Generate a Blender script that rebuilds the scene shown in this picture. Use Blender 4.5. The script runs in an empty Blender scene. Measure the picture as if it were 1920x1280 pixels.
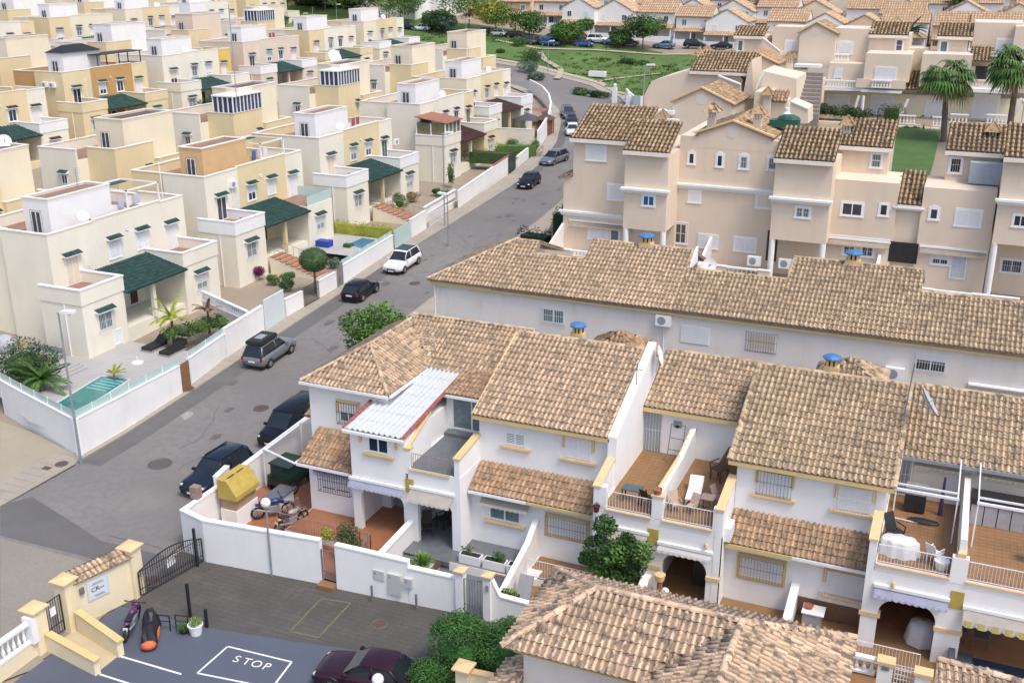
import bpy, math, random
import numpy as np
from mathutils import Vector, Matrix
S = bpy.context.scene
C = S.collection
PI = math.pi
rnd = random.Random(7)
# ------------------------------------------------------------------ camera
F_PX = 2000.0; TH = math.atan(.3615); YA = math.radians(23.2); CZ = 28.0
cam_d = bpy.data.cameras.new('camera'); cam = bpy.data.objects.new('camera', cam_d); C.objects.link(cam)
cam_d.sensor_width = 36; cam_d.lens = 36 * F_PX / 1920; cam_d.clip_end = 3000; cam_d.clip_start = .5
cam.location = (0, 0, CZ); cam.rotation_euler = (PI / 2 - TH, 0, YA)
S.camera = cam
# ------------------------------------------------------------------ world and sun
w = bpy.data.worlds.new('World'); S.world = w; w.use_nodes = True
nt = w.node_tree; nt.nodes.clear()
sky = nt.nodes.new('ShaderNodeTexSky'); sky.sky_type = 'NISHITA'; sky.sun_disc = False
SUN_EL = math.radians(60); SUN_AZ = math.radians(118)      # azimuth clockwise from +Y
sky.sun_elevation = SUN_EL; sky.sun_rotation = SUN_AZ
sky.air_density = .9; sky.dust_density = 3.5; sky.ozone_density = 1.0
bg = nt.nodes.new('ShaderNodeBackground'); bg.inputs[1].default_value = .15
wo = nt.nodes.new('ShaderNodeOutputWorld')
nt.links.new(sky.outputs[0], bg.inputs[0]); nt.links.new(bg.outputs[0], wo.inputs[0])
sl = bpy.data.lights.new('sun', 'SUN'); so = bpy.data.objects.new('sun', sl); C.objects.link(so)
sl.energy = 1.2; sl.angle = math.radians(16); sl.color = (1, .95, .87)
sd = Vector((math.sin(SUN_AZ) * math.cos(SUN_EL), math.cos(SUN_AZ) * math.cos(SUN_EL), math.sin(SUN_EL)))
so.rotation_euler = (-sd).to_track_quat('-Z', 'Y').to_euler(); so.location = (0, 0, 80)
S.view_settings.view_transform = 'Standard'; S.view_settings.look = 'None'
S.view_settings.exposure = .68; S.view_settings.gamma = 1; S.view_settings.use_curve_mapping = False
# ------------------------------------------------------------------ survey helpers: where a sight line meets a real plane
ct, st, cw, sw = math.cos(TH), math.sin(TH), math.cos(YA), math.sin(YA)
FW = np.array([-sw * ct, cw * ct, -st]); RT = np.array([cw, sw, 0.]); UP = np.cross(RT, FW); C0 = np.array([0, 0, CZ])
def ray(px, py): return FW + (px - 960) / F_PX * RT - (py - 640) / F_PX * UP
def G(px, py, z=0.):
    d = ray(px, py); t = (z - CZ) / d[2]; return (float(t * d[0]), float(t * d[1]))
def OX(px, py, x):
    p = C0 + ray(px, py) * (x / ray(px, py)[0]); return tuple(float(a) for a in p)
def OY(px, py, y):
    p = C0 + ray(px, py) * (y / ray(px, py)[1]); return tuple(float(a) for a in p)
def PX(x, y, z):
    q = np.array([x, y, z]) - C0; k = q @ FW
    return (960 + F_PX * (q @ RT) / k, 640 - F_PX * (q @ UP) / k, k)
def sm(a, b, t):
    t = max(0., min(1., (t - a) / (b - a))); return t * t * (3 - 2 * t)
def zR(y): return max(0., min(5., .045 * (y - 46)))
def T(x, y):
    far = .14 * (min(max(y, 186), 222) - 186) + .06 * (max(y, 222) - 222)
    far = min(far, 13.5)
    z = zR(y) + far + .08 * max(0., min(-60. - x, 130.))
    if x > -46 and y > 56:
        if y < 70: e = zR(y)
        elif y < 76: e = zR(y) + (4.9 - zR(y)) * sm(70, 76, y)
        elif y < 90: e = 4.9
        elif y < 93: e = 4.9 + (10.9 - 4.9) * (y - 90) / 3
        elif y < 106: e = 10.9 + 1.6 * (y - 93) / 13
        else: e = 12.5 + .05 * (y - 106)
        re = float(np.interp(y, [60, 105, 115, 125, 145, 166], [-39.4, -39.6, -41, -43, -48.5, -53])); s = sm(re + 2, re + 8, x)
        if y > 126: s *= 1 - sm(126, 160, y)
        z = z * (1 - s) + e * s
    return z
def hit(px, py, h=0., t0=25., t1=900.):
    d = ray(px, py); t = t0; p = C0
    while t < t1:
        q = C0 + d * t
        if q[2] - T(q[0], q[1]) - h <= 0: break
        t += .5 if t < 120 else 2.
    for k in range(12):
        tt = t - .25; q = C0 + d * tt
        if q[2] - T(q[0], q[1]) - h > 0: break
        t = tt
    return (float(q[0]), float(q[1]), float(T(q[0], q[1])))
# ------------------------------------------------------------------ materials
MATS = {}
def hexc(r, g, b): return tuple(((c / 255) / 12.92 if c / 255 <= .04045 else ((c / 255 + .055) / 1.055) ** 2.4) for c in (r, g, b))
def mat(name, col, rough=.75, var=.10, scale=2.0, bump=0., bscale=40, metal=0., dirt=0., dcol=(.16, .13, .1), streak=False, spec=None, island=0., trans=0., fine=0., emit=None, obj=0.):
    if name in MATS: return MATS[name]
    m = bpy.data.materials.new(name); m.use_nodes = True; n = m.node_tree; N = n.nodes; L = n.links
    b = N['Principled BSDF']; b.inputs['Roughness'].default_value = rough; b.inputs['Metallic'].default_value = metal
    if spec is not None: b.inputs['Specular IOR Level'].default_value = spec
    if trans: b.inputs['Transmission Weight'].default_value = trans
    geo = N.new('ShaderNodeNewGeometry')
    cur = None
    def mixv(fac_socket, c1, c2):
        x = N.new('ShaderNodeMix'); x.data_type = 'RGBA'
        if isinstance(c1, tuple): x.inputs['A'].default_value = (*c1, 1)
        else: L.new(c1, x.inputs['A'])
        if isinstance(c2, tuple): x.inputs['B'].default_value = (*c2, 1)
        else: L.new(c2, x.inputs['B'])
        L.new(fac_socket, x.inputs['Factor']); return x.outputs['Result']
    def noise(sc, det=4, vec=None, ro=.55):
        t = N.new('ShaderNodeTexNoise'); t.inputs['Scale'].default_value = sc; t.inputs['Detail'].default_value = det; t.inputs['Roughness'].default_value = ro
        L.new(vec or geo.outputs['Position'], t.inputs['Vector']); return t.outputs['Fac']
    def ramp(s, a, bb):
        r = N.new('ShaderNodeMapRange'); r.inputs['From Min'].default_value = a; r.inputs['From Max'].default_value = bb; L.new(s, r.inputs['Value']); return r.outputs['Result']
    dk = tuple(c * (1 - var) for c in col); lt = tuple(min(1, c * (1 + var)) for c in col)
    cur = mixv(ramp(noise(scale), .3, .7), dk, lt)
    if fine:
        dk2 = tuple(c * (1 - fine) for c in col)
        f = ramp(noise(scale * 22, 3), .42, .62)
        x = N.new('ShaderNodeMath'); x.operation = 'MULTIPLY'; L.new(f, x.inputs[0]); x.inputs[1].default_value = .6
        cur = mixv(x.outputs[0], cur, dk2)
    if island or obj:
        hs = N.new('ShaderNodeHueSaturation'); mm = N.new('ShaderNodeMapRange')
        if obj:
            oi = N.new('ShaderNodeObjectInfo'); ad = N.new('ShaderNodeMath'); ad.operation = 'ADD'
            L.new(oi.outputs['Random'], ad.inputs[0]); L.new(geo.outputs['Random Per Island'], ad.inputs[1])
            fr = N.new('ShaderNodeMath'); fr.operation = 'FRACT'; L.new(ad.outputs[0], fr.inputs[0]); src = fr.outputs[0]
        else: src = geo.outputs['Random Per Island']
        am = island or obj
        mm.inputs['To Min'].default_value = 1 - am; mm.inputs['To Max'].default_value = 1 + am
        L.new(src, mm.inputs['Value']); L.new(mm.outputs['Result'], hs.inputs['Value']); L.new(cur, hs.inputs['Color'])
        h2 = N.new('ShaderNodeMapRange'); h2.inputs['To Min'].default_value = .5 - am * .06; h2.inputs['To Max'].default_value = .5 + am * .06
        wn = N.new('ShaderNodeTexWhiteNoise'); wn.noise_dimensions = '1D'; L.new(src, wn.inputs['W']); L.new(wn.outputs['Value'], h2.inputs['Value']); L.new(h2.outputs['Result'], hs.inputs['Hue'])
        cur = hs.outputs['Color']
    if dirt:
        vec = geo.outputs['Position']
        if streak:
            vm = N.new('ShaderNodeVectorMath'); vm.operation = 'MULTIPLY'; vm.inputs[1].default_value = (1.3, 1.3, .32); L.new(geo.outputs['Position'], vm.inputs[0]); vec = vm.outputs[0]
        f = ramp(noise(1.0 if streak else scale * 1.7, 6, vec, .6), .52, .78)
        x = N.new('ShaderNodeMath'); x.operation = 'MULTIPLY'; L.new(f, x.inputs[0]); x.inputs[1].default_value = dirt
        cur = mixv(x.outputs[0], cur, dcol)
    L.new(cur, b.inputs['Base Color'])
    if bump:
        bm = N.new('ShaderNodeBump'); bm.inputs['Strength'].default_value = bump; bm.inputs['Distance'].default_value = .02
        L.new(noise(bscale, 3), bm.inputs['Height']); L.new(bm.outputs['Normal'], b.inputs['Normal'])
    if emit: b.inputs['Emission Color'].default_value = (*emit, 1); b.inputs['Emission Strength'].default_value = 1
    MATS[name] = m; return m
def tile_mat(name, c1, c2, stain, amount):
    m = bpy.data.materials.new(name); m.use_nodes = True; N = m.node_tree.nodes; L = m.node_tree.links; b = N['Principled BSDF']; b.inputs['Roughness'].default_value = .9
    b.inputs['Specular IOR Level'].default_value = .2
    g = N.new('ShaderNodeNewGeometry'); oi = N.new('ShaderNodeObjectInfo')
    ad = N.new('ShaderNodeMath'); ad.operation = 'ADD'; L.new(oi.outputs['Random'], ad.inputs[0]); L.new(g.outputs['Random Per Island'], ad.inputs[1])
    wn = N.new('ShaderNodeTexWhiteNoise'); wn.noise_dimensions = '1D'; L.new(ad.outputs[0], wn.inputs['W'])
    mx = N.new('ShaderNodeMix'); mx.data_type = 'RGBA'; mx.inputs['A'].default_value = (*c1, 1); mx.inputs['B'].default_value = (*c2, 1); L.new(wn.outputs['Value'], mx.inputs['Factor'])
    hs = N.new('ShaderNodeHueSaturation'); mm = N.new('ShaderNodeMapRange'); mm.inputs['To Min'].default_value = .8; mm.inputs['To Max'].default_value = 1.16
    sp = N.new('ShaderNodeSeparateColor'); L.new(wn.outputs['Color'], sp.inputs[0]); L.new(sp.outputs[1], mm.inputs['Value']); L.new(mm.outputs['Result'], hs.inputs['Value']); L.new(mx.outputs['Result'], hs.inputs['Color'])
    cur = hs.outputs['Color']
    for sc, lo, hi, am in ((2.6, .52, .62, amount), (6.0, .56, .68, amount * .6), (.3, .5, .75, amount * .4)):
        t = N.new('ShaderNodeTexNoise'); t.inputs['Scale'].default_value = sc; t.inputs['Detail'].default_value = 3; L.new(g.outputs['Position'], t.inputs['Vector'])
        r = N.new('ShaderNodeMapRange'); r.inputs['From Min'].default_value = lo; r.inputs['From Max'].default_value = hi; r.inputs['To Max'].default_value = am; L.new(t.outputs['Fac'], r.inputs['Value'])
        x = N.new('ShaderNodeMix'); x.data_type = 'RGBA'; L.new(cur, x.inputs['A']); x.inputs['B'].default_value = (*stain, 1); L.new(r.outputs['Result'], x.inputs['Factor']); cur = x.outputs['Result']
    L.new(cur, b.inputs['Base Color'])
    bm = N.new('ShaderNodeBump'); bm.inputs['Strength'].default_value = .4; bm.inputs['Distance'].default_value = .01
    t = N.new('ShaderNodeTexNoise'); t.inputs['Scale'].default_value = 60; L.new(g.outputs['Position'], t.inputs['Vector']); L.new(t.outputs['Fac'], bm.inputs['Height']); L.new(bm.outputs['Normal'], b.inputs['Normal'])
    MATS[name] = m; return m
TM_A = tile_mat('peach_roof_tile', (.60, .44, .305), (.49, .355, .24), (.21, .175, .135), .8)
TM_R = tile_mat('newer_orange_tile', (.52, .325, .20), (.42, .26, .155), (.16, .13, .085), .8)
TM_B = tile_mat('sandy_roof_tile', (.56, .425, .285), (.45, .335, .215), (.16, .135, .095), .85)
TM_C = tile_mat('brown_weathered_tile', (.50, .36, .22), (.38, .26, .15), (.10, .08, .055), .8)
TM_F = tile_mat('pale_gatehouse_tile', (.68, .50, .35), (.56, .39, .27), (.15, .13, .11), .92)
TM_G = tile_mat('green_glazed_tile', (.035, .078, .07), (.026, .06, .055), (.015, .04, .036), .5)
TM_K = tile_mat('dark_maroon_tile', (.07, .035, .035), (.05, .03, .03), (.03, .02, .02), .5)
TM_T = tile_mat('terracotta_town_tile', (.58, .42, .28), (.52, .36, .23), (.36, .26, .17), .5)
WHITE = mat('white_render', (.80, .80, .795), .85, .04, .5, .25, 30, dirt=.2, dcol=(.56, .49, .40), streak=True)
WHITE2 = mat('white_paint', (.80, .80, .80), .6, .03, 1)
GREYW = mat('grey_white_render', (.74, .70, .66), .9, .05, .4, .2, 30, dirt=.3, dcol=(.5, .40, .32), streak=True)
CREAM = mat('cream_render', (.76, .69, .53), .9, .04, .4, .25, 25, dirt=.22, dcol=(.58, .50, .39), streak=True)
CREAM2 = mat('pale_cream_render', (.77, .73, .62), .9, .04, .4, .25, 25, dirt=.22, dcol=(.58, .50, .39), streak=True)
YELLOW = mat('yellow_render', (.71, .59, .36), .9, .05, .4, .25, 25, dirt=.22, dcol=(.56, .44, .27), streak=True)
OCHREW = mat('ochre_render', (.50, .30, .12), .9, .05, .4, .2, 25)
BEIGE = mat('beige_render', (.70, .59, .47), .9, .04, .35, .25, 25, dirt=.26, dcol=(.5, .37, .25), streak=True)
PINKB = mat('pinkish_render', (.68, .57, .47), .9, .04, .35, .2, 25, dirt=.2, dcol=(.45, .35, .25), streak=True)
MINT = mat('mint_render', (.55, .66, .55), .9, .04, .35)
OCHRE = mat('ochre_trim_paint', (.62, .47, .22), .8, .06, 2)
OCHRE2 = mat('peach_trim_paint', (.70, .50, .27), .8, .06, 2)
MUSTARD = mat('mustard_paint', (.43, .32, .07), .8, .12, 3, .3, 20)
COPING = mat('pale_coping', (.78, .72, .64), .85, .05, 1.5)
YWALL = mat('butter_wall_render', (.76, .66, .46), .9, .05, .5, .2, 25, dirt=.25, dcol=(.5, .4, .25), streak=True)
GLASS = mat('dark_window_glass', (.03, .04, .05), .08, .8, .35, spec=.8)  # strong tone variation in the colour stands in for varied reflections
GLASSB = mat('blue_window_glass', (.02, .12, .26), .12, .2, 1)
CURT = mat('curtained_glass', (.13, .19, .20), .15, .25, 5, spec=.6)
GLASSC = mat('clear_green_glass', (.45, .60, .58), .1, .05, 1)
CH_L = mat('grime_and_shade_channel', (.30, .225, .155), .95, .3, 2.5, dirt=.65, dcol=(.10, .08, .055)); CH_C = mat('moss_and_shade_channel', (.085, .06, .04), .95, .3, 3); CH_G = mat('green_tile_channel', (.018, .042, .04), .8, .2, 3); CHAN = {TM_C.name: CH_C, TM_G.name: CH_G, TM_K.name: CH_C, TM_T.name: mat('town_tile_channel', (.40, .27, .17), .9, .2, 2)}  # channel and lip colours: grime plus painted-in shade of grooves and gaps
MORT = mat('roof_mortar', (.34, .25, .18), .95, .2, 3)
SHUT = mat('white_roller_shutter', (.74, .75, .77), .6, .03, 3)
SHUTC = mat('cream_roller_shutter', (.72, .64, .52), .6, .03, 3)
PVC = mat('white_pvc_frame', (.80, .81, .83), .45, .01, 1)
IRON = mat('black_iron', (.018, .018, .02), .5, .2, 8)
GIRON = mat('grey_painted_iron', (.16, .17, .19), .5, .2, 8)
WIRON = mat('white_painted_iron', (.72, .72, .74), .5, .05, 5)
RIRON = mat('brown_rusty_iron', (.28, .20, .18), .6, .2, 8)
STEEL = mat('galvanised_steel', (.34, .37, .41), .4, .1, 4, metal=.4)
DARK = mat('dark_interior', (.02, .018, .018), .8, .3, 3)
WOODD = mat('dark_brown_wood', (.09, .045, .025), .6, .2, 8)
WOODB = mat('brown_wood', (.24, .12, .055), .6, .2, 8)
TERRA = mat('terracotta_floor', (.25, .14, .065), .6, .12, 2, dirt=.3, dcol=(.22, .11, .05))
TERRB = mat('red_terracotta_floor', (.31, .13, .065), .5, .12, 2, dirt=.3, dcol=(.2, .08, .04))
GREYF = mat('slate_grey_floor', (.13, .14, .16), .5, .12, 2)
PLAST = mat('white_plastic', (.78, .78, .78), .4, .02, 3)
BLACK = mat('black_plastic', (.02, .02, .022), .5, .2, 6)
GREYP = mat('grey_plastic', (.28, .29, .31), .5, .1, 5)
BLUEP = mat('blue_painted_metal', (.06, .17, .36), .5, .12, 5)
AWNW = mat('off_white_awning', (.62, .58, .53), .8, .06, 3)
AWNL = mat('lavender_awning', (.52, .53, .68), .8, .06, 3)
AWNG = mat('green_canvas', (.02, .09, .08), .8, .1, 3)
# ------------------------------------------------------------------ mesh builder
W = {}
def wm(o): return W.get(o.name, Matrix.Identity(4)) if o else Matrix.Identity(4)
class M:
    def __init__(s): s.v = []; s.f = []; s.m = []
    def add(s, vs, fs, m=0):
        b = len(s.v); s.v += [tuple(map(float, p)) for p in vs]; s.f += [tuple(b + i for i in f) for f in fs]; s.m += [m] * len(fs); return s
    def box(s, x0, y0, z0, x1, y1, z1, m=0):
        if x0 > x1: x0, x1 = x1, x0
        if y0 > y1: y0, y1 = y1, y0
        if z0 > z1: z0, z1 = z1, z0
        return s.add([(x0, y0, z0), (x1, y0, z0), (x1, y1, z0), (x0, y1, z0), (x0, y0, z1), (x1, y0, z1), (x1, y1, z1), (x0, y1, z1)],
                     [(0, 3, 2, 1), (4, 5, 6, 7), (0, 1, 5, 4), (1, 2, 6, 5), (2, 3, 7, 6), (3, 0, 4, 7)], m)
    def ext(s, pts, vec, m=0):
        n = len(pts); p2 = [(p[0] + vec[0], p[1] + vec[1], p[2] + vec[2]) for p in pts]
        a = Vector((0, 0, 0))
        for i in range(n): a += Vector(pts[i]).cross(Vector(pts[(i + 1) % n]))
        if a.dot(Vector(vec)) > 0: pts = pts[::-1]; p2 = p2[::-1]
        return s.add(list(pts) + p2, [tuple(range(n)), tuple(range(2 * n - 1, n - 1, -1))] + [(i, i + n, (i + 1) % n + n, (i + 1) % n) for i in range(n)], m)
    def prism(s, poly, z0, z1, m=0): return s.ext([(p[0], p[1], z0) for p in poly], (0, 0, z1 - z0), m)
    def cyl(s, p0, p1, r0, r1=None, n=8, m=0):
        r1 = r0 if r1 is None else r1; p0, p1 = Vector(p0), Vector(p1); d = (p1 - p0).normalized()
        a = d.orthogonal().normalized(); b = d.cross(a); vs = []
        for p, r in ((p0, r0), (p1, r1)):
            for i in range(n):
                t = 2 * PI * i / n; vs.append(p + (a * math.cos(t) + b * math.sin(t)) * r)
        return s.add(vs, [(i, (i + 1) % n, (i + 1) % n + n, i + n) for i in range(n)] + [tuple(range(n - 1, -1, -1)), tuple(range(n, 2 * n))], m)
    def tube(s, pts, r, n=6, m=0):
        for a, b in zip(pts, pts[1:]): s.cyl(a, b, r, r, n, m)
        return s
    def lathe(s, c, prof, n=12, m=0):
        vs = [(c[0] + r * math.cos(2 * PI * i / n), c[1] + r * math.sin(2 * PI * i / n), c[2] + z) for r, z in prof for i in range(n)]
        fs = [(k * n + i, k * n + (i + 1) % n, (k + 1) * n + (i + 1) % n, (k + 1) * n + i) for k in range(len(prof) - 1) for i in range(n)]
        fs += [tuple(range(n - 1, -1, -1)), tuple(range((len(prof) - 1) * n, len(prof) * n))]
        return s.add(vs, fs, m)
    def ell(s, c, r, n=12, k=8, m=0):
        pr = [(max(1e-3, math.sin(PI * j / k)), -math.cos(PI * j / k)) for j in range(k + 1)]
        vs = [(c[0] + r[0] * a * math.cos(2 * PI * i / n), c[1] + r[1] * a * math.sin(2 * PI * i / n), c[2] + r[2] * z) for a, z in pr for i in range(n)]
        return s.add(vs, [(q * n + i, q * n + (i + 1) % n, (q + 1) * n + (i + 1) % n, (q + 1) * n + i) for q in range(k) for i in range(n)], m)
    def torus(s, c, ax, R, r, n=16, k=6, m=0):
        ax = Vector(ax).normalized(); a = ax.orthogonal().normalized(); b = ax.cross(a); c = Vector(c); vs = []
        for i in range(n):
            t = 2 * PI * i / n; d = a * math.cos(t) + b * math.sin(t)
            for j in range(k):
                u = 2 * PI * j / k; vs.append(c + d * (R + r * math.cos(u)) + ax * (r * math.sin(u)))
        return s.add(vs, [(i * k + j, ((i + 1) % n) * k + j, ((i + 1) % n) * k + (j + 1) % k, i * k + (j + 1) % k) for i in range(n) for j in range(k)], m)
    def mesh(s, name, mats, smooth=False, inv=None):
        me = bpy.data.meshes.new(name)
        vs = s.v if inv is None else [tuple(inv @ Vector(p)) for p in s.v]
        me.from_pydata(vs, [], s.f)
        for x in mats: me.materials.append(x)
        if len(mats) > 1: me.polygons.foreach_set('material_index', s.m)
        if smooth: me.polygons.foreach_set('use_smooth', [True] * len(me.polygons))
        me.update(); return me
    def out(s, name, mats, par=None, smooth=False, **kw):
        if not isinstance(mats, (list, tuple)): mats = [mats]
        inv = wm(par).inverted() if par else None
        o = bpy.data.objects.new(name, s.mesh(name, mats, smooth, inv)); C.objects.link(o)
        if par: o.parent = par; W[o.name] = wm(par)
        for k, v in kw.items():
            if v: o[k] = v
        return o
def place(name, me, par, mw, **kw):
    o = bpy.data.objects.new(name, me); C.objects.link(o)
    if par: o.parent = par; o.matrix_local = wm(par).inverted() @ mw
    else: o.matrix_world = mw
    W[o.name] = mw
    for k, v in kw.items():
        if v: o[k] = v
    return o
def thing(name, label, cat, loc=(0, 0, 0), rz=0., group=None):
    o = bpy.data.objects.new(name, None); C.objects.link(o); o.empty_display_size = .3
    o.location = loc; o.rotation_euler = (0, 0, rz); o['label'] = label; o['category'] = cat
    if group: o['group'] = group
    W[o.name] = Matrix.Translation(loc) @ Matrix.Rotation(rz, 4, 'Z'); return o
def copytree(o, loc, rz=0., label=None, group=None, par=None):
    c = o.copy(); C.objects.link(c)
    if par is None:
        c.location = loc; c.rotation_euler = (0, 0, rz)
        if label: c['label'] = label
        if group: c['group'] = group
    else: c.parent = par
    for ch in list(o.children): copytree(ch, None, par=c)
    return c
def kids_material(o, frm, to):
    for ch in [o] + list(o.children_recursive):
        if ch.type == 'MESH' and frm.name in [m.name for m in ch.data.materials if m]:
            for sl_ in ch.material_slots:
                if sl_.material == frm: sl_.link = 'OBJECT'; sl_.material = to
# ------------------------------------------------------------------ windows
CACHE = {}
def cm(key, fn):
    if key not in CACHE: CACHE[key] = fn()
    return CACHE[key]
def window(par, p, rz, w_, h_, glass=None, shut=0., bars=None, sur=None, sill=None, hood=None, mull=1, name='window', shutm=None, frame=None, rows=0, lip=0.):
    w_ = round(w_ * 20) / 20; h_ = round(h_ * 20) / 20; w_ = max(w_, .3); h_ = max(h_, .3)
    glass = glass or GLASS; frame = frame or PVC
    mw = Matrix.Translation(p) @ Matrix.Rotation(rz, 4, 'Z')
    def fr():
        m = M(); t = .07
        m.box(0, -.05, 0, t, 0, h_).box(w_ - t, -.05, 0, w_, 0, h_).box(t, -.05, 0, w_ - t, 0, t).box(t, -.05, h_ - t, w_ - t, 0, h_)
        for i in range(mull): x = w_ * (i + 1) / (mull + 1); m.box(x - .035, -.055, t, x + .035, 0, h_ - t)
        for i in range(rows): z = h_ * (i + 1) / (rows + 1); m.box(t, -.05, z - .02, w_ - t, 0, z + .02)
        return m.mesh('window', [frame])
    o = place(name, cm(('f', w_, h_, mull, rows, frame.name), fr), par, mw)
    place('pane', cm(('p', w_, h_, glass.name), lambda: M().box(.05, -.022, .05, w_ - .05, -.002, h_ - .05).mesh('pane', [glass])), o, mw)
    if shut:
        sm_ = shutm or SHUT
        def sh():
            m = M(); z1 = h_ - .04; z0 = h_ - .04 - (h_ - .08) * shut; n = max(2, int((z1 - z0) / .12))
            for i in range(n):
                a = z0 + (z1 - z0) * i / n; b = z0 + (z1 - z0) * (i + 1) / n
                m.add([(.06, -.045, a), (w_ - .06, -.045, a), (w_ - .06, -.06, b), (.06, -.06, b)], [(0, 1, 2, 3)])
                m.add([(.06, -.045, b), (w_ - .06, -.045, b), (w_ - .06, -.06, b), (.06, -.06, b)], [(0, 3, 2, 1)])
            return m.mesh('shutter', [sm_])
        place('shutter', cm(('s', w_, h_, shut, sm_.name), sh), o, mw)
    if bars:
        bm_, dy = bars
        def br():
            m = M(); n = max(3, int(w_ / .13)); e = .06
            for i in range(n + 1): x = -e + (w_ + 2 * e) * i / n; m.box(x - .009, -dy - .018, -e, x + .009, -dy, h_ + e)
            for z in (-e, h_ * .55, h_ + e): m.box(-e, -dy - .025, z - .012, w_ + e, -dy - .019, z + .012)
            for x in (-e, w_ + e):
                for z in (-e, h_ + e): m.box(x - .012, -dy, z - .012, x + .012, 0, z + .012)
            return m.mesh('security_bars', [bm_])
        place('security_bars', cm(('b', w_, h_, dy, bm_.name), br), o, mw)
    if sur:
        smt, kind = sur
        def su():
            m = M(); t = .16
            if kind == 'ears':      # ochre moulding: head and two short ears
                m.box(-t, -.07, h_, w_ + t, 0, h_ + t).box(-t, -.07, h_ * .45, 0, 0, h_).box(w_, -.07, h_ * .45, w_ + t, 0, h_)
            elif kind == 'sides': m.box(-.5, -.08, h_ * .5, -.36, 0, h_ + .25).box(w_ + .36, -.08, h_ * .5, w_ + .5, 0, h_ + .25)
            elif kind == 'full': m.box(-t, -.07, h_, w_ + t, 0, h_ + t).box(-t, -.07, 0, 0, 0, h_).box(w_, -.07, 0, w_ + t, 0, h_).box(-t, -.07, -t, w_ + t, 0, 0)
            elif kind == 'thin': m.box(-.12, -.04, h_, w_ + .12, 0, h_ + .12).box(-.12, -.04, 0, 0, 0, h_).box(w_, -.04, 0, w_ + .12, 0, h_).box(-.15, -.07, -.1, w_ + .15, 0, 0)
            elif kind == 'arch':
                m.box(-.12, -.04, h_, w_ + .12, 0, h_ + .10).box(-.12, -.04, 0, 0, 0, h_).box(w_, -.04, 0, w_ + .12, 0, h_).box(-.15, -.07, -.1, w_ + .15, 0, 0)
                m.ext([(w_ / 2 + (w_ / 2 - .0) * math.cos(t_), -.04, h_ + .10 + .14 * math.sin(t_)) for t_ in [PI * k / 8 for k in range(9)]], (0, .04, 0))
            return m.mesh('window_surround', [smt])
        place('window_surround', cm(('u', w_, h_, kind, smt.name), su), o, mw)
    if sill:
        place('sill', cm(('l', w_, sill.name), lambda: M().box(-.28, -.16, -.2, w_ + .28, 0, -.08).box(-.2, -.1, -.26, w_ + .2, 0, -.2).mesh('sill', [sill])), o, mw)
    if hood:
        def hd():
            m = M(); d = .42; n = 9; x0, x1 = -.22, w_ + .22; za, zb = h_ + .42, h_ + .2
            for i in range(n):
                a = x0 + (x1 - x0) * i / n; b = x0 + (x1 - x0) * (i + .72) / n; c_ = x0 + (x1 - x0) * (i + 1) / n; mid = (a + b) / 2
                m.add([(a, 0, za), (mid, 0, za + .05), (b, 0, za), (a, -d, zb), (mid, -d, zb + .05), (b, -d, zb), (c_, 0, za - .01), (c_, -d, zb - .01)],
                      [(0, 3, 4, 1), (1, 4, 5, 2), (2, 5, 7, 6), (3, 5, 4)])
            m.add([(x0, -d, zb - .06), (x1, -d, zb - .06), (x1, -d, zb), (x0, -d, zb), (x0, 0, zb - .06), (x1, 0, zb - .06), (x0, 0, za - .02), (x1, 0, za - .02)], [(0, 1, 2, 3), (4, 5, 1, 0), (0, 3, 6, 4), (1, 5, 7, 2)], 1)
            return m.mesh('tiled_hood', [hood, WHITE2])
        place('tiled_hood', cm(('h', w_, h_, hood.name), hd), o, mw)
    return o
def winY(par, tl, br, Y, **k):        # opening on a wall facing -Y, given by two sight lines
    a = OY(tl[0], tl[1], Y); b = OY(br[0], br[1], Y); return window(par, (a[0], Y - k.pop('off', 0), b[2]), 0, b[0] - a[0], a[2] - b[2], **k)
def winX(par, tl, br, X, **k):        # opening on a wall facing +X
    a = OX(tl[0], tl[1], X); b = OX(br[0], br[1], X); return window(par, (X, a[1], b[2]), PI / 2, b[1] - a[1], a[2] - b[2], **k)
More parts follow.
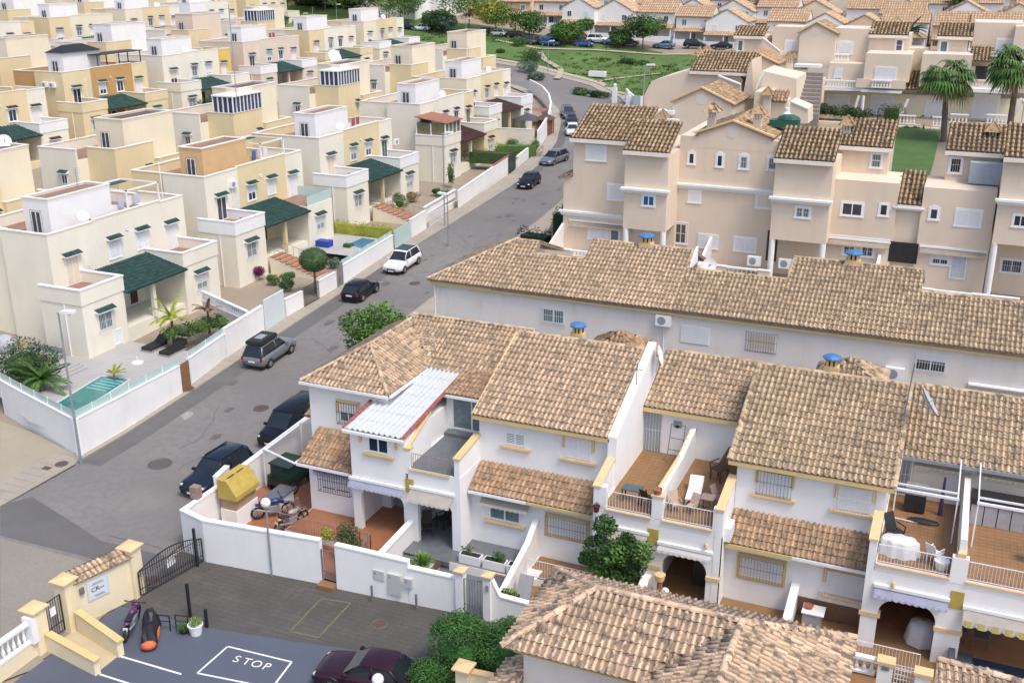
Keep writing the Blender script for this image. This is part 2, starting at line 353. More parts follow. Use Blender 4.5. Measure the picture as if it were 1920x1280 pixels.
# ------------------------------------------------------------------ tiled roofs
def tile_mesh(s, e, mt, lo=False, key=''):
    def fn():
        pr = [(-.5, 0), (-.3, .0), (-.25, .18), (-.02, .34), (.21, .18), (.26, .0), (.5, 0)] if not lo else [(-.5, 0), (-.28, 0), (0, .26), (.28, 0), (.5, 0)]
        n = len(pr); L_ = e * 1.12; vs = [(x * s, 0, z * s + .055) for x, z in pr] + [(x * s * .96, L_, z * s + .0) for x, z in pr] + [(x * s, 0, z * s + .012) for x, z in pr]
        fs = [(i, i + 1, n + i + 1, n + i) for i in range(n - 1)] + [(2 * n + i, 2 * n + i + 1, i + 1, i) for i in range(n - 1)]
        mi = [int(i in (0, n - 2)) for i in range(n - 1)] + [1] * (n - 1)  # second material on channels and front lips, groove and gap shade in its colour
        return vs, fs, mi
    return cm(('tile', s, e, lo), fn)
def tiled(par, poly, mt, s=.25, e=.40, n_ind=0, lo=False, deck=None, name='roof_tile', thick=.1, gap=True):
    """poly: planar 3D polygon; tiles run down the steepest slope."""
    P = [Vector(p) for p in poly]; nrm = Vector((0, 0, 0))
    for i in range(len(P)): nrm += (P[i] - P[0]).cross(P[(i + 1) % len(P)] - P[0])
    nrm.normalize()
    if nrm.z < 0: nrm = -nrm
    upv = (Vector((0, 0, 1)) - nrm * nrm.z).normalized(); xv = upv.cross(nrm).normalized(); o = P[0]
    q = [((p - o).dot(xv), (p - o).dot(upv)) for p in P]
    d = M(); pts = [tuple(p) for p in P]; d.ext([tuple(p + nrm * 0) for p in P], tuple(-nrm * thick)); d.out('roof_deck', deck or MORT, par)
    x0 = min(a for a, b in q); x1 = max(a for a, b in q); y0 = min(b for a, b in q); y1 = max(b for a, b in q)
    def inside(x, y):
        c = False
        for i in range(len(q)):
            a, b = q[i], q[i - 1]
            if (a[1] > y) != (b[1] > y) and x < (b[0] - a[0]) * (y - a[1]) / (b[1] - a[1]) + a[0]: c = not c
        return c
    nx = max(1, round((x1 - x0) / s)); s2 = (x1 - x0) / nx; ny = max(1, round((y1 - y0) / e)); e2 = (y1 - y0) / ny
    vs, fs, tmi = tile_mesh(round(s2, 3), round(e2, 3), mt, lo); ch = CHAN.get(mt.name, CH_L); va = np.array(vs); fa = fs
    R = Matrix((xv, upv, nrm)).transposed(); Rn = np.array(R); cells = []
    for j in range(ny):
        for i in range(nx):
            cx_, cy_ = x0 + (i + .5) * s2, y0 + (j + .5) * e2
            if inside(cx_, cy_):
                bp = o + xv * cx_ + upv * (cy_ - e2 * .5 - (.05 if j == 0 else 0)) + nrm * (.012 + rnd.uniform(0, .012)); cells.append((bp, rnd.uniform(-.035, .035)))
    ind = []
    if n_ind:
        def kk(c):
            u, v, zc = PX(*c[0]); return (zc if (-20 < u < 1940 and -20 < v < 1300) else zc + 1000)
        cells.sort(key=kk); ind, cells = cells[:n_ind], cells[n_ind:]
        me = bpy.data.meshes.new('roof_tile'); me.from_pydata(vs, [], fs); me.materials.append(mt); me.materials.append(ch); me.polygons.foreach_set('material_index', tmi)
        for bp, a in ind:
            mw = Matrix.Translation(bp) @ R.to_4x4() @ Matrix.Rotation(a, 4, 'Z'); place(name, me, par, mw)
    if cells:
        ca = np.array([[math.cos(a), math.sin(a)] for _, a in cells]); bp = np.array([tuple(b) for b, _ in cells]); n = len(cells); k = len(va)
        lx = va[None, :, 0] * ca[:, 0:1] - va[None, :, 1] * ca[:, 1:2]; ly = va[None, :, 0] * ca[:, 1:2] + va[None, :, 1] * ca[:, 0:1]
        loc = np.stack([lx, ly, np.broadcast_to(va[None, :, 2], lx.shape)], -1); wv = loc @ Rn.T + bp[:, None, :]
        inv = np.array(wm(par).inverted()); wv = wv.reshape(-1, 3) @ inv[:3, :3].T + inv[:3, 3]
        allf = (np.array(fa)[None, :, :] + (np.arange(n) * k)[:, None, None]).reshape(-1, 4)
        me = bpy.data.meshes.new('roof_tiles'); me.vertices.add(len(wv)); me.vertices.foreach_set('co', wv.ravel())
        me.loops.add(allf.size); me.loops.foreach_set('vertex_index', allf.ravel().astype(np.int32)); me.polygons.add(len(allf))
        me.polygons.foreach_set('loop_start', np.arange(0, allf.size, 4, dtype=np.int32)); me.polygons.foreach_set('loop_total', np.full(len(allf), 4, dtype=np.int32))
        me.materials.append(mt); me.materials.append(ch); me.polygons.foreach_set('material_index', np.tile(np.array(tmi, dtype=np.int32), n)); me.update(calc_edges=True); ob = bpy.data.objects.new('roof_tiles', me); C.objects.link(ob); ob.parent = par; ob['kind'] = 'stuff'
def ridge(par, a, b, mt, r=.11, seg=.42):
    a, b = Vector(a), Vector(b); L_ = (b - a).length; n = max(1, int(L_ / seg)); d = (b - a) / n; side = d.cross(Vector((0, 0, 1))).normalized(); up = side.cross(d).normalized(); m = M()
    for i in range(n):
        p0 = a + d * i - d * .06; p1 = a + d * (i + 1); r0 = r * rnd.uniform(1.06, 1.16); vs = []
        for p, rr in ((p0, r0), (p1, r * .92)):
            for k in range(6):
                t = PI * k / 5; vs.append(p + side * (rr * math.cos(t)) + up * (rr * math.sin(t) * .9 - .01))
        m.add(vs, [(k, k + 1, k + 7, k + 6) for k in range(5)] + [(5, 4, 3, 2, 1, 0)])
    return m.out('ridge_tiles', mt, par, kind='stuff')
def gutter(par, a, b, mt=None, name='eave_board', h=.14, d=.1):
    a, b = Vector(a), Vector(b); dx = (b - a).normalized(); n = dx.cross(Vector((0, 0, 1))).normalized() * d
    return M().ext([tuple(a), tuple(b), tuple(b - Vector((0, 0, h))), tuple(a - Vector((0, 0, h)))], tuple(n)).out(name, mt or WHITE2, par)
def railing(par, pts, h, mt, name='railing', step=.13, r=.011, top=.02, base=0.08):
    m = M()
    for a, b in zip(pts, pts[1:]):
        a, b = Vector(a), Vector(b); L_ = (b - a).length; n = max(2, int(L_ / step)); z = Vector((0, 0, 1))
        m.cyl(a + z * h, b + z * h, top, n=5); m.cyl(a + z * base, b + z * base, top * .8, n=5)
        for i in range(n + 1):
            p = a + (b - a) * i / n; rr = top if i in (0, n) else r
            m.cyl(p + z * (0 if i in (0, n) else base), p + z * h, rr, n=4)
    return m.out(name, mt, par)
def balustrade(par, a, b, h=.85, step=.26, mt=None, name='balustrade', post=True):
    mt = mt or WHITE2; a, b = Vector(a), Vector(b); L_ = (b - a).length; d = (b - a).normalized(); nn = Vector((-d.y, d.x, 0)) * .11; m = M()
    def bar(z0, z1, wd):
        q = nn * wd; m.ext([tuple(a - q + Vector((0, 0, z0))), tuple(b - q + Vector((0, 0, z0))), tuple(b + q + Vector((0, 0, z0))), tuple(a + q + Vector((0, 0, z0)))], (0, 0, z1 - z0))
    bar(0, .1, 1); bar(h - .12, h, 1.15); n = max(1, int(L_ / step))
    for i in range(n):
        p = a + (b - a) * (i + .5) / n; m.lathe((p.x, p.y, p.z + .1), [(.05, 0), (.085, (h - .22) * .3), (.04, (h - .22) * .62), (.055, (h - .22) * .85), (.06, h - .22)], 6)
    return m.out(name, mt, par)
# ------------------------------------------------------------------ foliage
def leaves(m, c, r, n, size, rg, flat=0., mi=0, shell=.55, droop=0.):
    for i in range(n):
        while True:
            d = Vector((rg.uniform(-1, 1), rg.uniform(-1, 1), rg.uniform(-1, 1)))
            if .01 < d.length <= 1: break
        k = shell + (1 - shell) * rg.random(); d = d.normalized() * (d.length ** .4 if rg.random() < .3 else k)
        p = Vector((c[0] + d.x * r[0], c[1] + d.y * r[1], c[2] + d.z * r[2])); a = Vector((rg.gauss(0, 1), rg.gauss(0, 1), rg.gauss(0, .7))).normalized() * size * rg.uniform(.6, 1.3)
        nrm = (d + Vector((rg.gauss(0, .5), rg.gauss(0, .5), rg.gauss(.3, .5)))).normalized(); b = nrm.cross(a).normalized() * size * rg.uniform(.35, .6)
        m.add([p - a * .5, p + b * .5, p + a * .5, p - b * .5], [(0, 1, 2, 3)], mi)
LEAF = {}
def leafmat(name, col, am=.38):
    if name not in LEAF: LEAF[name] = mat(name, col, .6, .25, 1.2, island=am, spec=.25)
    return LEAF[name]
L_DK = leafmat('dark_leaf', (.045, .085, .03)); L_MD = leafmat('mid_green_leaf', (.075, .15, .035)); L_LT = leafmat('light_green_leaf', (.15, .26, .045)); L_YG = leafmat('yellow_green_leaf', (.27, .30, .05))
L_BG = leafmat('bluegreen_leaf', (.11, .17, .13)); L_MG = leafmat('magenta_bract', (.16, .025, .09)); L_DR = leafmat('dry_leaf', (.27, .19, .11)); L_HG = leafmat('hedge_leaf', (.05, .13, .03))
BARK = mat('bark', (.16, .12, .09), .9, .2, 6, .5, 20)
def bush(label, c, r, lm=None, n=900, size=.16, name='bush', cat='bush', lumps=5, group=None, core=True, par=None):
    lm = lm or L_MD; rg = random.Random(hash((round(c[0], 1), round(c[1], 1))) & 0xffff); m = M()
    if core: m.ell(c, (r[0] * .5, r[1] * .5, r[2] * .5), 8, 5, 0)
    n = int(n * 1.6); k = max(1, n // (lumps + 1)); leaves(m, c, (r[0] * .85, r[1] * .85, r[2] * .85), k, size, rg, mi=0)
    for i in range(lumps):
        a = rg.uniform(0, 2 * PI); e_ = rg.uniform(-.2, .9); q = .55
        leaves(m, (c[0] + r[0] * q * math.cos(a), c[1] + r[1] * q * math.sin(a), c[2] + r[2] * q * e_), (r[0] * .5, r[1] * .5, r[2] * .5), k, size, rg, mi=0)
    if par: return m.out(name, [lm], par)
    return m.out(name, [lm], label=label, category=cat, group=group)
def tree(label, base, h, r, lm=None, n=1500, size=.3, name='tree', trunk=.15, clumps=9, group=None, lm2=None, cz=.62):
    lm = lm or L_MD; rg = random.Random(int(base[0] * 13 + base[1] * 7) & 0xffff); t = thing(name, label, 'tree', base, 0, group)
    m = M(); top = (base[0], base[1], base[2] + h * .55); m.cyl(base, top, trunk, trunk * .6, 7); cr = M(); L2 = []
    for i in range(clumps):
        a = 2 * PI * i / clumps + rg.uniform(-.4, .4); q = rg.uniform(.3, .75) * r; zc = base[2] + h * (cz + rg.uniform(-.14, .22)); p = (base[0] + q * math.cos(a), base[1] + q * math.sin(a), zc)
        m.cyl((base[0], base[1], base[2] + h * .35), p, trunk * .4, .02, 5); L2.append(p)
    L2.append((base[0], base[1], base[2] + h * .8))
    for p in L2:
        rr = r * rg.uniform(.4, .58); leaves(cr, p, (rr, rr, rr * .75), n // len(L2), size, rg, mi=(1 if lm2 and rg.random() < .4 else 0))
    m.out('trunk', BARK, t); cr.out('crown', [lm, lm2 or lm], t); return t
def palm(label, base, h, fr=2.6, n=34, name='palm_tree', lean=(0, 0), trunk=.28, droop=1., fan=True, lm=None, group=None, skirt=True):
    t = thing(name, label, 'palm tree', base, 0, group); rg = random.Random(int(base[0] * 31 + 5)); m = M(); top = Vector((base[0] + lean[0], base[1] + lean[1], base[2] + h))
    k = 8
    for i in range(k):
        a = Vector(base).lerp(top, i / k); b = Vector(base).lerp(top, (i + 1) / k); m.cyl(a, b, trunk * (1.15 - .35 * i / k), trunk * (1.02 - .35 * i / k), 9)
    m.out('trunk', BARK, t); cr = M(); lm = lm or L_MD
    for i in range(n):
        az = rg.uniform(0, 2 * PI); el = math.asin(rg.uniform(-.45 if skirt else -.1, .95)); L_ = fr * rg.uniform(.85, 1.1); pts = []
        d = Vector((math.cos(az) * math.cos(el), math.sin(az) * math.cos(el), math.sin(el))); p = top.copy()
        for q in range(6): pts.append(p.copy()); p = p + d * (L_ / 5); d = (d + Vector((0, 0, -.20 * droop))).normalized()
        mi = 1 if el < -.15 and rg.random() < .7 else 0
        if fan:
            cr.cyl(pts[0], pts[3], .025, .015, 4, mi); c = pts[3]; ax = (pts[4] - pts[3]).normalized(); sd_ = ax.cross(Vector((0, 0, 1))).normalized(); R_ = L_ * .5
            for q in range(13):
                a = (q - 6) / 6 * 1.75; e_ = ax * math.cos(a) + sd_ * math.sin(a); e1 = c + e_ * R_ * .6; e2 = c + e_ * R_ + Vector((0, 0, -.38 * R_ - .12)); sx = e_.cross(Vector((0, 0, 1))).normalized() * .085
                cr.add([c, e1 + sx, e1 - sx, e2], [(0, 2, 1), (1, 2, 3)], mi)
        else:
            for q in range(5):
                cr.cyl(pts[q], pts[q + 1], .03, .02, 4, mi); ax = (pts[q + 1] - pts[q]); sd_ = ax.cross(Vector((0, 0, 1))).normalized()
                for u in range(7):
                    b0 = pts[q] + ax * (u / 7); l = .42 * fr / 2.6 * (1.1 - .12 * q)
                    for sg in (1, -1): tip = b0 + sd_ * sg * l + ax.normalized() * l * .6 + Vector((0, 0, -l * .35)); w2 = ax.normalized() * .04; cr.add([b0 - w2, b0 + w2, tip], [(0, 1, 2)], mi)
    cr.out('fronds', [lm, L_DR], t); return t
# ================================================================== ground, road, court
SOIL = mat('sandy_soil', (.30, .25, .19), .95, .12, .3, .3, 12, fine=.18)
ASPH = mat('worn_asphalt', (.185, .175, .168), .9, .16, .10, .35, 60, fine=.16, dirt=.5, dcol=(.26, .235, .20))
ASPH2 = mat('dark_asphalt_patch', (.125, .122, .122), .9, .12, .5, .3, 60, fine=.15)
ASPH3 = mat('bleached_asphalt', (.26, .235, .20), .92, .10, .25, .3, 60, fine=.15)
PAVE = mat('pavement_concrete', (.35, .31, .26), .9, .10, .6, .25, 30, fine=.12, dirt=.35, dcol=(.17, .15, .13))
KERB = mat('kerb_concrete', (.33, .30, .26), .9, .1, 2, fine=.15)
COURT = mat('dark_court_asphalt', (.085, .080, .074), .9, .2, .5, .35, 50, fine=.25, dirt=.5, dcol=(.15, .12, .09))
BLUEC = mat('blue_grey_painted_ground', (.085, .10, .135), .75, .08, .5, .15, 50, fine=.08)
GRASS = mat('meadow_grass_ground', (.085, .155, .035), .95, .35, .12, .6, 6, fine=.35, dirt=.35, dcol=(.20, .19, .09))
LAWN = mat('lawn_grass', (.07, .14, .035), .95, .15, .8, .5, 40, fine=.3)
PATH = mat('worn_earth_path', (.40, .35, .26), .95, .1, .5, fine=.15)
PAINT = mat('white_road_paint', (.72, .72, .70), .7, .1, 4, dirt=.35, dcol=(.3, .3, .3))
YPAINT = mat('faded_yellow_paint', (.15, .145, .075), .8, .2, 3)
RUST = mat('rusty_cast_iron', (.10, .06, .05), .7, .25, 12, .5, 60)
def grid(xs, ys, fn, name, mt, **kw):
    m = M(); nx, ny = len(xs), len(ys); m.v = [(x, y, fn(x, y)) for y in ys for x in xs]
    m.f = [(j * nx + i, j * nx + i + 1, (j + 1) * nx + i + 1, (j + 1) * nx + i) for j in range(ny - 1) for i in range(nx - 1)]; m.m = [0] * len(m.f)
    return m.out(name, mt, None, True, kind='structure', **kw)
xs = [-1200, -800, -500, -350, -260] + [-220 + 5 * i for i in range(20)] + [-120 + 2 * i for i in range(30)] + [-60 + 1. * i for i in range(66)] + [8 + 4 * i for i in range(20)] + [120, 250, 600]
ys = [-60, -20, 0] + [10 + 4 * i for i in range(9)] + [46 + 1.5 * i for i in range(56)] + [130 + 3 * i for i in range(40)] + [255, 275, 300, 350, 450, 700, 1200, 2500]
grid(xs, ys, lambda x, y: T(x, y) - .10, 'ground', SOIL)
LE = [(-45.2, 5), (-45.3, 30), (-45.7, 42), (-46.2, 55), (-46.9, 70), (-47.4, 85), (-47.7, 100), (-48, 112), (-49.2, 125), (-52, 137), (-56, 149), (-60.5, 160), (-66, 169.5), (-75, 178), (-88, 184), (-110, 189)]
RE = [(-33.75, 5), (-33.7, 33), (-34.3, 41), (-36.6, 54), (-39.2, 70), (-39.5, 85), (-39.7, 100), (-40.6, 112), (-42.6, 125), (-45.2, 139), (-47.8, 155), (-51.5, 168), (-57, 180), (-65, 188), (-80, 193.5), (-110, 197)]
def resamp(pl, n):
    P = np.array(pl, float); t = np.arange(len(P)); u = np.linspace(0, len(P) - 1, n); return [(float(a), float(b)) for a, b in zip(np.interp(u, t, P[:, 0]), np.interp(u, t, P[:, 1]))]
def strip(A, B, name, mt, dz, k=6, n=150, side=0., **kw):
    A = resamp(A, n); B = resamp(B, n); m = M()
    for a, b in zip(A, B):
        for i in range(k + 1):
            x, y = a[0] + (b[0] - a[0]) * i / k, a[1] + (b[1] - a[1]) * i / k; m.v.append((x, y, T(x, y) + dz))
    m.f = [(j * (k + 1) + i, j * (k + 1) + i + 1, (j + 1) * (k + 1) + i + 1, (j + 1) * (k + 1) + i) for j in range(n - 1) for i in range(k)]
    if side:
        b0 = len(m.v)
        for j in range(n):
            for i in (0, k): x, y, z = m.v[j * (k + 1) + i]; m.v.append((x, y, z - side))
        m.f += [(j * (k + 1), (j + 1) * (k + 1), b0 + 2 * j + 2, b0 + 2 * j) for j in range(n - 1)] + [((j + 1) * (k + 1) + k, j * (k + 1) + k, b0 + 2 * j + 1, b0 + 2 * j + 3) for j in range(n - 1)]
    m.m = [0] * len(m.f); return m.out(name, mt, None, kind='structure', **kw)
def offs(pl, d):
    P = [Vector((a, b)) for a, b in pl]; o = []
    for i in range(len(P)):
        t = (P[min(i + 1, len(P) - 1)] - P[max(i - 1, 0)]).normalized(); o.append((P[i].x - t.y * d, P[i].y + t.x * d))
    return o
strip(LE, RE, 'road', ASPH, 0.0)
PL = [(-45.2, 5), (-45.3, 30), (-45.7, 42)]
strip(offs(LE, 0.0), offs(LE, .22), 'kerb_left', KERB, .12, 1, 200, .25)
strip(offs(LE, .22), offs(LE, 2.0), 'pavement_left', PAVE, .115, 2, 200)
strip(offs(RE[3:], -.22), RE[3:], 'kerb_right', KERB, .12, 1, 160, .25)
strip(offs(RE[3:], -2.2), offs(RE[3:], -.22), 'pavement_right', PAVE, .115, 2, 160)
def patch(px, name, mt, dz, side=0., kind='structure', sub=6):
    P = [hit(*p) for p in px]; c = (sum(p[0] for p in P) / len(P), sum(p[1] for p in P) / len(P)); m = M()
    Q = []
    for i in range(len(P)):
        a, b = P[i], P[(i + 1) % len(P)]
        for q in range(sub): Q.append((a[0] + (b[0] - a[0]) * q / sub, a[1] + (b[1] - a[1]) * q / sub))
    R_ = 4; n = len(Q); m.v = [(c[0], c[1], T(*c) + dz)]
    for r_ in range(1, R_ + 1):
        for x, y in Q: xx, yy = c[0] + (x - c[0]) * r_ / R_, c[1] + (y - c[1]) * r_ / R_; m.v.append((xx, yy, T(xx, yy) + dz))
    m.f = [(0, 1 + i, 1 + (i + 1) % n) for i in range(n)] + [(1 + (r_ - 1) * n + i, 1 + r_ * n + i, 1 + r_ * n + (i + 1) % n, 1 + (r_ - 1) * n + (i + 1) % n) for r_ in range(1, R_) for i in range(n)]
    m.m = [0] * len(m.f); return m.out(name, mt, None, kind=kind)
patch([(0, 945), (60, 930), (190, 1010), (330, 1045), (300, 1085), (150, 1040), (0, 1000)], 'road_repair_band', ASPH2, .004)
patch([(0, 1005), (140, 1045), (270, 1085), (225, 1125), (100, 1240), (0, 1275)], 'bleached_road_area', ASPH3, .008)
strip(offs(LE[2:6], -1.5), offs(LE[2:6], 0), 'gutter_repair_strip', ASPH2, .008, 1, 40)
strip(offs(LE[7:11], -1.1), offs(LE[7:11], 0), 'gutter_repair_strip', ASPH2, .008, 1, 40)
patch([(0, 790), (60, 812), (150, 858), (140, 872), (0, 952)], 'dirt_forecourt', mat('pale_forecourt_concrete', (.34, .30, .23), .95, .08, .5, .2, 20, fine=.12), .108)
# court: dark paved part and blue painted part
def flat(pts, z, name, mt, par=None, **kw): return M().add([(x, y, z) for x, y in pts], [tuple(range(len(pts)))]).out(name, mt, par, **(kw or dict(kind='structure')))
flat([(-33.6, 36.3), (-32.9, 31.5), (-33.2, 27), (-10, 27), (-10, 37.3)], .012, 'court', COURT)
flat([(-33.0, 31.35), (-33.2, 20), (-16.5, 20), (-18.8, 33.3), (-23.5, 32.35), (-28.3, 31.55)], .020, 'painted_parking_area', BLUEC)
jm = M()
for k in range(17): y = 31.9 + k * .3; jm.box(-33 + k * .02, y, .013, -14, y + .018, .0155)
for k in range(42): x = -32.6 + k * .45; jm.box(x, 32.2 if x < -28 else 33.2, .013, x + .018, 36.3, .0155)
jm.out('court_sett_joints', mat('court_joint_grey', (.072, .067, .062), .95, .2, 3), None, kind='structure')  # joints in a slightly darker grey than the court
pm = M()
def line(pm, a, b, w_, z):
    a, b = Vector((*a, 0)), Vector((*b, 0)); n = (b - a).normalized().cross(Vector((0, 0, 1))) * w_ / 2; pm.add([(a + n)[:2] + (z,), (b + n)[:2] + (z,), (b - n)[:2] + (z,), (a - n)[:2] + (z,)], [(0, 1, 2, 3)])
q = [G(427, 1212), G(547, 1241), G(510, 1290), G(370, 1262)]
for i in range(4): line(pm, q[i], q[(i + 1) % 4], .09, .028)
line(pm, G(225, 1230), G(340, 1264), .10, .028); line(pm, G(187, 1264), G(300, 1300), .10, .028)
pm.out('parking_lines', PAINT, None, kind='structure')
ym = M(); q = [(-24.83, 35.5), (-23.4, 35.75), (-23.3, 32.9), (-24.7, 32.8)]
for i in range(4): line(ym, q[i], q[(i + 1) % 4], .07, .022)
ym.out('yellow_bay_line', YPAINT, None, kind='structure')
def text(s, loc, rot, size, mt, name, par=None, ext=.003, align='CENTER', **kw):
    cu = bpy.data.curves.new(name, 'FONT'); cu.body = s; cu.size = size; cu.extrude = ext; cu.align_x = align; cu.align_y = 'CENTER'; cu.materials.append(mt)
    o = bpy.data.objects.new(name, cu); C.objects.link(o); dg = bpy.context.evaluated_depsgraph_get(); me = bpy.data.meshes.new_from_object(o.evaluated_get(dg)); bpy.data.objects.remove(o); me.materials.clear(); me.materials.append(mt)
    mw = Matrix.Translation(loc) @ Matrix(rot.to_3x3()).to_4x4() if hasattr(rot, 'to_3x3') else Matrix.Translation(loc) @ rot
    return place(name, me, par, mw, **kw)
a = Vector((*G(444, 1236), .026)); b = Vector((*G(500, 1250), .026)); dirv = (b - a).normalized(); ang = math.atan2(dirv.y, dirv.x)
for i, ch in enumerate('STOP'):
    p = a + (b - a) * i / 3; text(ch, p, Matrix.Rotation(ang + .05, 4, 'Z'), .62, PAINT, 'painted_letter', None, .002, kind='structure')
# cracks, oil stains and pavement joints
cm_ = M(); rg = random.Random(12)
for k in range(26):
    y = rg.uniform(26, 125); x = rg.uniform(-45, -38.5) if y > 40 else rg.uniform(-44, -35.5); a = rg.choice([PI / 2, PI / 2, .1]) + rg.uniform(-.3, .3)
    for q in range(rg.randint(5, 14)):
        x2, y2 = x + .6 * math.cos(a), y + .6 * math.sin(a); n_ = Vector((-math.sin(a), math.cos(a))) * rg.uniform(.012, .03); z = T(x, y) + .014; z2 = T(x2, y2) + .014
        cm_.add([(x - n_.x, y - n_.y, z), (x2 - n_.x, y2 - n_.y, z2), (x2 + n_.x, y2 + n_.y, z2), (x + n_.x, y + n_.y, z)], [(0, 1, 2, 3)]); x, y = x2, y2; a += rg.uniform(-.5, .5)
cm_.out('road_cracks', mat('crack_filler', (.125, .12, .115), .9, .2, 3), None, kind='structure')
om = M()
for k in range(22):
    y = rg.uniform(44, 120); x = rg.uniform(-45.4, -44) if k % 2 else rg.uniform(-44, -39.5); r_ = rg.uniform(.15, .5)
    vs = [(x + r_ * (1 + rg.uniform(-.3, .3)) * math.cos(t) * .7, y + r_ * 1.3 * (1 + rg.uniform(-.3, .3)) * math.sin(t)) for t in [2 * PI * i / 9 for i in range(9)]]; om.add([(u, v, T(u, v) + .018) for u, v in vs], [tuple(range(9))])
om.out('oil_stains', mat('oil_stain', (.12, .115, .11), .6, .2, 4), None, kind='structure')
jn = M(); Q0, Q1 = resamp(offs(LE, .24), 260), resamp(offs(LE, 1.98), 260)
for a, b in list(zip(Q0, Q1))[14:190]:
    za, zb3 = T(*a) + .121, T(*b) + .121; jn.add([(a[0], a[1], za), (b[0], b[1], zb3), (b[0], b[1] + .03, zb3), (a[0], a[1] + .03, za)], [(0, 1, 2, 3)])
jn.out('pavement_joints', mat('pavement_joint', (.2, .175, .15), .9, .2, 3), None, kind='structure')
# manholes
def manhole(px, r, label, z=.012, mt=None):
    x, y, zz = hit(*px); t = thing('manhole_cover', label, 'manhole cover', (x, y, zz)); M().lathe((x, y, zz + z), [(r, 0), (r, .02), (r * .9, .022)], 18).out('cover', mt or RUST, t)
    m = M(); m.torus((x, y, zz + z + .012), (0, 0, 1), r * 1.08, .035, 18, 4); m.out('ring', ASPH2, t)
manhole((300, 869), .62, 'large grey round manhole cover in the middle of the near road', mt=mat('grey_cast_iron', (.09, .085, .08), .7, .2, 10)); manhole((490, 765), .45, 'dark manhole cover in the road left of the white car canopy')
manhole((351, 730), .42, 'rusty manhole cover on the pavement by the brown gate', .125); manhole((116, 872), .32, 'rusty manhole cover on the pavement left of the lamp post', .125)
manhole((711, 1170), .32, 'manhole cover in the dark court beside the maroon car', .02); manhole((287, 1086), .45, 'rusty manhole cover seen through the sliding gate', .02); manhole((778, 531), .42, 'manhole cover in the road beside the white off roader')
M().box(-46.9, 40.3, .118, -46.4, 40.65, .135).out('drain_cover', RUST, None, label='small square drain cover on the near left pavement', category='drain cover')
# white arrow splash marks and wet patch
patch([(338, 778), (352, 770), (364, 772), (358, 780), (346, 788)], 'pale_stain_on_road', mat('pale_stain', (.30, .28, .26), .9, .2, 6), .016)
# meadow
def meadow_poly():
    m = M(); xs_ = [-150 + 2.5 * i for i in range(49)]; ys_ = [160 + 2 * i for i in range(34)]; idx = {}
    import bisect
    rex = [p[0] for p in RE[9:]][::-1]; rey = [p[1] for p in RE[9:]][::-1]
    for j in range(len(ys_) - 1):
        for i in range(len(xs_) - 1):
            cx_, cy_ = xs_[i] + 1.25, ys_[j] + 1
            lim = 1.2 + 2 + (np.interp(cx_, rex, rey) if cx_ < -46 else 170)
            if cy_ < lim or cy_ > 217 - (cx_ + 60) * .12: continue
            q = []
            for a, b in ((i, j), (i + 1, j), (i + 1, j + 1), (i, j + 1)):
                if (a, b) not in idx: idx[(a, b)] = len(m.v); m.v.append((xs_[a], ys_[b], T(xs_[a], ys_[b]) + .03 + rnd.uniform(0, .25)))
                q.append(idx[(a, b)])
            m.f.append(tuple(q)); m.m.append(0)
    return m.out('meadow', GRASS, None, True, kind='structure')
meadow_poly()
gm = M(); rg = random.Random(3); gc = []
for k in range(1500):
    y = rg.uniform(172, 216); x = rg.uniform(-112, -48)
    lim = 4 + np.interp(x, [p[0] for p in RE[9:]][::-1], [p[1] for p in RE[9:]][::-1])
    if y < lim or rg.random() < .3: continue
    dens = math.sin(x * .13 + 1) * math.sin(y * .21) + math.sin(x * .05 - y * .11)
    if dens < -.35 and rg.random() < .8: continue
    z = T(x, y) + .15; mi = (0 if dens > .35 else 1) if rg.random() < .75 else 2
    for q in range(10):
        a = rg.uniform(0, 2 * PI); r_ = rg.uniform(0, 1.1); px_, py_ = x + r_ * math.cos(a), y + r_ * math.sin(a); hh = rg.uniform(.15, .42); ww = rg.uniform(.12, .3); b_ = rg.uniform(0, PI); dx, dy = math.cos(b_) * ww, math.sin(b_) * ww
        gm.add([(px_ - dx, py_ - dy, z), (px_ + dx, py_ + dy, z), (px_ + dx * .5 + .1, py_ + dy * .5, z + hh)], [(0, 1, 2)], mi)
gm.out('meadow_tufts', [leafmat('grass_blade', (.10, .20, .035)), leafmat('grass_blade_dark', (.055, .12, .03)), leafmat('grass_blade_dry', (.22, .21, .09))], None, kind='stuff', label='tufts of green and dry grass on the meadow', category='grass')
def path(pts, wd, name='footpath', dz=.30):
    P = [hit(*p)[:2] for p in pts]; strip(offs(P, wd), offs(P, -wd), name, PATH, dz, 2, 60)
path([(1010, 98), (1022, 115), (1052, 132), (1048, 146), (1043, 150)], .6); path([(1120, 155), (1180, 147), (1240, 140)], .3); path([(930, 77), (1010, 93), (1120, 96), (1290, 104)], .5)
# verge along the outside of the bend
strip(offs(RE[9:], -3.2), offs(RE[9:], -1.8), 'stony_verge', PATH, .2, 2, 60)
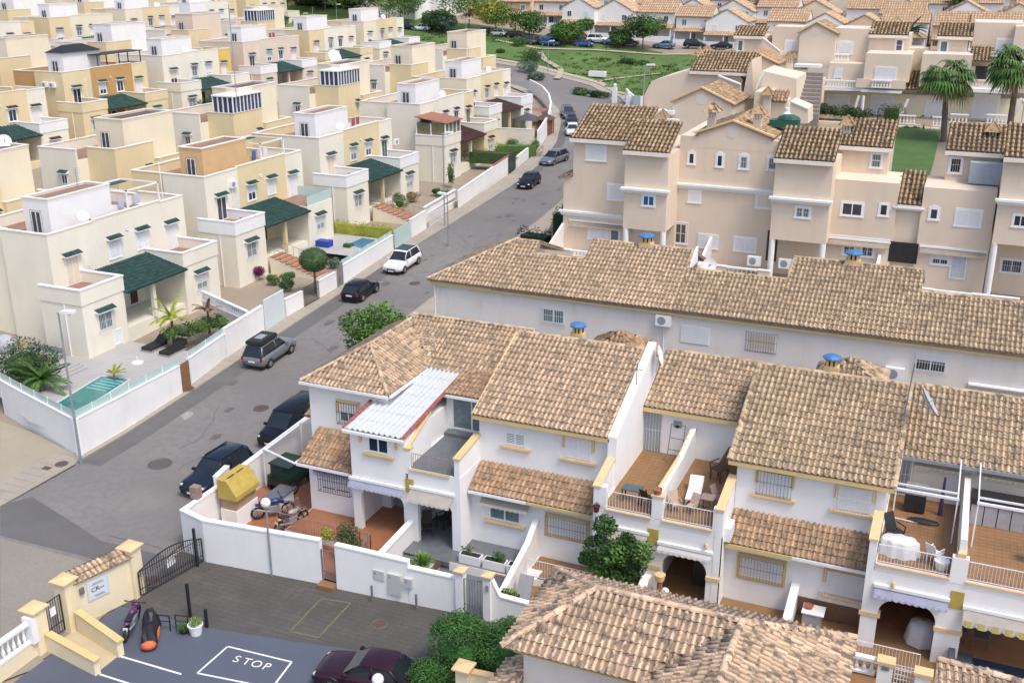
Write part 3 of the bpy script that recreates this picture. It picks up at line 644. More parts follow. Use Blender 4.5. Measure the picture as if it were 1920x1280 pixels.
# ================================================================== near terrace of white houses
Y1 = 41.05; YU = 43.4; YB = 47.6; ZF = 4.5
def pbox(par, name, x0, y0, z0, x1, y1, z1, mt, **k): return M().box(x0, y0, z0, x1, y1, z1).out(name, mt, par, **k)
rowg = 'white houses of the near terrace'
def arch_wall(par, x0, x1, ox0, ox1, zs, zt, ztop, y, th=.28, mt=None, zb=0.3, k=8):
    """wall panel with an arched opening ox0..ox1 from zb; springing zs, crown zt"""
    pts = [(x0, y, zb), (ox0, y, zb), (ox0, y, zs)]; r_ = (zt - zs); rx = min(r_, (ox1 - ox0) / 2)
    for i in range(k + 1): t = PI - PI / 2 * i / k; pts.append((ox0 + rx + rx * math.cos(t), y, zs + r_ * math.sin(t)))
    for i in range(k + 1): t = PI / 2 - PI / 2 * i / k; pts.append((ox1 - rx + rx * math.cos(t), y, zs + r_ * math.sin(t)))
    pts += [(ox1, y, zs), (ox1, y, zb), (x1, y, zb), (x1, y, ztop), (x0, y, ztop)]
    m = M(); n = len(pts)
    # triangulate by strips to keep faces clean
    top = ztop; fr = []
    def quad(a, b, c, d): m.ext([a, b, c, d], (0, th, 0))
    quad((x0, y, zb), (ox0, y, zb), (ox0, y, top), (x0, y, top)); quad((ox1, y, zb), (x1, y, zb), (x1, y, top), (ox1, y, top))
    A = [p for p in pts[2:2 + 2 * (k + 1) + 2]]
    for a, b in zip(A, A[1:]):
        if b[0] - a[0] > 1e-4: quad(a, b, (b[0], y, top), (a[0], y, top))
    return m.out('front_wall', mt or WHITE, par)
def rb(par, X0, X1, z0=ZF): pass
# ---- house 1 (corner house, white sheet roof)
h1 = thing('terraced_house', 'corner house of the near terrace with the white ribbed sheet roof', 'house', (-25.5, 45, 0), 0, rowg)
XA0, XA1, XA2 = -30.3, -25.6, -20.55
pbox(h1, 'wall', XA0, 43.55, 0, XA1, 52, 7, WHITE)                                  # tall left wing
pbox(h1, 'wall', XA1, YB - .3, 0, XA2, 52, 6.95, WHITE)
# projecting bedroom under the sheet roof
a = OY(612, 728, 43.5)
xb0, xb1 = OY(655, 800, Y1)[0], OY(757, 812, Y1)[0]
pbox(h1, 'wall', xb0, Y1, 3.45, xb1, YB - .3, 6.0, WHITE)
M().ext([(xb0, Y1, 6.0), (xb1, Y1, 6.0), (xb1, YB - .3, 6.9), (xb0, YB - .3, 6.9)], (0, 0, .02)).out('wall', WHITE, h1)
# sheet roof: white ribbed panels, red tiled verge
def ribbed(par, P, mt, pitch=.30, name='sheet_roof', amp=.09, side=0):
    A, B, C_, D = [Vector(p) for p in P]; n = max(2, int((B - A).length / pitch)); m = M(); nr = (B - A).cross(D - A).normalized()
    if nr.z < 0: nr = -nr
    K = 7
    for i in range(n):
        for (u0, u1, e0, e1) in ((0, .3, 0, 0), (.3, .5, 0, 1), (.5, .7, 1, 1), (.7, 1, 1, 0)):
            for k in range(K):
                va, vb = k / K, (k + 1) / K; st_ = .03
                def pt(u, v, e, s_): s2 = (i + u) / n; return A.lerp(B, s2).lerp(D.lerp(C_, s2), v) + nr * (e * amp + s_)
                m.add([pt(u0, va, e0, st_), pt(u1, va, e1, st_), pt(u1, vb, e1, 0), pt(u0, vb, e0, 0)], [(0, 1, 2, 3)])
                m.add([pt(u0, va, e0, st_), pt(u1, va, e1, st_), pt(u1, va, e1, -.0), pt(u0, va, e0, -.0)], [(0, 3, 2, 1)])
    return m.out(name, mt, par)
wr = [OY(652, 793, Y1 - .25), OY(748, 806, Y1 - .25), OY(856, 696, YB), OY(790, 688, YB)]
wr = [(xb0 - .15, Y1 - .25, 6.12), (xb1 + .1, Y1 - .25, 6.12), (xb1 + .15, YB, 7.05), (xb0 + .25, YB, 7.05)]
ribbed(h1, wr, mat('white_sheet_roof', (.52, .55, .56), .5, .05, 3, dirt=.15, dcol=(.5, .5, .45)))
REDT = mat('faded_red_tile', (.32, .085, .08), .7, .2, 6)
m = M()
for i in range(19):
    for xo in (xb1 + .2,):
        y = Y1 - .25 + i * .36; z = 6.2 + (y - Y1) * .143; m.ext([(xo - .12 + .11 * math.cos(t) , y, z + .1 * math.sin(t)) for t in [PI * k / 5 for k in range(6)]], (0, .33, .047))
m.out('verge_tiles', REDT, h1, kind='stuff')
m = M()
for i in range(11): y = Y1 - .2 + i * .36; z = 6.15 + (y - Y1) * .143; m.ext([(xb0 - .22 + .1 * math.cos(t), y, z + .09 * math.sin(t)) for t in [PI * k / 5 for k in range(6)]], (0, .31, .047))
m.out('verge_tiles', REDT, h1, kind='stuff')
gutter(h1, (xb0 - .2, Y1 - .28, 6.1), (xb1 + .15, Y1 - .28, 6.1))
# brown lean-to roof and glazed room
xg0, xg1 = OY(820, 860, 45.6)[0], OY(897, 870, 45.6)[0]
pbox(h1, 'wall', xb1, 45.65, ZF + .02, XA2 + .1, YB, 6.75, WHITE)
window(h1, (xb1 + .35, 45.65, ZF + .28), 0, XA2 - xb1 - .5, 2.05, glass=CURT, mull=1, name='glazed_door')
tiled(h1, [(xb1 + .05, 45.3, 6.8), (XA2 + .1, 45.3, 6.8), (XA2 + .1, YB + .2, 7.25), (xb1 + .05, YB + .2, 7.25)], TM_R, .23, .4, 60)
gutter(h1, (xb1, 45.28, 6.78), (XA2 + .1, 45.28, 6.78))
pbox(h1, 'step', xb1 + .1, 45.1, ZF, XA2 - .05, 45.6, ZF + .2, GREYF)
# main roof and hipped wing (tiles)
SL = .45
yr = 51.2; zr_ = 7.05 + SL * (yr - YB) ; e0 = 7.05
tiled(h1, [(-27.2, YB, e0 - .03), (XA2 + .05, YB - .02, e0), (XA2 + .05, yr, zr_), (-27.85, yr, zr_)], TM_A, .25, .4, 150)
# wing: eaves at x -30.55 and x -25.45, front eave y 43.3
we0, we1, wf = -30.6, -25.4, 43.3; xm = (we0 + we1) / 2; zw = e0 + SL * (we1 - we0) / 2 * 1.25; kf = (we1 - we0) / 2 * 1.1
P_ap = (xm, wf + kf, zw); P_bk = (xm, 50.7, zw)
tiled(h1, [(we0, wf, e0), (we1, wf, e0), P_ap], TM_A, .25, .4, 60)
tiled(h1, [(we1, wf, e0), (we1, YB + .2, e0), (xm, 50.7, zw), P_ap], TM_A, .25, .4, 90)
tiled(h1, [(we0, 53, e0), (we0, wf, e0), P_ap, (xm, 50.7, zw)], TM_A, .25, .4, 0)
tiled(h1, [(we1, YB + .2, e0), (we1 + .01, yr, zr_), (xm, 50.7, zw)], TM_A, .25, .4, 0)
ridge(h1, (we0, wf, e0 + .08), (P_ap[0], P_ap[1], P_ap[2] + .08), TM_A); ridge(h1, (we1, wf, e0 + .08), (P_ap[0], P_ap[1], P_ap[2] + .08), TM_A); ridge(h1, (P_ap[0], P_ap[1], zw + .06), (xm, 50.7, zw + .06), TM_A)
ridge(h1, (xm, 51.1, zr_ + .06), (XA2, yr, zr_ + .06), TM_A)
gutter(h1, (we0 - .05, wf - .05, e0 + .02), (we1 + .05, wf - .05, e0 + .02)); gutter(h1, (we1 + .08, wf, e0 + .02), (we1 + .08, YB, e0 + .02))
winY(h1, (636, 752), (672, 795), 43.55, sur=(OCHRE, 'ears'), bars=(IRON, .22), glass=CURT, shut=.5)
winY(h1, (690, 817), (729, 852), Y1, glass=mat('blue_black_glass', (.015, .03, .06), .1, .2, 1), sur=(OCHRE, 'sides'), sill=OCHRE)
# ground floor left: window bay under pent roof
xl0, xl1 = OY(578, 858, 41.9)[0], xb0
pbox(h1, 'wall', xl0, 41.9, .1, xl1 + .02, 43.6, 3.35, WHITE)
winY(h1, (601, 878), (657, 926), 41.9, bars=(IRON, .2), glass=CURT, shut=.9)
tiled(h1, [(xl0 - .35, 41.45, 3.35), (xl1, 41.45, 3.35), (xl1, 43.5, 4.45), (xl0 - .35, 43.5, 4.45)], TM_R, .24, .38, 100)
gutter(h1, (xl0 - .4, 41.42, 3.33), (xl1, 41.42, 3.33))
m = M(); m.ext([(xl0, 41.9, 3.35), (xl0, 43.55, 3.35), (xl0, 43.55, 4.4)], (.2, 0, 0)); m.out('wall', WHITE, h1)
# porches of house 1
ARZ = 2.3
arch_wall(h1, xb0, xb1 + .15, xb0 + .45, xb1 - .15, 2.3, 2.95, 3.46, Y1)
pbox(h1, 'porch_back_wall', xb0, 43.9, .1, XA2, 44.1, 3.46, WHITE); pbox(h1, 'porch_side_wall', xb0 - .02, Y1 + .28, .1, xb0 + .2, 44, 3.46, WHITE)
pbox(h1, 'porch_party_wall', xb1 - .02, Y1 + .28, .1, xb1 + .2, 44, 3.46, WHITE)
window(h1, (xb0 + .7, 43.9, .5), 0, .9, 2.1, glass=GREYP, mull=0, frame=STEEL, name='front_door')
arch_wall(h1, xb1 + .15, XA2 + .25, xb1 + .62, XA2 - .22, 2.5, 2.95, ZF - .3, Y1, zb=.3)
pbox(h1, 'porch_ceiling', xb0, Y1 + .05, 3.4, XA2 + .2, 44, 3.46, WHITE)
pbox(h1, 'balcony_floor', xb1, Y1, ZF - .3, XA2 + .25, 45.65, ZF, WHITE); pbox(h1, 'floor_finish', xb1 + .12, Y1 + .1, ZF, XA2, 45.1, ZF + .012, GREYF)
pbox(h1, 'balcony_pier', xb1 - .0, Y1 - .01, ZF, xb1 + .3, Y1 + .25, ZF + 1.0, WHITE); pbox(h1, 'coping', xb1 - .04, Y1 - .05, ZF + 1.0, xb1 + .34, Y1 + .3, ZF + 1.09, OCHRE)
railing(h1, [(xb1 + .3, Y1 + .1, ZF + .02), (XA2 - .35, Y1 + .1, ZF + .02)], .78, RIRON, step=.12); pbox(h1, 'sill', xb1 + .25, Y1 - .08, ZF - .07, XA2 - .3, Y1 + .05, ZF, OCHRE)
# side wall of balcony, sloping ochre coping
def sloped_wall(par, x, y0, y1, z0, z1, zb, th=.28, cop=OCHRE, mt=None, s=0):
    M().ext([(x, y0, zb), (x, y1, zb), (x, y1, z1), (x, y0, z0)], (th, 0, 0)).out('party_wall', mt or WHITE, par)
    M().ext([(x - .05, y0 - .05, z0), (x - .05, y1, z1), (x - .05, y1, z1 + .09), (x - .05, y0 - .05, z0 + .09)], (th + .1, 0, 0)).out('coping', cop, par)
sloped_wall(h1, XA2 - .05, Y1 - .01, 43.45, ZF + .95, ZF + 1.25, 0.3); 
sloped_wall(h1, xb1 + .01, Y1 + .25, 43.6, ZF + 1.0, ZF + 1.9, ZF, .12, OCHRE2)
pbox(h1, 'retaining_wall', xb0 - .4, 40.33, -.2, XA2 + 4.5, Y1 + .1, .42, WHITE)
# lower terrace of house 1
TZ = .5
pbox(h1, 'terrace_floor', xl0, 39.4, -.2, xb1 + .1, Y1 + .9, TZ, WHITE); pbox(h1, 'floor_finish', xl0 + .05, 39.45, TZ, xb1 + .05, 43.9, TZ + .012, TERRB)
pbox(h1, 'floor_finish', xb1 + .2, 39.9, TZ, XA2 + .1, 43.9, TZ + .012, GREYF)
railing(h1, [(xl0 - .3, 41.2, TZ), (xl0 - .3, 39.4, TZ), (xb0 + 1.3, 39.4, TZ), (xb0 + 1.9, 39.4, TZ)], .95, RIRON, step=.13)
m = M(); n_ = 5
for i in range(n_): m.box(xb0 + 1.95, 39.4 - .32 * (i + 1), -.1, xb1 + .05, 39.4 - .32 * i, TZ - .11 * (i + 1))
m.out('steps', TERRB, h1)
m = M()
for i in range(n_): m.box(xb1 + .45, 39.9 - .34 * (i + 1), -.1, xb1 + 2.1, 39.9 - .34 * i, TZ - .11 * (i + 1))
m.out('steps', GREYF, h1)
sloped_wall(h1, xb1 + .12, 37.0, Y1, 1.35, 1.55, 0, .22, WHITE2)
railing(h1, [(xb0 + 1.9, 39.4, TZ), (xb0 + 1.9, 37.7, TZ - .4)], .95, GIRON)
# awnings
def awning(par, x0, x1, y, z, d, drop, mt, val=.18, name='awning', label=None, roll=True, slant=None):
    m = M(); m.add([(x0, y, z), (x1, y, z), (x1, y - d, z - drop), (x0, y - d, z - drop)], [(0, 1, 2, 3), (3, 2, 1, 0)]); n = max(3, int((x1 - x0) / .25))
    for i in range(n):
        a = x0 + (x1 - x0) * i / n; b = x0 + (x1 - x0) * (i + 1) / n; c_ = (a + b) / 2
        m.add([(a, y - d, z - drop), (b, y - d, z - drop), (b, y - d - .01, z - drop - val * .7), (c_, y - d - .01, z - drop - val), (a, y - d - .01, z - drop - val * .7)], [(0, 1, 2, 3, 4), (4, 3, 2, 1, 0)])
    o = m.out(name, mt, par)
    if roll: M().box(x0 - .05, y - .12, z - .02, x1 + .05, y, z + .12).out('awning_box', WHITE2, o)
    return o
awning(h1, xb0 - .1, xb1 - .1, Y1, 3.32, .3, .22, AWNL); awning(h1, xb1 + .3, XA2 - .1, Y1, 3.5, .55, .38, AWNW)
awning(h1, xl0 + .3, xl1, 41.9, 3.1, .12, .35, AWNL)
pbox(h1, 'wall_plaque', xb1 - .0, Y1 - .04, 3.2, xb1 + .45, Y1 - .003, 3.95, MUSTARD)
# ---- house 2
h2 = thing('terraced_house', 'white house of the near terrace with the first blue capped chimney behind its ridge', 'house', (-17, 45, 0), 0, rowg)
X2a, X2b = -20.35, -13.65
pbox(h2, 'wall', X2a, YU, 3.0, X2b, 52, 6.95, WHITE); 
tiled(h2, [(X2a - .2, YU - .35, 7.0), (X2b + .05, YU - .35, 7.0), (X2b + .05, 48.75, 9.42), (X2a - .2, 48.75, 9.42)], TM_A, .25, .4, 300)
tiled(h2, [(X2a - .2, 52, 8.0), (X2a - .2, 48.75, 9.42), (X2b + .05, 48.75, 9.42), (X2b + .05, 52, 8.0)], TM_A, .25, .4, 0)
ridge(h2, (X2a - .2, 48.75, 9.46), (X2b, 48.75, 9.46), TM_A); gutter(h2, (X2a - .2, YU - .3, 6.98), (X2b + .1, YU - .3, 6.98), OCHRE, h=.2)
M().ext([(X2a - .15, YU - .3, 7.05), (X2a - .15, 48.75, 9.5), (X2a - .15, 48.75, 9.3), (X2a - .15, YU - .3, 6.85)], (-.12, 0, 0)).out('verge_board', OCHRE2, h2)
sloped = M().ext([(X2b + .05, YU - .4, 4.4), (X2b + .05, 49.2, 4.4), (X2b + .05, 49.2, 9.72), (X2b + .05, YU - .4, 7.12)], (.42, 0, 0)).out('party_wall', WHITE, h2)
winY(h2, (948, 806), (986, 838), YU, glass=CURT, sill=OCHRE2, rows=7, off=0); winY(h2, (1061, 817), (1108, 863), YU, shut=1., sur=(OCHRE2, 'ears'), sill=OCHRE2)
YL = 42.35
pbox(h2, 'wall', X2a, YL, .3, X2b + .25, YU + .1, 3.6, WHITE)
tiled(h2, [(X2a + .1, 41.9, 3.55), (X2b + .3, 41.9, 3.55), (X2b + .3, YU, 4.4), (X2a + .1, YU, 4.4)], TM_R, .25, .38, 150)
gutter(h2, (X2a + .1, 41.87, 3.53), (-17.2, 41.87, 3.53), WHITE2); gutter(h2, (-17.2, 41.87, 3.53), (X2b + .2, 41.87, 3.53), OCHRE)
winY(h2, (918, 943), (976, 982), YL, glass=CURT, sill=OCHRE2, frame=PVC); awning(h2, OY(905, 925, YL)[0], OY(995, 950, YL)[0], YL, 3.15, .4, .25, AWNW)
winY(h2, (1028, 965), (1100, 1012), YL, shut=1., sur=(OCHRE, 'full'), bars=(GIRON, .22))
pbox(h2, 'terrace_floor', XA2 + .1, 40.0, -1.2, -17.0, YL, TZ, WHITE); pbox(h2, 'floor_finish', XA2 + .1, 40.02, TZ, -17.0, YL, TZ + .012, GREYF)
pbox(h2, 'terrace_floor', -16.7, 40.4, -1.2, -10.6, YL, TZ - .1, WHITE); pbox(h2, 'floor_finish', -16.65, 40.42, TZ - .1, -10.6, YL + 2.2, TZ - .088, TERRA)
M().ext([(-17.0, 37.6, .75), (-17.0, 41.2, 1.75), (-17.0, YL, 2.5), (-17.0, YL, -1), (-17.0, 37.6, -1)], (.28, 0, 0)).out('party_wall', WHITE, h2)
railing(h2, [(-16.6, 40.45, TZ - .1), (-13.4, 40.45, TZ - .1)], .95, WIRON)
window(h2, (-18.3, 40.0, -1.0), 0, .85, 1.5, glass=GREYP, mull=0, frame=OCHRE2, name='cellar_door')
# ---- house 3: two recessed terraces
h3 = thing('terraced_house', 'recessed part of the near terrace with two open roof terraces and the lime tree', 'house', (-10.7, 45, 0), 0, rowg)
X3a, X3b, X3m = X2b + .48, -7.95, -10.75
pbox(h3, 'wall', X3a, YB, 3, X3b, 52, 6.95, WHITE)
tiled(h3, [(X3a - .02, YB - .3, 7.0), (X3b, YB - .3, 7.0), (X3b, 51.3, 8.6), (X3a - .02, 51.3, 8.6)], TM_A, .25, .4, 160); gutter(h3, (X3a, YB - .27, 6.98), (X3b, YB - .27, 6.98), OCHRE, h=.22)
ridge(h3, (X3a, 51.3, 8.64), (X3b, 51.3, 8.64), TM_A)
pbox(h3, 'terrace_slab', X3a - .3, Y1, ZF - .35, X3b, YB, ZF, WHITE); 
def terrace_tiles(par, x0, x1, y0, y1, z, s=.30):
    pbox(par, 'floor_finish', x0, y0, z, x1, y1, z + .01, TERRA); m = M(); n = int((x1 - x0) / s)
    for i in range(1, n): m.box(x0 + i * s - .008, y0, z + .01, x0 + i * s + .008, y1, z + .013)
    for i in range(1, int((y1 - y0) / s)): m.box(x0, y0 + i * s - .008, z + .0131, x1, y0 + i * s + .008, z + .0155)
    m.out('floor_tile_joints', mat('brown_joint', (.20, .11, .05), .9, .2, 3), par, kind='stuff')
terrace_tiles(h3, X3a, X3m, Y1 + .1, YB, ZF); terrace_tiles(h3, X3m + .25, X3b, Y1 + .1, YB, ZF)
M().ext([(X3m, Y1 + .3, ZF + 1.15), (X3m, 45, ZF + 1.2), (X3m, YB, ZF + 1.75), (X3m, YB, ZF), (X3m, Y1 + .3, ZF)], (.25, 0, 0)).out('party_wall', WHITE, h3)
m = M()
for i in range(14):
    y = Y1 + .4 + i * .45; z = ZF + 1.16 + max(0, y - 45) * .21; m.ext([(X3m + .03 + .1 * math.cos(t), y, z + .08 * math.sin(t)) for t in [PI * k / 4 for k in range(5)]], (0, .42, .02))
m.out('coping_tiles', OCHRE2, h3, kind='stuff')
for xp, wd in ((X3a - .35, .55), (X3m - .1, .5), (X3b - .15, .45)):
    pbox(h3, 'pier', xp, Y1 - .012, ZF, xp + wd, Y1 + .3, ZF + 1.05, WHITE)
pbox(h3, 'coping', X3m - .15, Y1 - .06, ZF + 1.05, X3m + .45, Y1 + .34, ZF + 1.13, OCHRE2)
sloped_wall(h3, X3a - .4, Y1 - .02, YU - .2, ZF + .98, ZF + 1.5, ZF - 1, .3, OCHRE2); sloped_wall(h3, X3b - .02, Y1 - .02, YU + .1, ZF + .98, ZF + 1.5, .4, .3, OCHRE2)
for x0, x1, mt in ((X3a + .2, X3m - .1, WIRON), (X3m + .4, X3b - .15, WIRON)):
    railing(h3, [(x0, Y1 + .06, ZF), (x1, Y1 + .06, ZF)], .85, mt, step=.14); pbox(h3, 'sill', x0, Y1 - .09, ZF - .08, x1, Y1 + .02, ZF, OCHRE2)
window(h3, (X3a + .05, YB, ZF + .02), 0, .8, 2.15, glass=mat('grey_green_door', (.30, .36, .37), .5, .1, 5), frame=STEEL, bars=(WIRON, .05), mull=0, name='terrace_door')
window(h3, (X3b - .05, YB - .9, ZF + .02), -PI / 2, .8, 2.1, glass=GREYP, mull=0, name='terrace_door')
arch_wall(h3, X3a - .4, X3m + .05, X3a + .1, X3m - .5, 2.3, 2.95, ZF - .36, Y1); arch_wall(h3, X3m + .05, X3b + .28, X3m + .5, X3b - .28, 2.2, 2.9, ZF - .36, Y1)
for x in (X3a - .45, X3m - .5, X3b - .3): pbox(h3, 'pillar_band', x, Y1 - .06, 1.95, x + (.62 if x != X3m - .5 else .95), Y1 + .34, 2.13, OCHRE2)
pbox(h3, 'porch_back_wall', X3a, 45, .2, X3b, 45.2, 4.1, WHITE); pbox(h3, 'porch_side_wall', X3m - .1, Y1 + .3, .2, X3m + .15, 45, 4.1, WHITE)
pbox(h3, 'porch_floor', X3a - .3, 39.4, .2, X3b + .3, 45, .42, TERRA)
window(h3, (X3m + .9, 45, .45), 0, 1.3, 2.1, glass=DARK, name='front_door', mull=1)
pbox(h3, 'wall_plaque', X3m - .22, Y1 - .04, 3.15, X3m + .28, Y1 - .003, 3.95, MUSTARD)
awning(h3, X3a + .2, X3m - .2, Y1, 3.6, .45, .3, AWNW); awning(h3, X3m + .3, X3b - .1, Y1, 3.3, .25, .18, PLAST, roll=True)
railing(h3, [(-9.3, 39.6, .42), (-7.3, 39.6, .42)], .95, WIRON)
sloped_wall(h3, X3m - .3, 38.3, Y1, .9, 1.5, -.5, .3, WHITE2)
# ---- house 4
h4 = thing('terraced_house', 'white terraced house with barred windows on both floors and the tilted roof dish', 'house', (-4.5, 45, 0), 0, rowg)
X4a, X4b = X3b + .3, -1.3
pbox(h4, 'wall', X4a, YU, 3.0, X4b, 52, 6.95, WHITE)
tiled(h4, [(X4a - .35, YU - .35, 7.0), (X4b + .3, YU - .35, 7.0), (X4b + .3, 48.9, 9.45), (X4a - .35, 48.9, 9.45)], TM_B, .25, .4, 300)
tiled(h4, [(X4a - .35, 52, 8.0), (X4a - .35, 48.9, 9.45), (X4b + .3, 48.9, 9.45), (X4b + .3, 52, 8.0)], TM_B, .25, .4, 0)
ridge(h4, (X4a - .35, 48.9, 9.49), (X4b + .3, 48.9, 9.49), TM_B); gutter(h4, (X4a - .35, YU - .3, 6.98), (X4b + .3, YU - .3, 6.98), OCHRE, h=.2)
ridge(h4, (X4a - .33, YU - .35, 7.05), (X4a - .33, 48.9, 9.5), TM_B); ridge(h4, (X4b + .28, YU - .35, 7.05), (X4b + .28, 48.9, 9.5), TM_B)
winY(h4, (1424, 882), (1480, 932), YU, glass=CURT, shut=.98, sur=(OCHRE, 'ears'), sill=OCHRE2, bars=(GIRON, .12)); winY(h4, (1574, 908), (1632, 962), YU, glass=CURT, shut=.98, sur=(OCHRE, 'ears'), sill=OCHRE2, bars=(WIRON, .18))
pbox(h4, 'wall', X4a - .25, YL, .3, X4b, YU + .1, 3.6, WHITE)
tiled(h4, [(X4a + .0, 41.9, 3.55), (X4b + .05, 41.9, 3.55), (X4b + .05, YU, 4.45), (X4a + .0, YU, 4.45)], TM_R, .25, .38, 180)
gutter(h4, (X4a, 41.87, 3.53), (-4.7, 41.87, 3.53), OCHRE, h=.2); gutter(h4, (-4.7, 41.87, 3.53), (X4b, 41.87, 3.53), WHITE2)
winY(h4, (1390, 1040), (1466, 1092), YL, glass=CURT, shut=.98, sur=(OCHRE, 'full'), bars=(GIRON, .2)); winY(h4, (1552, 1068), (1630, 1126), YL, glass=CURT, shut=.98, sur=(OCHRE, 'ears'), sill=OCHRE2, bars=(WIRON, .2))
pbox(h4, 'porch_floor', X3b + .3, 39.5, .2, 6, YL + .1, .42, TERRA)
BRTILE = mat('brown_wall_tiles', (.17, .10, .06), .4, .15, 4, fine=.2)
pbox(h4, 'tiled_wall_dado', -4.35, YL - .03, .43, X4b - .1, YL - .004, 1.35, BRTILE)
railing(h4, [(-4.2, 39.75, .55), (.9, 39.75, .55)], .95, WIRON, step=.13); pbox(h4, 'plinth_wall', -4.2, 39.6, -.4, 1.0, 39.7, .5, BRTILE)
sloped_wall(h4, -4.62, 38.6, YL, 1.0, 1.9, -.5, .25, WHITE2); sloped_wall(h4, -7.2, 38.4, 40.4, .95, 1.0, -.5, .25, OCHRE2)
# ---- house 5
h5 = thing('terraced_house', 'white terraced house with two white pergola frames on its roof terraces', 'house', (2, 45, 0), 0, rowg)
X5a, X5m, X5b = X4b, 1.75, 4.8
pbox(h5, 'wall', X5a + .02, YB, 3, 12, 52, 6.6, CREAM2)
tiled(h5, [(X5a + .35, YB - .55, 6.75), (12, YB - .55, 6.75), (12, 51.4, 8.6), (X5a + .35, 51.4, 8.6)], TM_B, .25, .4, 200); gutter(h5, (X5a + .3, YB - .58, 6.8), (12, YB - .58, 6.8), STEEL, 'gutter', h=.16, d=.14)
ridge(h5, (X5a + .35, 51.4, 8.64), (12, 51.4, 8.64), TM_B)
pbox(h5, 'terrace_slab', X5a, Y1, ZF - .35, 12, YB, ZF, WHITE); terrace_tiles(h5, X5a + .05, X5m, Y1 + .1, YB, ZF); terrace_tiles(h5, X5m + .25, 9, Y1 + .1, YB, ZF)
pbox(h5, 'party_wall', X5m, Y1 + .2, ZF, X5m + .25, YB, ZF + 1.7, WHITE)
pbox(h5, 'coping', X5m - .03, Y1 + .0, ZF + .95, X5m + .3, 43.1, ZF + 1.15, OCHRE2)
sloped_wall(h5, X5a - .32, Y1 - .02, YU - .3, ZF + 1.0, ZF + 1.25, .4, .3, OCHRE2)
for x0, x1 in ((X5a + .05, X5m - .2), (X5m + .4, 7)):
    railing(h5, [(x0, Y1 + .06, ZF), (x1, Y1 + .06, ZF)], .85, WIRON, step=.13); pbox(h5, 'sill', x0, Y1 - .09, ZF - .08, x1, Y1 + .02, ZF, OCHRE2)
pbox(h5, 'pier', X5m - .2, Y1 - .02, ZF - .2, X5m + .42, Y1 + .3, ZF + .95, WHITE)
arch_wall(h5, X5a - .32, X5m + .1, X5a + .35, X5m - .45, 2.2, 2.95, ZF - .36, Y1); arch_wall(h5, X5m + .1, 8, X5m + .55, 7.5, 2.4, 2.95, ZF - .36, Y1)
for x, wd in ((X5a - .4, .85), (X5m - .5, 1.1)): pbox(h5, 'pillar_band', x, Y1 - .06, 1.95, x + wd, Y1 + .34, 2.13, OCHRE2)
pbox(h5, 'porch_back_wall', X5a, 45.4, .2, X5m, 45.6, 4.1, WHITE); pbox(h5, 'porch_back_wall', X5m, 45.4, .2, 9, 45.6, 4.1, WHITE); pbox(h5, 'tiled_wall_dado', X5a + .02, 45.36, .4, X5m, 45.395, 2.6, BRTILE)
pbox(h5, 'porch_side_wall', X5m - .02, Y1 + .3, .2, X5m + .2, 45.4, 4.1, WHITE); pbox(h5, 'porch_floor', X4b, YL + .1, .2, 9, 45.4, .42, TERRB)
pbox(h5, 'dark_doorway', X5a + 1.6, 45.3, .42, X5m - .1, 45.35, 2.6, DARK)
pbox(h5, 'wall_plaque', X5m - .05, Y1 - .04, 3.15, X5m + .45, Y1 - .003, 3.95, MUSTARD)
awning(h5, X5a + .1, X5m - .1, Y1, 3.45, .3, .25, AWNL); 
STRIPE = mat('yellow_awning_stripe', (.55, .46, .16), .8, .1, 3)
o = awning(h5, X5m + .5, 7.5, Y1 - .02, 3.3, .5, .28, AWNW, .3)
m = M()
for i in range(12): x = X5m + .6 + i * .5; m.box(x, Y1 - .55, 2.72, x + .25, Y1 - .54, 3.03)
m.out('awning_stripes', STRIPE, o)
# pergolas
def pergola(par, x0, x1, y0, y1, z, legs=True):
    m = M(); zt = z + 2.15
    for x in (x0, x1): m.box(x - .028, y0 - .028, z, x + .028, y0 + .028, zt); m.ext([(x - .028, y0, zt - .06), (x - .028, y1, zt + .30), (x - .028, y1, zt + .36), (x - .028, y0, zt)], (.056, 0, 0))
    m.box(x0 - .05, y0 - .06, zt - .1, x1 + .05, y0 + .06, zt); m.box(x0 - .02, y0 + .35, zt - .02, x1 + .02, y0 + .42, zt + .06); return m.out('pergola_frame', WIRON, par)
pergola(h5, X5a + .35, X5m - .25, 43.9, YB - .5, ZF); pergola(h5, X5m + .55, 6.2, 43.9, YB - .5, ZF)
for x0, x1 in ((X5a + .9, X5m - .1), (X5m + .5, 8)): awning(h5, x0, x1, YB - .1, 6.55, .25, .25, mat('cream_valance', (.60, .53, .42), .8, .06, 2), roll=False)
window(h5, (X5a + .1, YB, ZF + .03), 0, .75, 2.0, glass=GREYP, bars=(WIRON, .05), mull=0, name='terrace_door'); window(h5, (X5m + 3.0, YB, ZF + .4), 0, 1.2, 1.7, glass=GLASS, bars=(IRON, .05))
window(h5, (X5m - .75, YB, ZF + .02), 0, .6, 1.95, glass=SHUT, mull=0, name='cupboard_door')
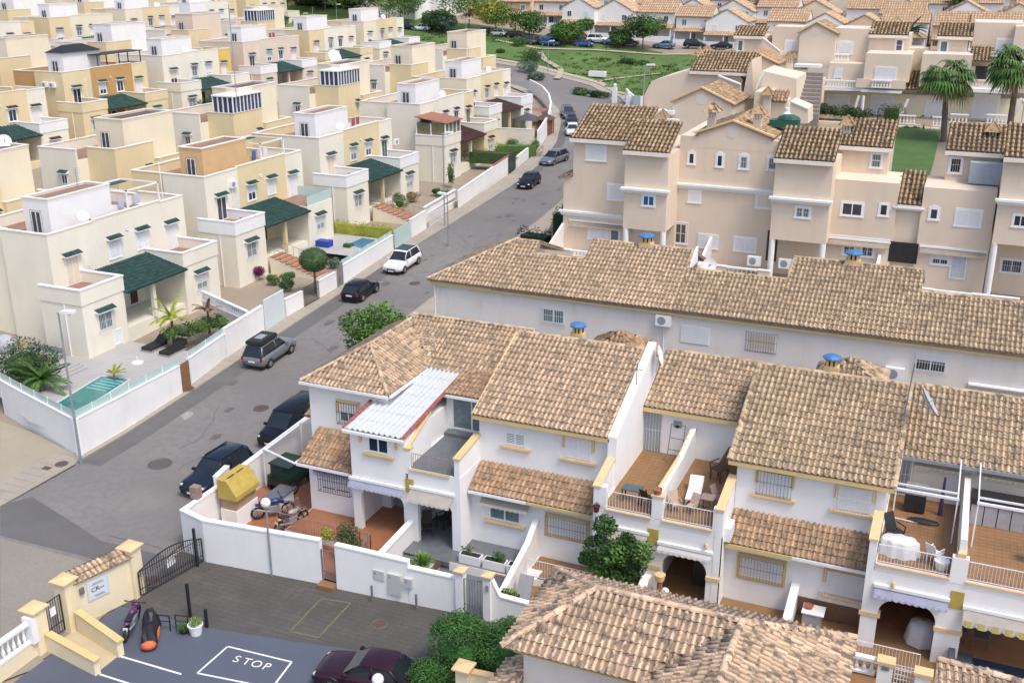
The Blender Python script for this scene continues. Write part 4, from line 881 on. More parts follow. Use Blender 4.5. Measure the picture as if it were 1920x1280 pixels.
# chimneys with blue caps
def chimney(x, y, z, label, par=None, w_=.58, hh=.5):
    t = thing('chimney', label, 'chimney', (x, y, z)); M().box(x - w_ * .6, y - w_ * .45, z - 1.2, x + w_ * .6, y + w_ * .45, z + hh * .3).out('stack', OCHRE2, t)
    m = M()
    for a in (-.42, -.08, .26): m.box(x + w_ * a, y - w_ * .4, z + hh * .3, x + w_ * (a + .2), y - w_ * .22, z + hh); m.box(x + w_ * a, y + w_ * .22, z + hh * .3, x + w_ * (a + .2), y + w_ * .4, z + hh)
    m.box(x - w_ * .5, y - w_ * .2, z + hh * .3, x + w_ * .5, y + w_ * .2, z + hh * .32).out('vent_pillars', OCHRE, t)
    m = M(); m.lathe((x, y, z + hh), [(w_ * .78, 0), (w_ * .78, .07), (w_ * .55, .16), (w_ * .22, .21), (.02, .22)], 8); m.out('cap', BLUEP, t)
    M().box(x - w_ * .45, y - w_ * .3, z + hh * .35, x + w_ * .45, y + w_ * .3, z + hh * .9).out('flue', DARK, t)
p = OY(1084, 622, 49.4); chimney(p[0], 49.4, 9.45, 'blue capped chimney on the roof ridge left of the small pyramid roof')
p = OY(1559, 690, 49.6); chimney(p[0], 49.6, 9.5, 'blue capped chimney on the near terrace behind the barred window house')
# ================================================================== second terrace (white back wall, long roof)
hb = thing('terraced_building', 'long white walled building with the big sandy tiled roof behind the near terrace', 'building', (-14, 60, 1))
EB = 8.5; yb = 58.2; xb_0, xb_1 = -30.9, 14.
pbox(hb, 'wall', xb_0 + .35, yb + .35, -.5, xb_1, 66, EB - .1, GREYW)
pbox(hb, 'cornice', xb_0 + .2, yb + .1, EB - .34, xb_1, yb + .36, EB - .06, OCHRE)
sB = .47
def zb_(y): return EB + sB * (y - yb)
yh, yl = 63.2, 61.6
segs = [(-26.4, -24.8, 62.5, 62.5), (-24.8, -21.4, 61.4, 61.4), (-21.4, -14.8, yh, yh), (-14.8, -8.8, yl, yl), (-8.8, -1.45, yh + .3, yh + .3), (-1.45, 14, yl + .2, yl + .2)]
tiled(hb, [(xb_0, yb, EB), (-26.4, yb, EB), (-26.4, 62.6, zb_(62.6))], TM_A, .25, .4, 0)
tiled(hb, [(xb_0, 67, EB), (xb_0, yb, EB), (-26.4, 62.6, zb_(62.6))], TM_A, .25, .4, 0)
ridge(hb, (xb_0, yb, EB + .06), (-26.4, 62.6, zb_(62.6) + .08), TM_A)
first = True
for i, (a, b, ya, yb2) in enumerate(segs):
    tiled(hb, [(a, yb, EB), (b, yb, EB), (b, ya, zb_(ya)), (a, ya, zb_(ya))], TM_A if i < 3 else TM_B, .25, .4, 150 if i in (2, 4) else 0, thick=.3)
    tiled(hb, [(a, 67, zb_(ya) - 1.6), (a, ya, zb_(ya)), (b, ya, zb_(ya)), (b, 67, zb_(ya) - 1.6)], TM_B, .25, .4, 0)
    ridge(hb, (a, ya, zb_(ya) + .05), (b, ya, zb_(ya) + .05), TM_A if i < 3 else TM_B)
ridge(hb, (-14.78, yl, zb_(yl) + .05), (-14.78, yh, zb_(yh) + .05), TM_A); ridge(hb, (-8.8, yl, zb_(yl) + .05), (-8.8, yh + .3, zb_(yh) + .15), TM_B)
M().ext([(-14.75, yl, zb_(yl)), (-14.75, yh + .3, zb_(yl)), (-14.75, yh + .2, zb_(yh) + .25), (-14.75, yl, zb_(yl) + .1)], (.12, 0, 0)).out('party_wall', WHITE2, hb)
yw = yb + .35
p = OY(1212, 455, 63.2); chimney(p[0], 63.2, 10.95, 'dark blue capped chimney on the long roof, left of two', w_=.7); p = OY(1600, 487, 63.5); chimney(p[0], 63.5, 11.1, 'blue capped chimney on the long roof, right of two', w_=.7)
winY(hb, (1018, 576), (1058, 608), yw, bars=(WIRON, .08), glass=CURT); winY(hb, (1278, 608), (1329, 647), yw, shut=1., mull=0)
winY(hb, (1402, 622), (1454, 661), yw, shut=1., bars=(GIRON, .14), shutm=SHUTC); winY(hb, (1718, 662), (1772, 700), yw, glass=GLASS, shut=.35, bars=(WIRON, .1))
p0, p1 = OY(1816, 718, yw), OY(1925, 735, yw); M().cyl((p0[0], yw - .12, p0[2]), (p1[0] + 3, yw - .12, p0[2]), .12, n=8).out('rolled_awning', PVC, hb)
p0 = OY(808, 545, yw); M().cyl((xb_0 + .42, yw - .06, 0), (xb_0 + .42, yw - .06, EB - .3), .05, n=6).out('downpipe', PVC, hb)
# small pyramid roof behind the near terrace
t = thing('pyramid_roof', 'small tiled pyramid roof poking up behind the ridge near the blue chimney', 'roof', (-15.0, 54, 6)); c = OY(1165, 622, 53.5); zt = c[2]
bx = [(c[0] - 1.7, 51.9, zt - 1), (c[0] + 1.7, 51.9, zt - 1), (c[0] + 1.7, 55.2, zt - 1), (c[0] - 1.7, 55.2, zt - 1)]
for i in range(4): tiled(t, [bx[i], bx[(i + 1) % 4], (c[0], 53.5, zt)], TM_R, .25, .38, 0)
pbox(t, 'wall', c[0] - 1.6, 52.1, 2, c[0] + 1.6, 55.1, zt - 1.05, GREYW)
t = thing('pyramid_roof', 'small tiled pyramid roof behind the blue chimney of the right hand house', 'roof', (2, 54, 6)); c = OY(1600, 672, 53.5); zt = c[2]
bx = [(c[0] - 1.7, 51.9, zt - 1), (c[0] + 1.7, 51.9, zt - 1), (c[0] + 1.7, 55.2, zt - 1), (c[0] - 1.7, 55.2, zt - 1)]
for i in range(4): tiled(t, [bx[i], bx[(i + 1) % 4], (c[0], 53.5, zt)], TM_B, .25, .38, 0)
pbox(t, 'wall', c[0] - 1.6, 52.1, 2, c[0] + 1.6, 55.1, zt - 1.05, GREYW)
# ================================================================== gatehouse roof in the foreground
hf = thing('gatehouse', 'foreground building with the pale hipped tile roof and white wall', 'building', (-8, 30, 0))
FA = lambda pts, n=0: tiled(hf, pts, TM_F, .25, .42, n)
FA([(-12.9, 29.15, 5), (-7.8, 29.15, 5), (-5.05, 31.9, 6.4), (-10.3, 31.9, 6.4)], 120)
FA([(-12.9, 34.6, 5), (-12.9, 29.15, 5), (-10.3, 31.9, 6.4)], 60)
FA([(-12.9, 34.6, 5), (-10.3, 31.9, 6.4), (-5.05, 31.9, 6.4), (-1.4, 34.6, 5)], 0)
FA([(-7.8, 29.15, 5), (-7.8, 26.6, 5), (-5.05, 26.6, 6.4), (-5.05, 31.9, 6.4)], 40)
FA([(-5.05, 31.9, 6.4), (-5.05, 26.6, 6.4), (-1.4, 26.6, 5), (-1.4, 34.6, 5)], 80)
for a_, b_ in (((-12.9, 29.15, 5.06), (-10.3, 31.9, 6.46)), ((-10.3, 31.9, 6.46), (-5.05, 31.9, 6.46)), ((-12.9, 34.6, 5.06), (-10.3, 31.9, 6.46)), ((-5.05, 31.9, 6.46), (-5.05, 26.6, 6.46)), ((-5.05, 31.9, 6.46), (-1.4, 34.6, 5.06))): ridge(hf, a_, b_, TM_F, .13)
m = M(); m.add([(-7.86, 29.1, 5.05), (-7.74, 29.1, 5.05), (-5.0, 31.84, 6.44), (-5.12, 31.84, 6.44)], [(0, 1, 2, 3)]); m.out('valley', mat('mossy_valley', (.16, .14, .07), .95, .3, 6), hf)
pbox(hf, 'wall', -12.3, 29.75, 0, -1.8, 34.2, 4.85, GREYW); pbox(hf, 'wall', -7.3, 26.6, 0, -1.8, 29.8, 4.85, GREYW); pbox(hf, 'cornice', -12.5, 29.3, 4.78, -7.6, 29.76, 4.97, OCHRE)
FA([(-13.4, 27.9, 3.1), (-12.32, 27.9, 3.65), (-12.32, 31, 3.65), (-13.4, 31, 3.1)], 20)
hg = thing('gatehouse_roof', 'corner of a pale tile roof at the bottom right edge', 'roof', (3, 28, 0)); zz = 5.5
a = Vector((*G(1757, 1236, zz), zz)); tiled(hg, [(a.x, a.y - 3, zz - .6), (a.x + 4, a.y - 3, zz - .6), (a.x + 4, a.y - .1, zz - .15), (a.x, a.y, zz)], TM_F, .25, .42, 40); pbox(hg, 'wall', a.x + .4, a.y - 3, 0, a.x + 4, a.y - .5, zz - .8, GREYW)
ridge(hg, (a.x, a.y, zz + .06), (a.x + 4, a.y - .1, zz - .09), TM_F, .12)
# ================================================================== cubic villas left of the road
VG = 'cubic villas left of the road'
ROOFR = mat('red_flat_roof', (.27, .16, .12), .8, .15, 1, dirt=.4, dcol=(.14, .10, .08)); ROOFG = mat('grey_roof_terrace', (.42, .40, .42), .8, .1, 1)
def cap(par, x0, y0, x1, y1, z, th=.1, ov=.05, mt=None): return M().box(min(x0, x1) - ov, min(y0, y1) - ov, z, max(x0, x1) + ov, max(y0, y1) + ov, z + th).out('coping', mt or COPING, par)
def parapet(par, x0, y0, x1, y1, z0, z1, mt, sides='NESW', t=.2, cp=None):
    m = M(); c = M(); o = .04; h = .09
    for s_ in sides:
        a = {'S': (x0, y0, x1, y0 + t), 'N': (x0, y1 - t, x1, y1), 'E': (x1 - t, y0 + (t if 'S' in sides else 0), x1, y1 - (t if 'N' in sides else 0)), 'W': (x0, y0 + (t if 'S' in sides else 0), x0 + t, y1 - (t if 'N' in sides else 0))}[s_]
        m.box(a[0], a[1], z0, a[2], a[3], z1)
        if s_ in 'SN': c.box(a[0] - o, a[1] - o, z1, a[2] + o, a[3] + o, z1 + h)
        else: c.box(a[0] - o, a[1] + (o if 'S' in sides else -o), z1, a[2] + o, a[3] - (o if 'N' in sides else -o), z1 + h)
    m.out('parapet', mt, par); c.out('coping', cp or COPING, par)
def door_bars(par, p, rz, w_=.95, h_=1.95, bm=None): return window(par, p, rz, w_, h_, glass=GLASS, bars=(bm or GIRON, .04), mull=1, name='terrace_door')
def villa(X, Y0, zt, label, c1=CREAM, c2=YELLOW, c3=CREAM2, hood=TM_G, lod=0, box=WHITE2, zg=None, rear=True, cr1=CREAM2, cr2=YELLOW, glassbal=False, canopy=TM_G, group=VG, shut3=1., bal=None, name='villa', mirror=False, sign=1, pergola_=False, boxtop=None, win_shut=(.6, 0, 1.)):
    zg = zt - 9.0 if zg is None else zg; t = thing(name, label, 'villa', (X - 4, Y0 + 7, zg), 0, group); b = zg - 1.5
    def bx_(n, *a): return M().box(*a[:6]).out(n, a[6], t)
    rz_ = zt - .95
    bx_('wall', X - 4.5, Y0, b, X, Y0 + 4.6, rz_, c1); bx_('wall', X - 4.5, Y0 + 4.6, b, X + .02, Y0 + 11.9, rz_, c2); bx_('wall', X - 4.5, Y0 + 11.9, b, X + .04, Y0 + 14.7, rz_, c3)
    bx_('wall', X - 8.4, Y0 + .45, b, X - 4.5, Y0 + 14.2, rz_, c2)
    parapet(t, X - 4.5, Y0, X, Y0 + 4.6, rz_, zt, c1, 'SE'); parapet(t, X - 4.5, Y0 + 4.6, X + .02, Y0 + 11.9, rz_, zt + .12, c2, 'E'); parapet(t, X - 4.5, Y0 + 11.9, X + .04, Y0 + 14.7, rz_, zt, c3, 'EN')
    parapet(t, X - 8.4, Y0 + .45, X - 4.5, Y0 + 14.2, rz_, zt - .1, c2, 'SWN')
    bx_('roof_terrace', X - 8.2, Y0 + .65, rz_, X - .22, Y0 + 14, rz_ + .02, ROOFR if lod < 2 else ROOFG)
    # stair box
    x0, x1, y0, y1, zb2 = X - 4.2, X - 1.7, Y0 + 2.1, Y0 + 8.4, zt + 2.0
    bx_('stair_box', x0, y0, rz_ + .02, x1, y1, zb2 - .18, box); parapet(t, x0 - .02, y0 - .02, x1 + .02, y1 + .02, zb2 - .18, zb2, box, 'NESW', .18, COPING if boxtop is None else WHITE2); bx_('box_roof', x0 + .18, y0 + .18, zb2 - .17, x1 - .18, y1 - .18, zb2 - .12, ROOFR)
    if lod < 2: M().ext([(x1 - .0, y1, rz_), (x1, y1 + 2.4, rz_), (x1, y1 + 1.7, rz_ + .7), (x1, y1 + .8, rz_ + 1.15), (x1, y1, rz_ + 1.3)], (-.2, 0, 0)).out('wing_wall', box, t)
    door_bars(t, (x0 + .75, y0 - .02, rz_ + .1), 0)
    # bays
    zc = zt - 4.15; xf = X + 3.85
    for ya, yb_, cc, gl in ((Y0 - 1.4, Y0 + 2.75, c1, False), (Y0 + 9.5, Y0 + 13.7, c3, glassbal)):
        bx_('bay', X - .05, ya, b, xf, yb_, zc, cc)
        if gl: bx_('glass_balustrade', xf - .1, ya + .1, zc, xf - .06, yb_ - .1, zc + .9, GLASSC); bx_('glass_balustrade', X, yb_ - .1, zc, xf - .1, yb_ - .06, zc + .9, GLASSC)
        else: parapet(t, X + .0, ya - .06, xf + .06, yb_ + .06, zc - .25, zc + .85, bal or WHITE2, 'SEN', .22, WHITE2)
        bx_('balcony_floor', X + .05, ya + .12, zc, xf - .15, yb_ - .12, zc + .02, ROOFR)
    # porch: floor, post, canopy
    pz = zg + 1.55; bx_('porch_floor', X, Y0 + 2.75, b, xf - .3, Y0 + 9.5, pz, c1); bx_('porch_post', xf - .4, Y0 + 5.9, pz, xf - .1, Y0 + 6.2, zc - .35, c2)
    tiled(t, [(xf + .35, Y0 + 2.7, zc - .42), (xf + .35, Y0 + 9.55, zc - .42), (X + .25, Y0 + 9.55, zc + .55), (X + .25, Y0 + 2.7, zc + .55)], canopy, .27 if lod == 0 else .5, .4 if lod == 0 else .8, 0, lod > 0, AWNG if canopy is TM_G else WOODD, thick=.06)
    window(t, (X + .05, Y0 + 3.4, pz + .05), PI / 2, 1.5, 2.0, glass=CURT, name='porch_window'); window(t, (X + .05, Y0 + 7.2, pz + .05), PI / 2, 1.0, 2.0, glass=WOODD, mull=0, name='front_door')
    hk = dict(hood=hood, frame=PVC)
    s_ = win_shut
    window(t, (X + .0, Y0 + 1.3, zc + .03), PI / 2, 1.3, 2.05, shut=s_[0], shutm=SHUTC if c1 is CREAM2 else None, **hk); window(t, (X + .02, Y0 + 5.8, zc + .95), PI / 2, 1.1, 1.35, shut=s_[1], sur=(WHITE2, 'thin'), bars=(WIRON, .15) if s_[1] < .5 else None, **hk)
    window(t, (X + .02, Y0 + 8.9, zc + .95), PI / 2, 1.1, 1.35, shut=s_[2], sur=(WHITE2, 'thin'), **hk); window(t, (X + .04, Y0 + 12.3, zc + .05), PI / 2, 1.15, 2.05, shut=shut3, shutm=mat('green_shutter', (.08, .15, .13), .6, .1, 3) if shut3 == .99 else None, **hk)
    window(t, (xf, Y0 - .1, pz + .75), PI / 2, 1.4, 1.25, bars=(WIRON, .18), glass=CURT, **hk); window(t, (xf, Y0 + 10.8, pz + .75), PI / 2, 1.3, 1.25, bars=(WIRON, .18), glass=CURT, shut=.6, **hk)
    if lod < 2:
        M().cyl((xf - 1.6, Y0 - 1.46, b), (xf - 1.6, Y0 - 1.46, zc - .3), .05, n=6).out('downpipe', PVC, t); M().cyl((X + .06, Y0 + 3.6, zc + .9), (X + .06, Y0 + 3.6, zt - .9), .045, n=6).out('downpipe', PVC, t)
        m = M(); m.torus((X + .08, Y0 + 7.9, zt - 1.25), (1, 0, 0), .12, .04, 10, 4); m.out('wall_lamp', WHITE2, t)
    if pergola_:
        m = M(); 
        for yy in (Y0 + 8.6, Y0 + 12.2):
            m.box(X - .35, yy, rz_, X - .25, yy + .1, zt + 1.5); m.box(X - 4.2, yy, zt + 1.5, X - .25, yy + .1, zt + 1.6)
        m.box(X - .35, Y0 + 8.6, zt + 1.5, X - .25, Y0 + 12.3, zt + 1.6); m.box(X - 4.2, Y0 + 8.6, zt + 1.5, X - 4.1, Y0 + 12.3, zt + 1.6).out('pergola_frame', WHITE2, t)
        M().box(X - 3.9, Y0 + 9.2, zt + 1.45, X - 3.2, Y0 + 12, zt + 1.52).out('rolled_canvas', AWNG, t)
    rv = random.Random(int(X * 3 + Y0)); 
    if rv.random() < .7: M().box(X - 3.6 + rv.uniform(0, .8), Y0 + 1.2, rz_ + .02, X - 2.6, Y0 + 1.6, rz_ + .65).out('roof_air_conditioner', PVC, t)
    if rv.random() < .6:
        cx_, cy_, cz_ = x0 + rv.uniform(.4, 2), y0 + rv.uniform(1, 5), zb2; m = M(); m.cyl((cx_, cy_, cz_ - .1), (cx_, cy_, cz_ + 1.4), .03, n=5); [m.cyl((cx_ - .4, cy_, cz_ + 1.4 - .2 * q), (cx_ + .4, cy_ + .1, cz_ + 1.4 - .2 * q), .012, n=4) for q in range(3)]; m.out('roof_aerial', STEEL, t)
    if rv.random() < .5: m = M(); d_ = Vector((rv.uniform(.3, 1), -.8, .5)).normalized(); c_ = Vector((X - .6, Y0 + rv.uniform(4, 11), zt + .5)); m.cyl(c_, c_ + d_ * .06, .38, .40, 14); m.cyl((c_.x, c_.y, rz_), c_, .03, n=5); m.out('roof_dish', PLAST, t)
    if rv.random() < .5:
        for q in range(rv.randint(2, 4)): yy = Y0 + 9 + q * .9; M().box(X - 1.6, yy, rz_ + .9, X - 1.57, yy + .6, rz_ + 1.7).out('laundry', rv.choice([PLAST, BLUEP, REDT, AWNL]), t)
        M().cyl((X - 1.58, Y0 + 8.8, rz_ + 1.7), (X - 1.58, Y0 + 13.8, rz_ + 1.7), .012, n=4).out('washing_line', STEEL, t)
    if rv.random() < .6: m = M(); c_ = (xf - .7, Y0 + rv.choice([.4, 11.5]), zc + .5); m.lathe((c_[0], c_[1], zc + .02), [(.2, 0), (.25, .4)], 8); m.out('balcony_pot', TERRA, t); m = M(); leaves(m, c_, (.4, .5, .4), 160, .16, rv, shell=.2); m.out('balcony_plant', L_MD, t)
    return t
def rearhouse(X, Y0, zt, label, c1=CREAM2, c2=YELLOW, box=CREAM, group='rear halves of the cubic villas', lod=0, conserv=False, dz=0.):
    zg = zt - 9.6; b = zg - 1.5; t = thing('villa', label, 'villa', (X - 17, Y0 + 7, zg), 0, group); rz_ = zt - .95
    def bx_(n, *a): return M().box(*a[:6]).out(n, a[6], t)
    bx_('wall', X - 21, Y0 + 2.2, b, X - 16.4, Y0 + 13, rz_, c1); parapet(t, X - 21, Y0 + 2.2, X - 16.4, Y0 + 13, rz_, zt, c1, 'NWS')
    bx_('wall', X - 16.4, Y0 + 3.6, b, X - 13, Y0 + 8.8, rz_, c2); parapet(t, X - 16.4, Y0 + 3.6, X - 13, Y0 + 8.8, rz_, zt + .05, c2, 'SE')
    bx_('roof_terrace', X - 20.8, Y0 + 2.4, rz_, X - 16.5, Y0 + 12.8, rz_ + .02, ROOFR); bx_('roof_terrace', X - 16.5, Y0 + 3.8, rz_, X - 13.2, Y0 + 8.6, rz_ + .022, ROOFR)
    bx_('stair_box', X - 17.6, Y0 + 6.3, b, X - 14.2, Y0 + 13.4, zt + 2.15, box); parapet(t, X - 17.62, Y0 + 6.28, X - 14.18, Y0 + 13.42, zt + 2.15, zt + 2.33, box, 'NESW', .18); bx_('box_roof', X - 17.4, Y0 + 6.5, zt + 2.15, X - 14.4, Y0 + 13.2, zt + 2.2, mat('brown_flat_roof', (.12, .085, .07), .9, .2, 1))
    bx_('wall', X - 14.2, Y0 + 8.8, b, X - 12.6, Y0 + 13.8, zt - 2.4, c2); parapet(t, X - 14.2, Y0 + 8.8, X - 12.6, Y0 + 13.8, zt - 2.4, zt - 1.6, c2, 'SEN')
    door_bars(t, (X - 16.9, Y0 + 6.26, rz_ + .1), 0); window(t, (X - 18.5, Y0 + 2.2, zt - 3.3), 0, .7, .9, hood=TM_G); window(t, (X - 13, Y0 + 7.6, zt - 3.4), PI / 2, .6, 1.0, hood=TM_G, glass=GLASS)
    if conserv:
        m = M(); x0, x1, y0, y1, z0, z1 = X - 15.5, X - 12.9, Y0 + 3.6, Y0 + 8.7, zt + .1, zt + 1.8
        for i in range(9): y = y0 + (y1 - y0) * i / 8; m.box(x1 - .06, y - .06, z0, x1 + .03, y + .06, z1)
        for i in range(5): x = x0 + (x1 - x0) * i / 4; m.box(x - .06, y0 - .05, z0, x + .06, y0 + .05, z1)
        m.box(x0 - .1, y0 - .1, z1, x1 + .1, y1, z1 + .15); m.out('conservatory_frame', PVC, t); bx_('conservatory_glass', x0 + .05, y0 + .06, z0, x1 - .07, y1, z1 - .01, mat('conservatory_blue_glass', (.03, .045, .10), .1, .2, 1))
    return t
va = villa(-60, 55.3, 9.13, 'pale villa above the swimming pool with a green tiled porch roof', CREAM2, CREAM2, CREAM2, pergola_=True, win_shut=(.98, .97, .96), bal=CREAM2)
vb = villa(-60, 73.0, 10.1, 'yellow and cream villa with the round clipped tree and brick steps in front', CREAM2, YELLOW, CREAM2, glassbal=True, box=mat('peach_render', (.62, .42, .22), .9, .06, 1), win_shut=(0, .5, 1.), pergola_=True)
vc = villa(-60, 90.9, 10.8, 'yellow and white villa with a geranium balcony beside the long hedge', CREAM2, YELLOW, CREAM2, shut3=.99, win_shut=(.98, .45, .5))
vd = villa(-60, 112.6, 11.55, 'cream villa with a brown glazed balcony room and maroon porch roof', CREAM2, CREAM2, YELLOW, hood=TM_K, canopy=TM_K, win_shut=(.5, .9, 0), shut3=.99, bal=CREAM2)
ve = villa(-62.5, 130.5, 12.6, 'cream villa at the bend with maroon porch roof and white roof box', CREAM, YELLOW, CREAM2, hood=TM_K, canopy=TM_K, lod=1)
for Y0, zt, k in ((37.5, 8.9, 0), (54.5, 10.4, 0), (73.0, 11.0, 0), (90.9, 12.0, 1), (112, 12.7, 1), (131, 13.6, 0), (149, 14.4, 0)):
    rearhouse(-60, Y0, zt, {37.5: 'plain cream rear villa cut by the left edge above the pool house', 54.5: 'cream rear villa with a brown box roof behind the pool house', 73.0: 'rear villa with a tall blank cream wall and yellow parapet corner', 90.9: 'rear villa with white barred windows and terrace wall painted red inside', 112: 'rear villa with a white framed blue glass room on the roof', 131: 'rear villa behind the roof aerials near the bend', 149: 'last rear villa before the green meadow'}[Y0], conserv=bool(k), lod=1, c2=(YELLOW if k or Y0 != 54.5 else YELLOW))
i = 0
R3 = [(64.6, 13.0, 'left edge villa with a yellow front and green porch roof', YELLOW, YELLOW, CREAM2), (100, 14.7, 'ochre and yellow villa with two air conditioners and a black roof canopy', YELLOW, OCHREW, YELLOW), (82.3, 13.2, 'yellow villa with arched windows below the ochre villa', YELLOW, YELLOW, CREAM2), (117.9, 15.2, 'cream villa with one bright yellow corner behind the oleander bush', CREAM2, CREAM2, mat('bright_yellow_render', (.68, .48, .13), .9, .05, .4)), (135.8, 15.8, 'pinkish grey villa with a tall roof aerial', PINKB, PINKB, PINKB), (153.5, 16.4, 'tan sided villa with blank walls beside the pink one', YELLOW, CREAM2, CREAM), (171, 16.9, 'cream villa with white roof box near the park trees', CREAM, YELLOW, CREAM2)]
for Y0, zt, lb, a, b_, c_ in R3:
    villa(-102, Y0, zt, lb, a, b_, c_, lod=1, group='cubic villas of the second street', hood=[TM_G, TM_G, TM_K][i % 3], bal=[None, a][i % 2], win_shut=[(.5, 0, .9), (0, .6, 0), (.9, .3, 0)][i % 3]); i += 1
for Y0, zt, lb, bx in ((80, 14.2, 'mint green villa at the left edge', MINT), (99, 15.6, 'villa with a small yellow roof parapet behind the ochre one', CREAM), (118, 16.3, 'villa with white roof box and dark awning', WHITE2), (136, 16.9, 'villa with a pink roof box', PINKB), (154, 17.3, 'villa with a greenhouse like roof room', CREAM)):
    rearhouse(-102, Y0, zt, lb + ' in the second street', c1=MINT if bx is MINT else CREAM2, box=bx, lod=1, group='rear villas of the second street', conserv=Y0 > 150)
R4 = [(100, 17.2), (118, 17.8), (136, 18.2), (154, 18.8), (172, 19.2), (190, 19.8)]
nm = ['first', 'second', 'third', 'fourth', 'fifth', 'sixth']
for k, (Y0, zt) in enumerate(R4):
    villa(-144, Y0 + 4, zt, 'distant pale villa, %s from the left in the far upper row' % nm[k], [CREAM, WHITE2, YELLOW][k % 3], [YELLOW, CREAM2, CREAM][k % 3], [CREAM2, YELLOW, CREAM][k % 3], lod=2, group='distant villas at the upper left', hood=[TM_G, TM_K][k % 2], bal=[None, CREAM][k % 2])
    rearhouse(-144, Y0 + 4, zt + .8, 'distant box topped villa, %s from the left behind the far upper row' % nm[k], box=[WHITE2, CREAM, WHITE2][k % 3], lod=2, group='distant villas at the upper left', conserv=k in (1, 4))
# glazed balcony room on the cream villa
t = thing('glazed_room', 'glazed balcony room with a reddish brown roof on the cream villa', 'glazed room', (-58, 113, 7.5)); zc = 11.55 - 4.15
x0, x1, y0, y1 = -59.9, -56.1, 111.3, 115.3; m = M()
for k in range(5): y = y0 + (y1 - y0) * k / 4; m.box(x1 - .08, y - .06, zc + .95, x1, y + .06, zc + 2.3)
for k in range(3): x = x0 + (x1 - x0) * k / 2; m.box(x - .06, y0, zc + .95, x + .06, y0 + .08, zc + 2.3)
m.out('frame', PVC, t); M().box(x0, y0 + .1, zc + .95, x1 - .1, y1, zc + 2.28).out('glass', mat('amber_glass', (.20, .18, .10), .15, .2, 1), t)
M().ext([(x0 - .1, y0 - .25, zc + 2.9), (x0 - .1, y1 + .25, zc + 2.9), (x1 + .3, y1 + .25, zc + 2.35), (x1 + .3, y0 - .25, zc + 2.35)], (0, 0, .08)).out('roof', mat('brown_sheet_roof', (.30, .13, .08), .7, .1, 2), t)
# ------------------------------------------------------------------ walls along the left pavement
def wallrun(label, px, hs, mt=WHITE, th=.22, name='garden_wall', cat='garden wall', cp=None, glass=0, base=.1, group=None, pts=None):
    P = pts or [hit(*p) for p in px]; t = thing(name, label, cat, P[0], 0, group); m = M(); c = M(); g = M(); gp = M()
    for i in range(len(P) - 1):
        a, b = Vector(P[i]), Vector(P[i + 1]); d = (b - a); d.z = 0; n = Vector((d.y, -d.x, 0)).normalized() * -th; ha, hb_ = hs[i], hs[i + 1]
        m.ext([(a.x, a.y, a.z - .5), (b.x, b.y, b.z - .5), (b.x, b.y, b.z + hb_), (a.x, a.y, a.z + ha)], tuple(n))
        e = n * .15; c.ext([(a.x - e.x, a.y - e.y, a.z + ha + .002), (b.x - e.x, b.y - e.y, b.z + hb_ + .002), (b.x - e.x, b.y - e.y, b.z + hb_ + .07), (a.x - e.x, a.y - e.y, a.z + ha + .07)], tuple(n * 1.3))
        if glass:
            e = n * .5; L_ = d.length; k = max(2, int(L_ / 1.6))
            for j in range(k):
                u, v = j / k + .03 / L_, (j + 1) / k - .03 / L_; p, q = a.lerp(b, u), a.lerp(b, v); zp, zq = p.z + ha + (hb_ - ha) * u + .08, q.z + ha + (hb_ - ha) * v + .08
                g.ext([(p.x + e.x, p.y + e.y, zp), (q.x + e.x, q.y + e.y, zq), (q.x + e.x, q.y + e.y, zq + glass), (p.x + e.x, p.y + e.y, zp + glass)], tuple(n * .06)); gp.cyl((p.x + e.x, p.y + e.y, zp - .05), (p.x + e.x, p.y + e.y, zp + glass + .03), .03, n=5)
    m.out('wall', mt, t); c.out('coping', cp or WHITE2, t)
    if glass: g.out('glass_panels', GLASSC, t); gp.out('glass_posts', PVC, t)
    return t
wallrun('white garden wall with glass top panels round the swimming pool', [(8, 772), (48, 797), (150, 855), (343, 738)], [2.3, 2.35, 2.4, 2.0], glass=.45)
wallrun('white garden wall with glass panels right of the brown gate', [(360, 722), (425, 672)], [1.95, 1.85], glass=.4)
wallrun('tall white garden wall below the white garage gate', [(427, 670), (497, 622)], [2.25, 2.1])
t = wallrun('pale blue metal garage gate between white walls', [(499, 621), (535, 598)], [2.5, 2.4], mt=mat('pale_blue_gate', (.60, .68, .70), .5, .04, 3), th=.06, name='garage_gate', cat='gate')
wallrun('white wall piece with balusters beside the black garden gate', [(538, 596), (570, 577)], [1.5, 1.4]); wallrun('white wall piece left of the arched white gate', [(600, 560), (632, 541)], [1.5, 1.45])
wallrun('white garden wall with glass panels behind the black hatchback', [(645, 532), (738, 470)], [1.7, 1.5], glass=.4)
wallrun('white garden wall beside the glass entrance gate', [(772, 448), (800, 430)], [1.9, 1.9]); wallrun('long white garden wall behind the near dark car', [(862, 390), (925, 345)], [1.9, 1.9]); wallrun('white garden wall with red coping near the hedge', [(925, 345), (955, 324)], [2.1, 2.1], cp=REDT)
wallrun('white stepped wall below the green garden', [(968, 314), (1000, 288)], [1.2, 1.2]); wallrun('tall curved white wall at the bend', [(1010, 280), (1030, 250), (1034, 225), (1030, 205), (1018, 190), (995, 172)], [2.4, 2.6, 2.6, 2.4, 2.4, 2.0], base=0)
wallrun('cream retaining wall under the maroon pergolas', None, [2.4, 2.4], mt=CREAM2, pts=[(-62, 131, 3.9), (-53.2, 131.5, 4.0)])
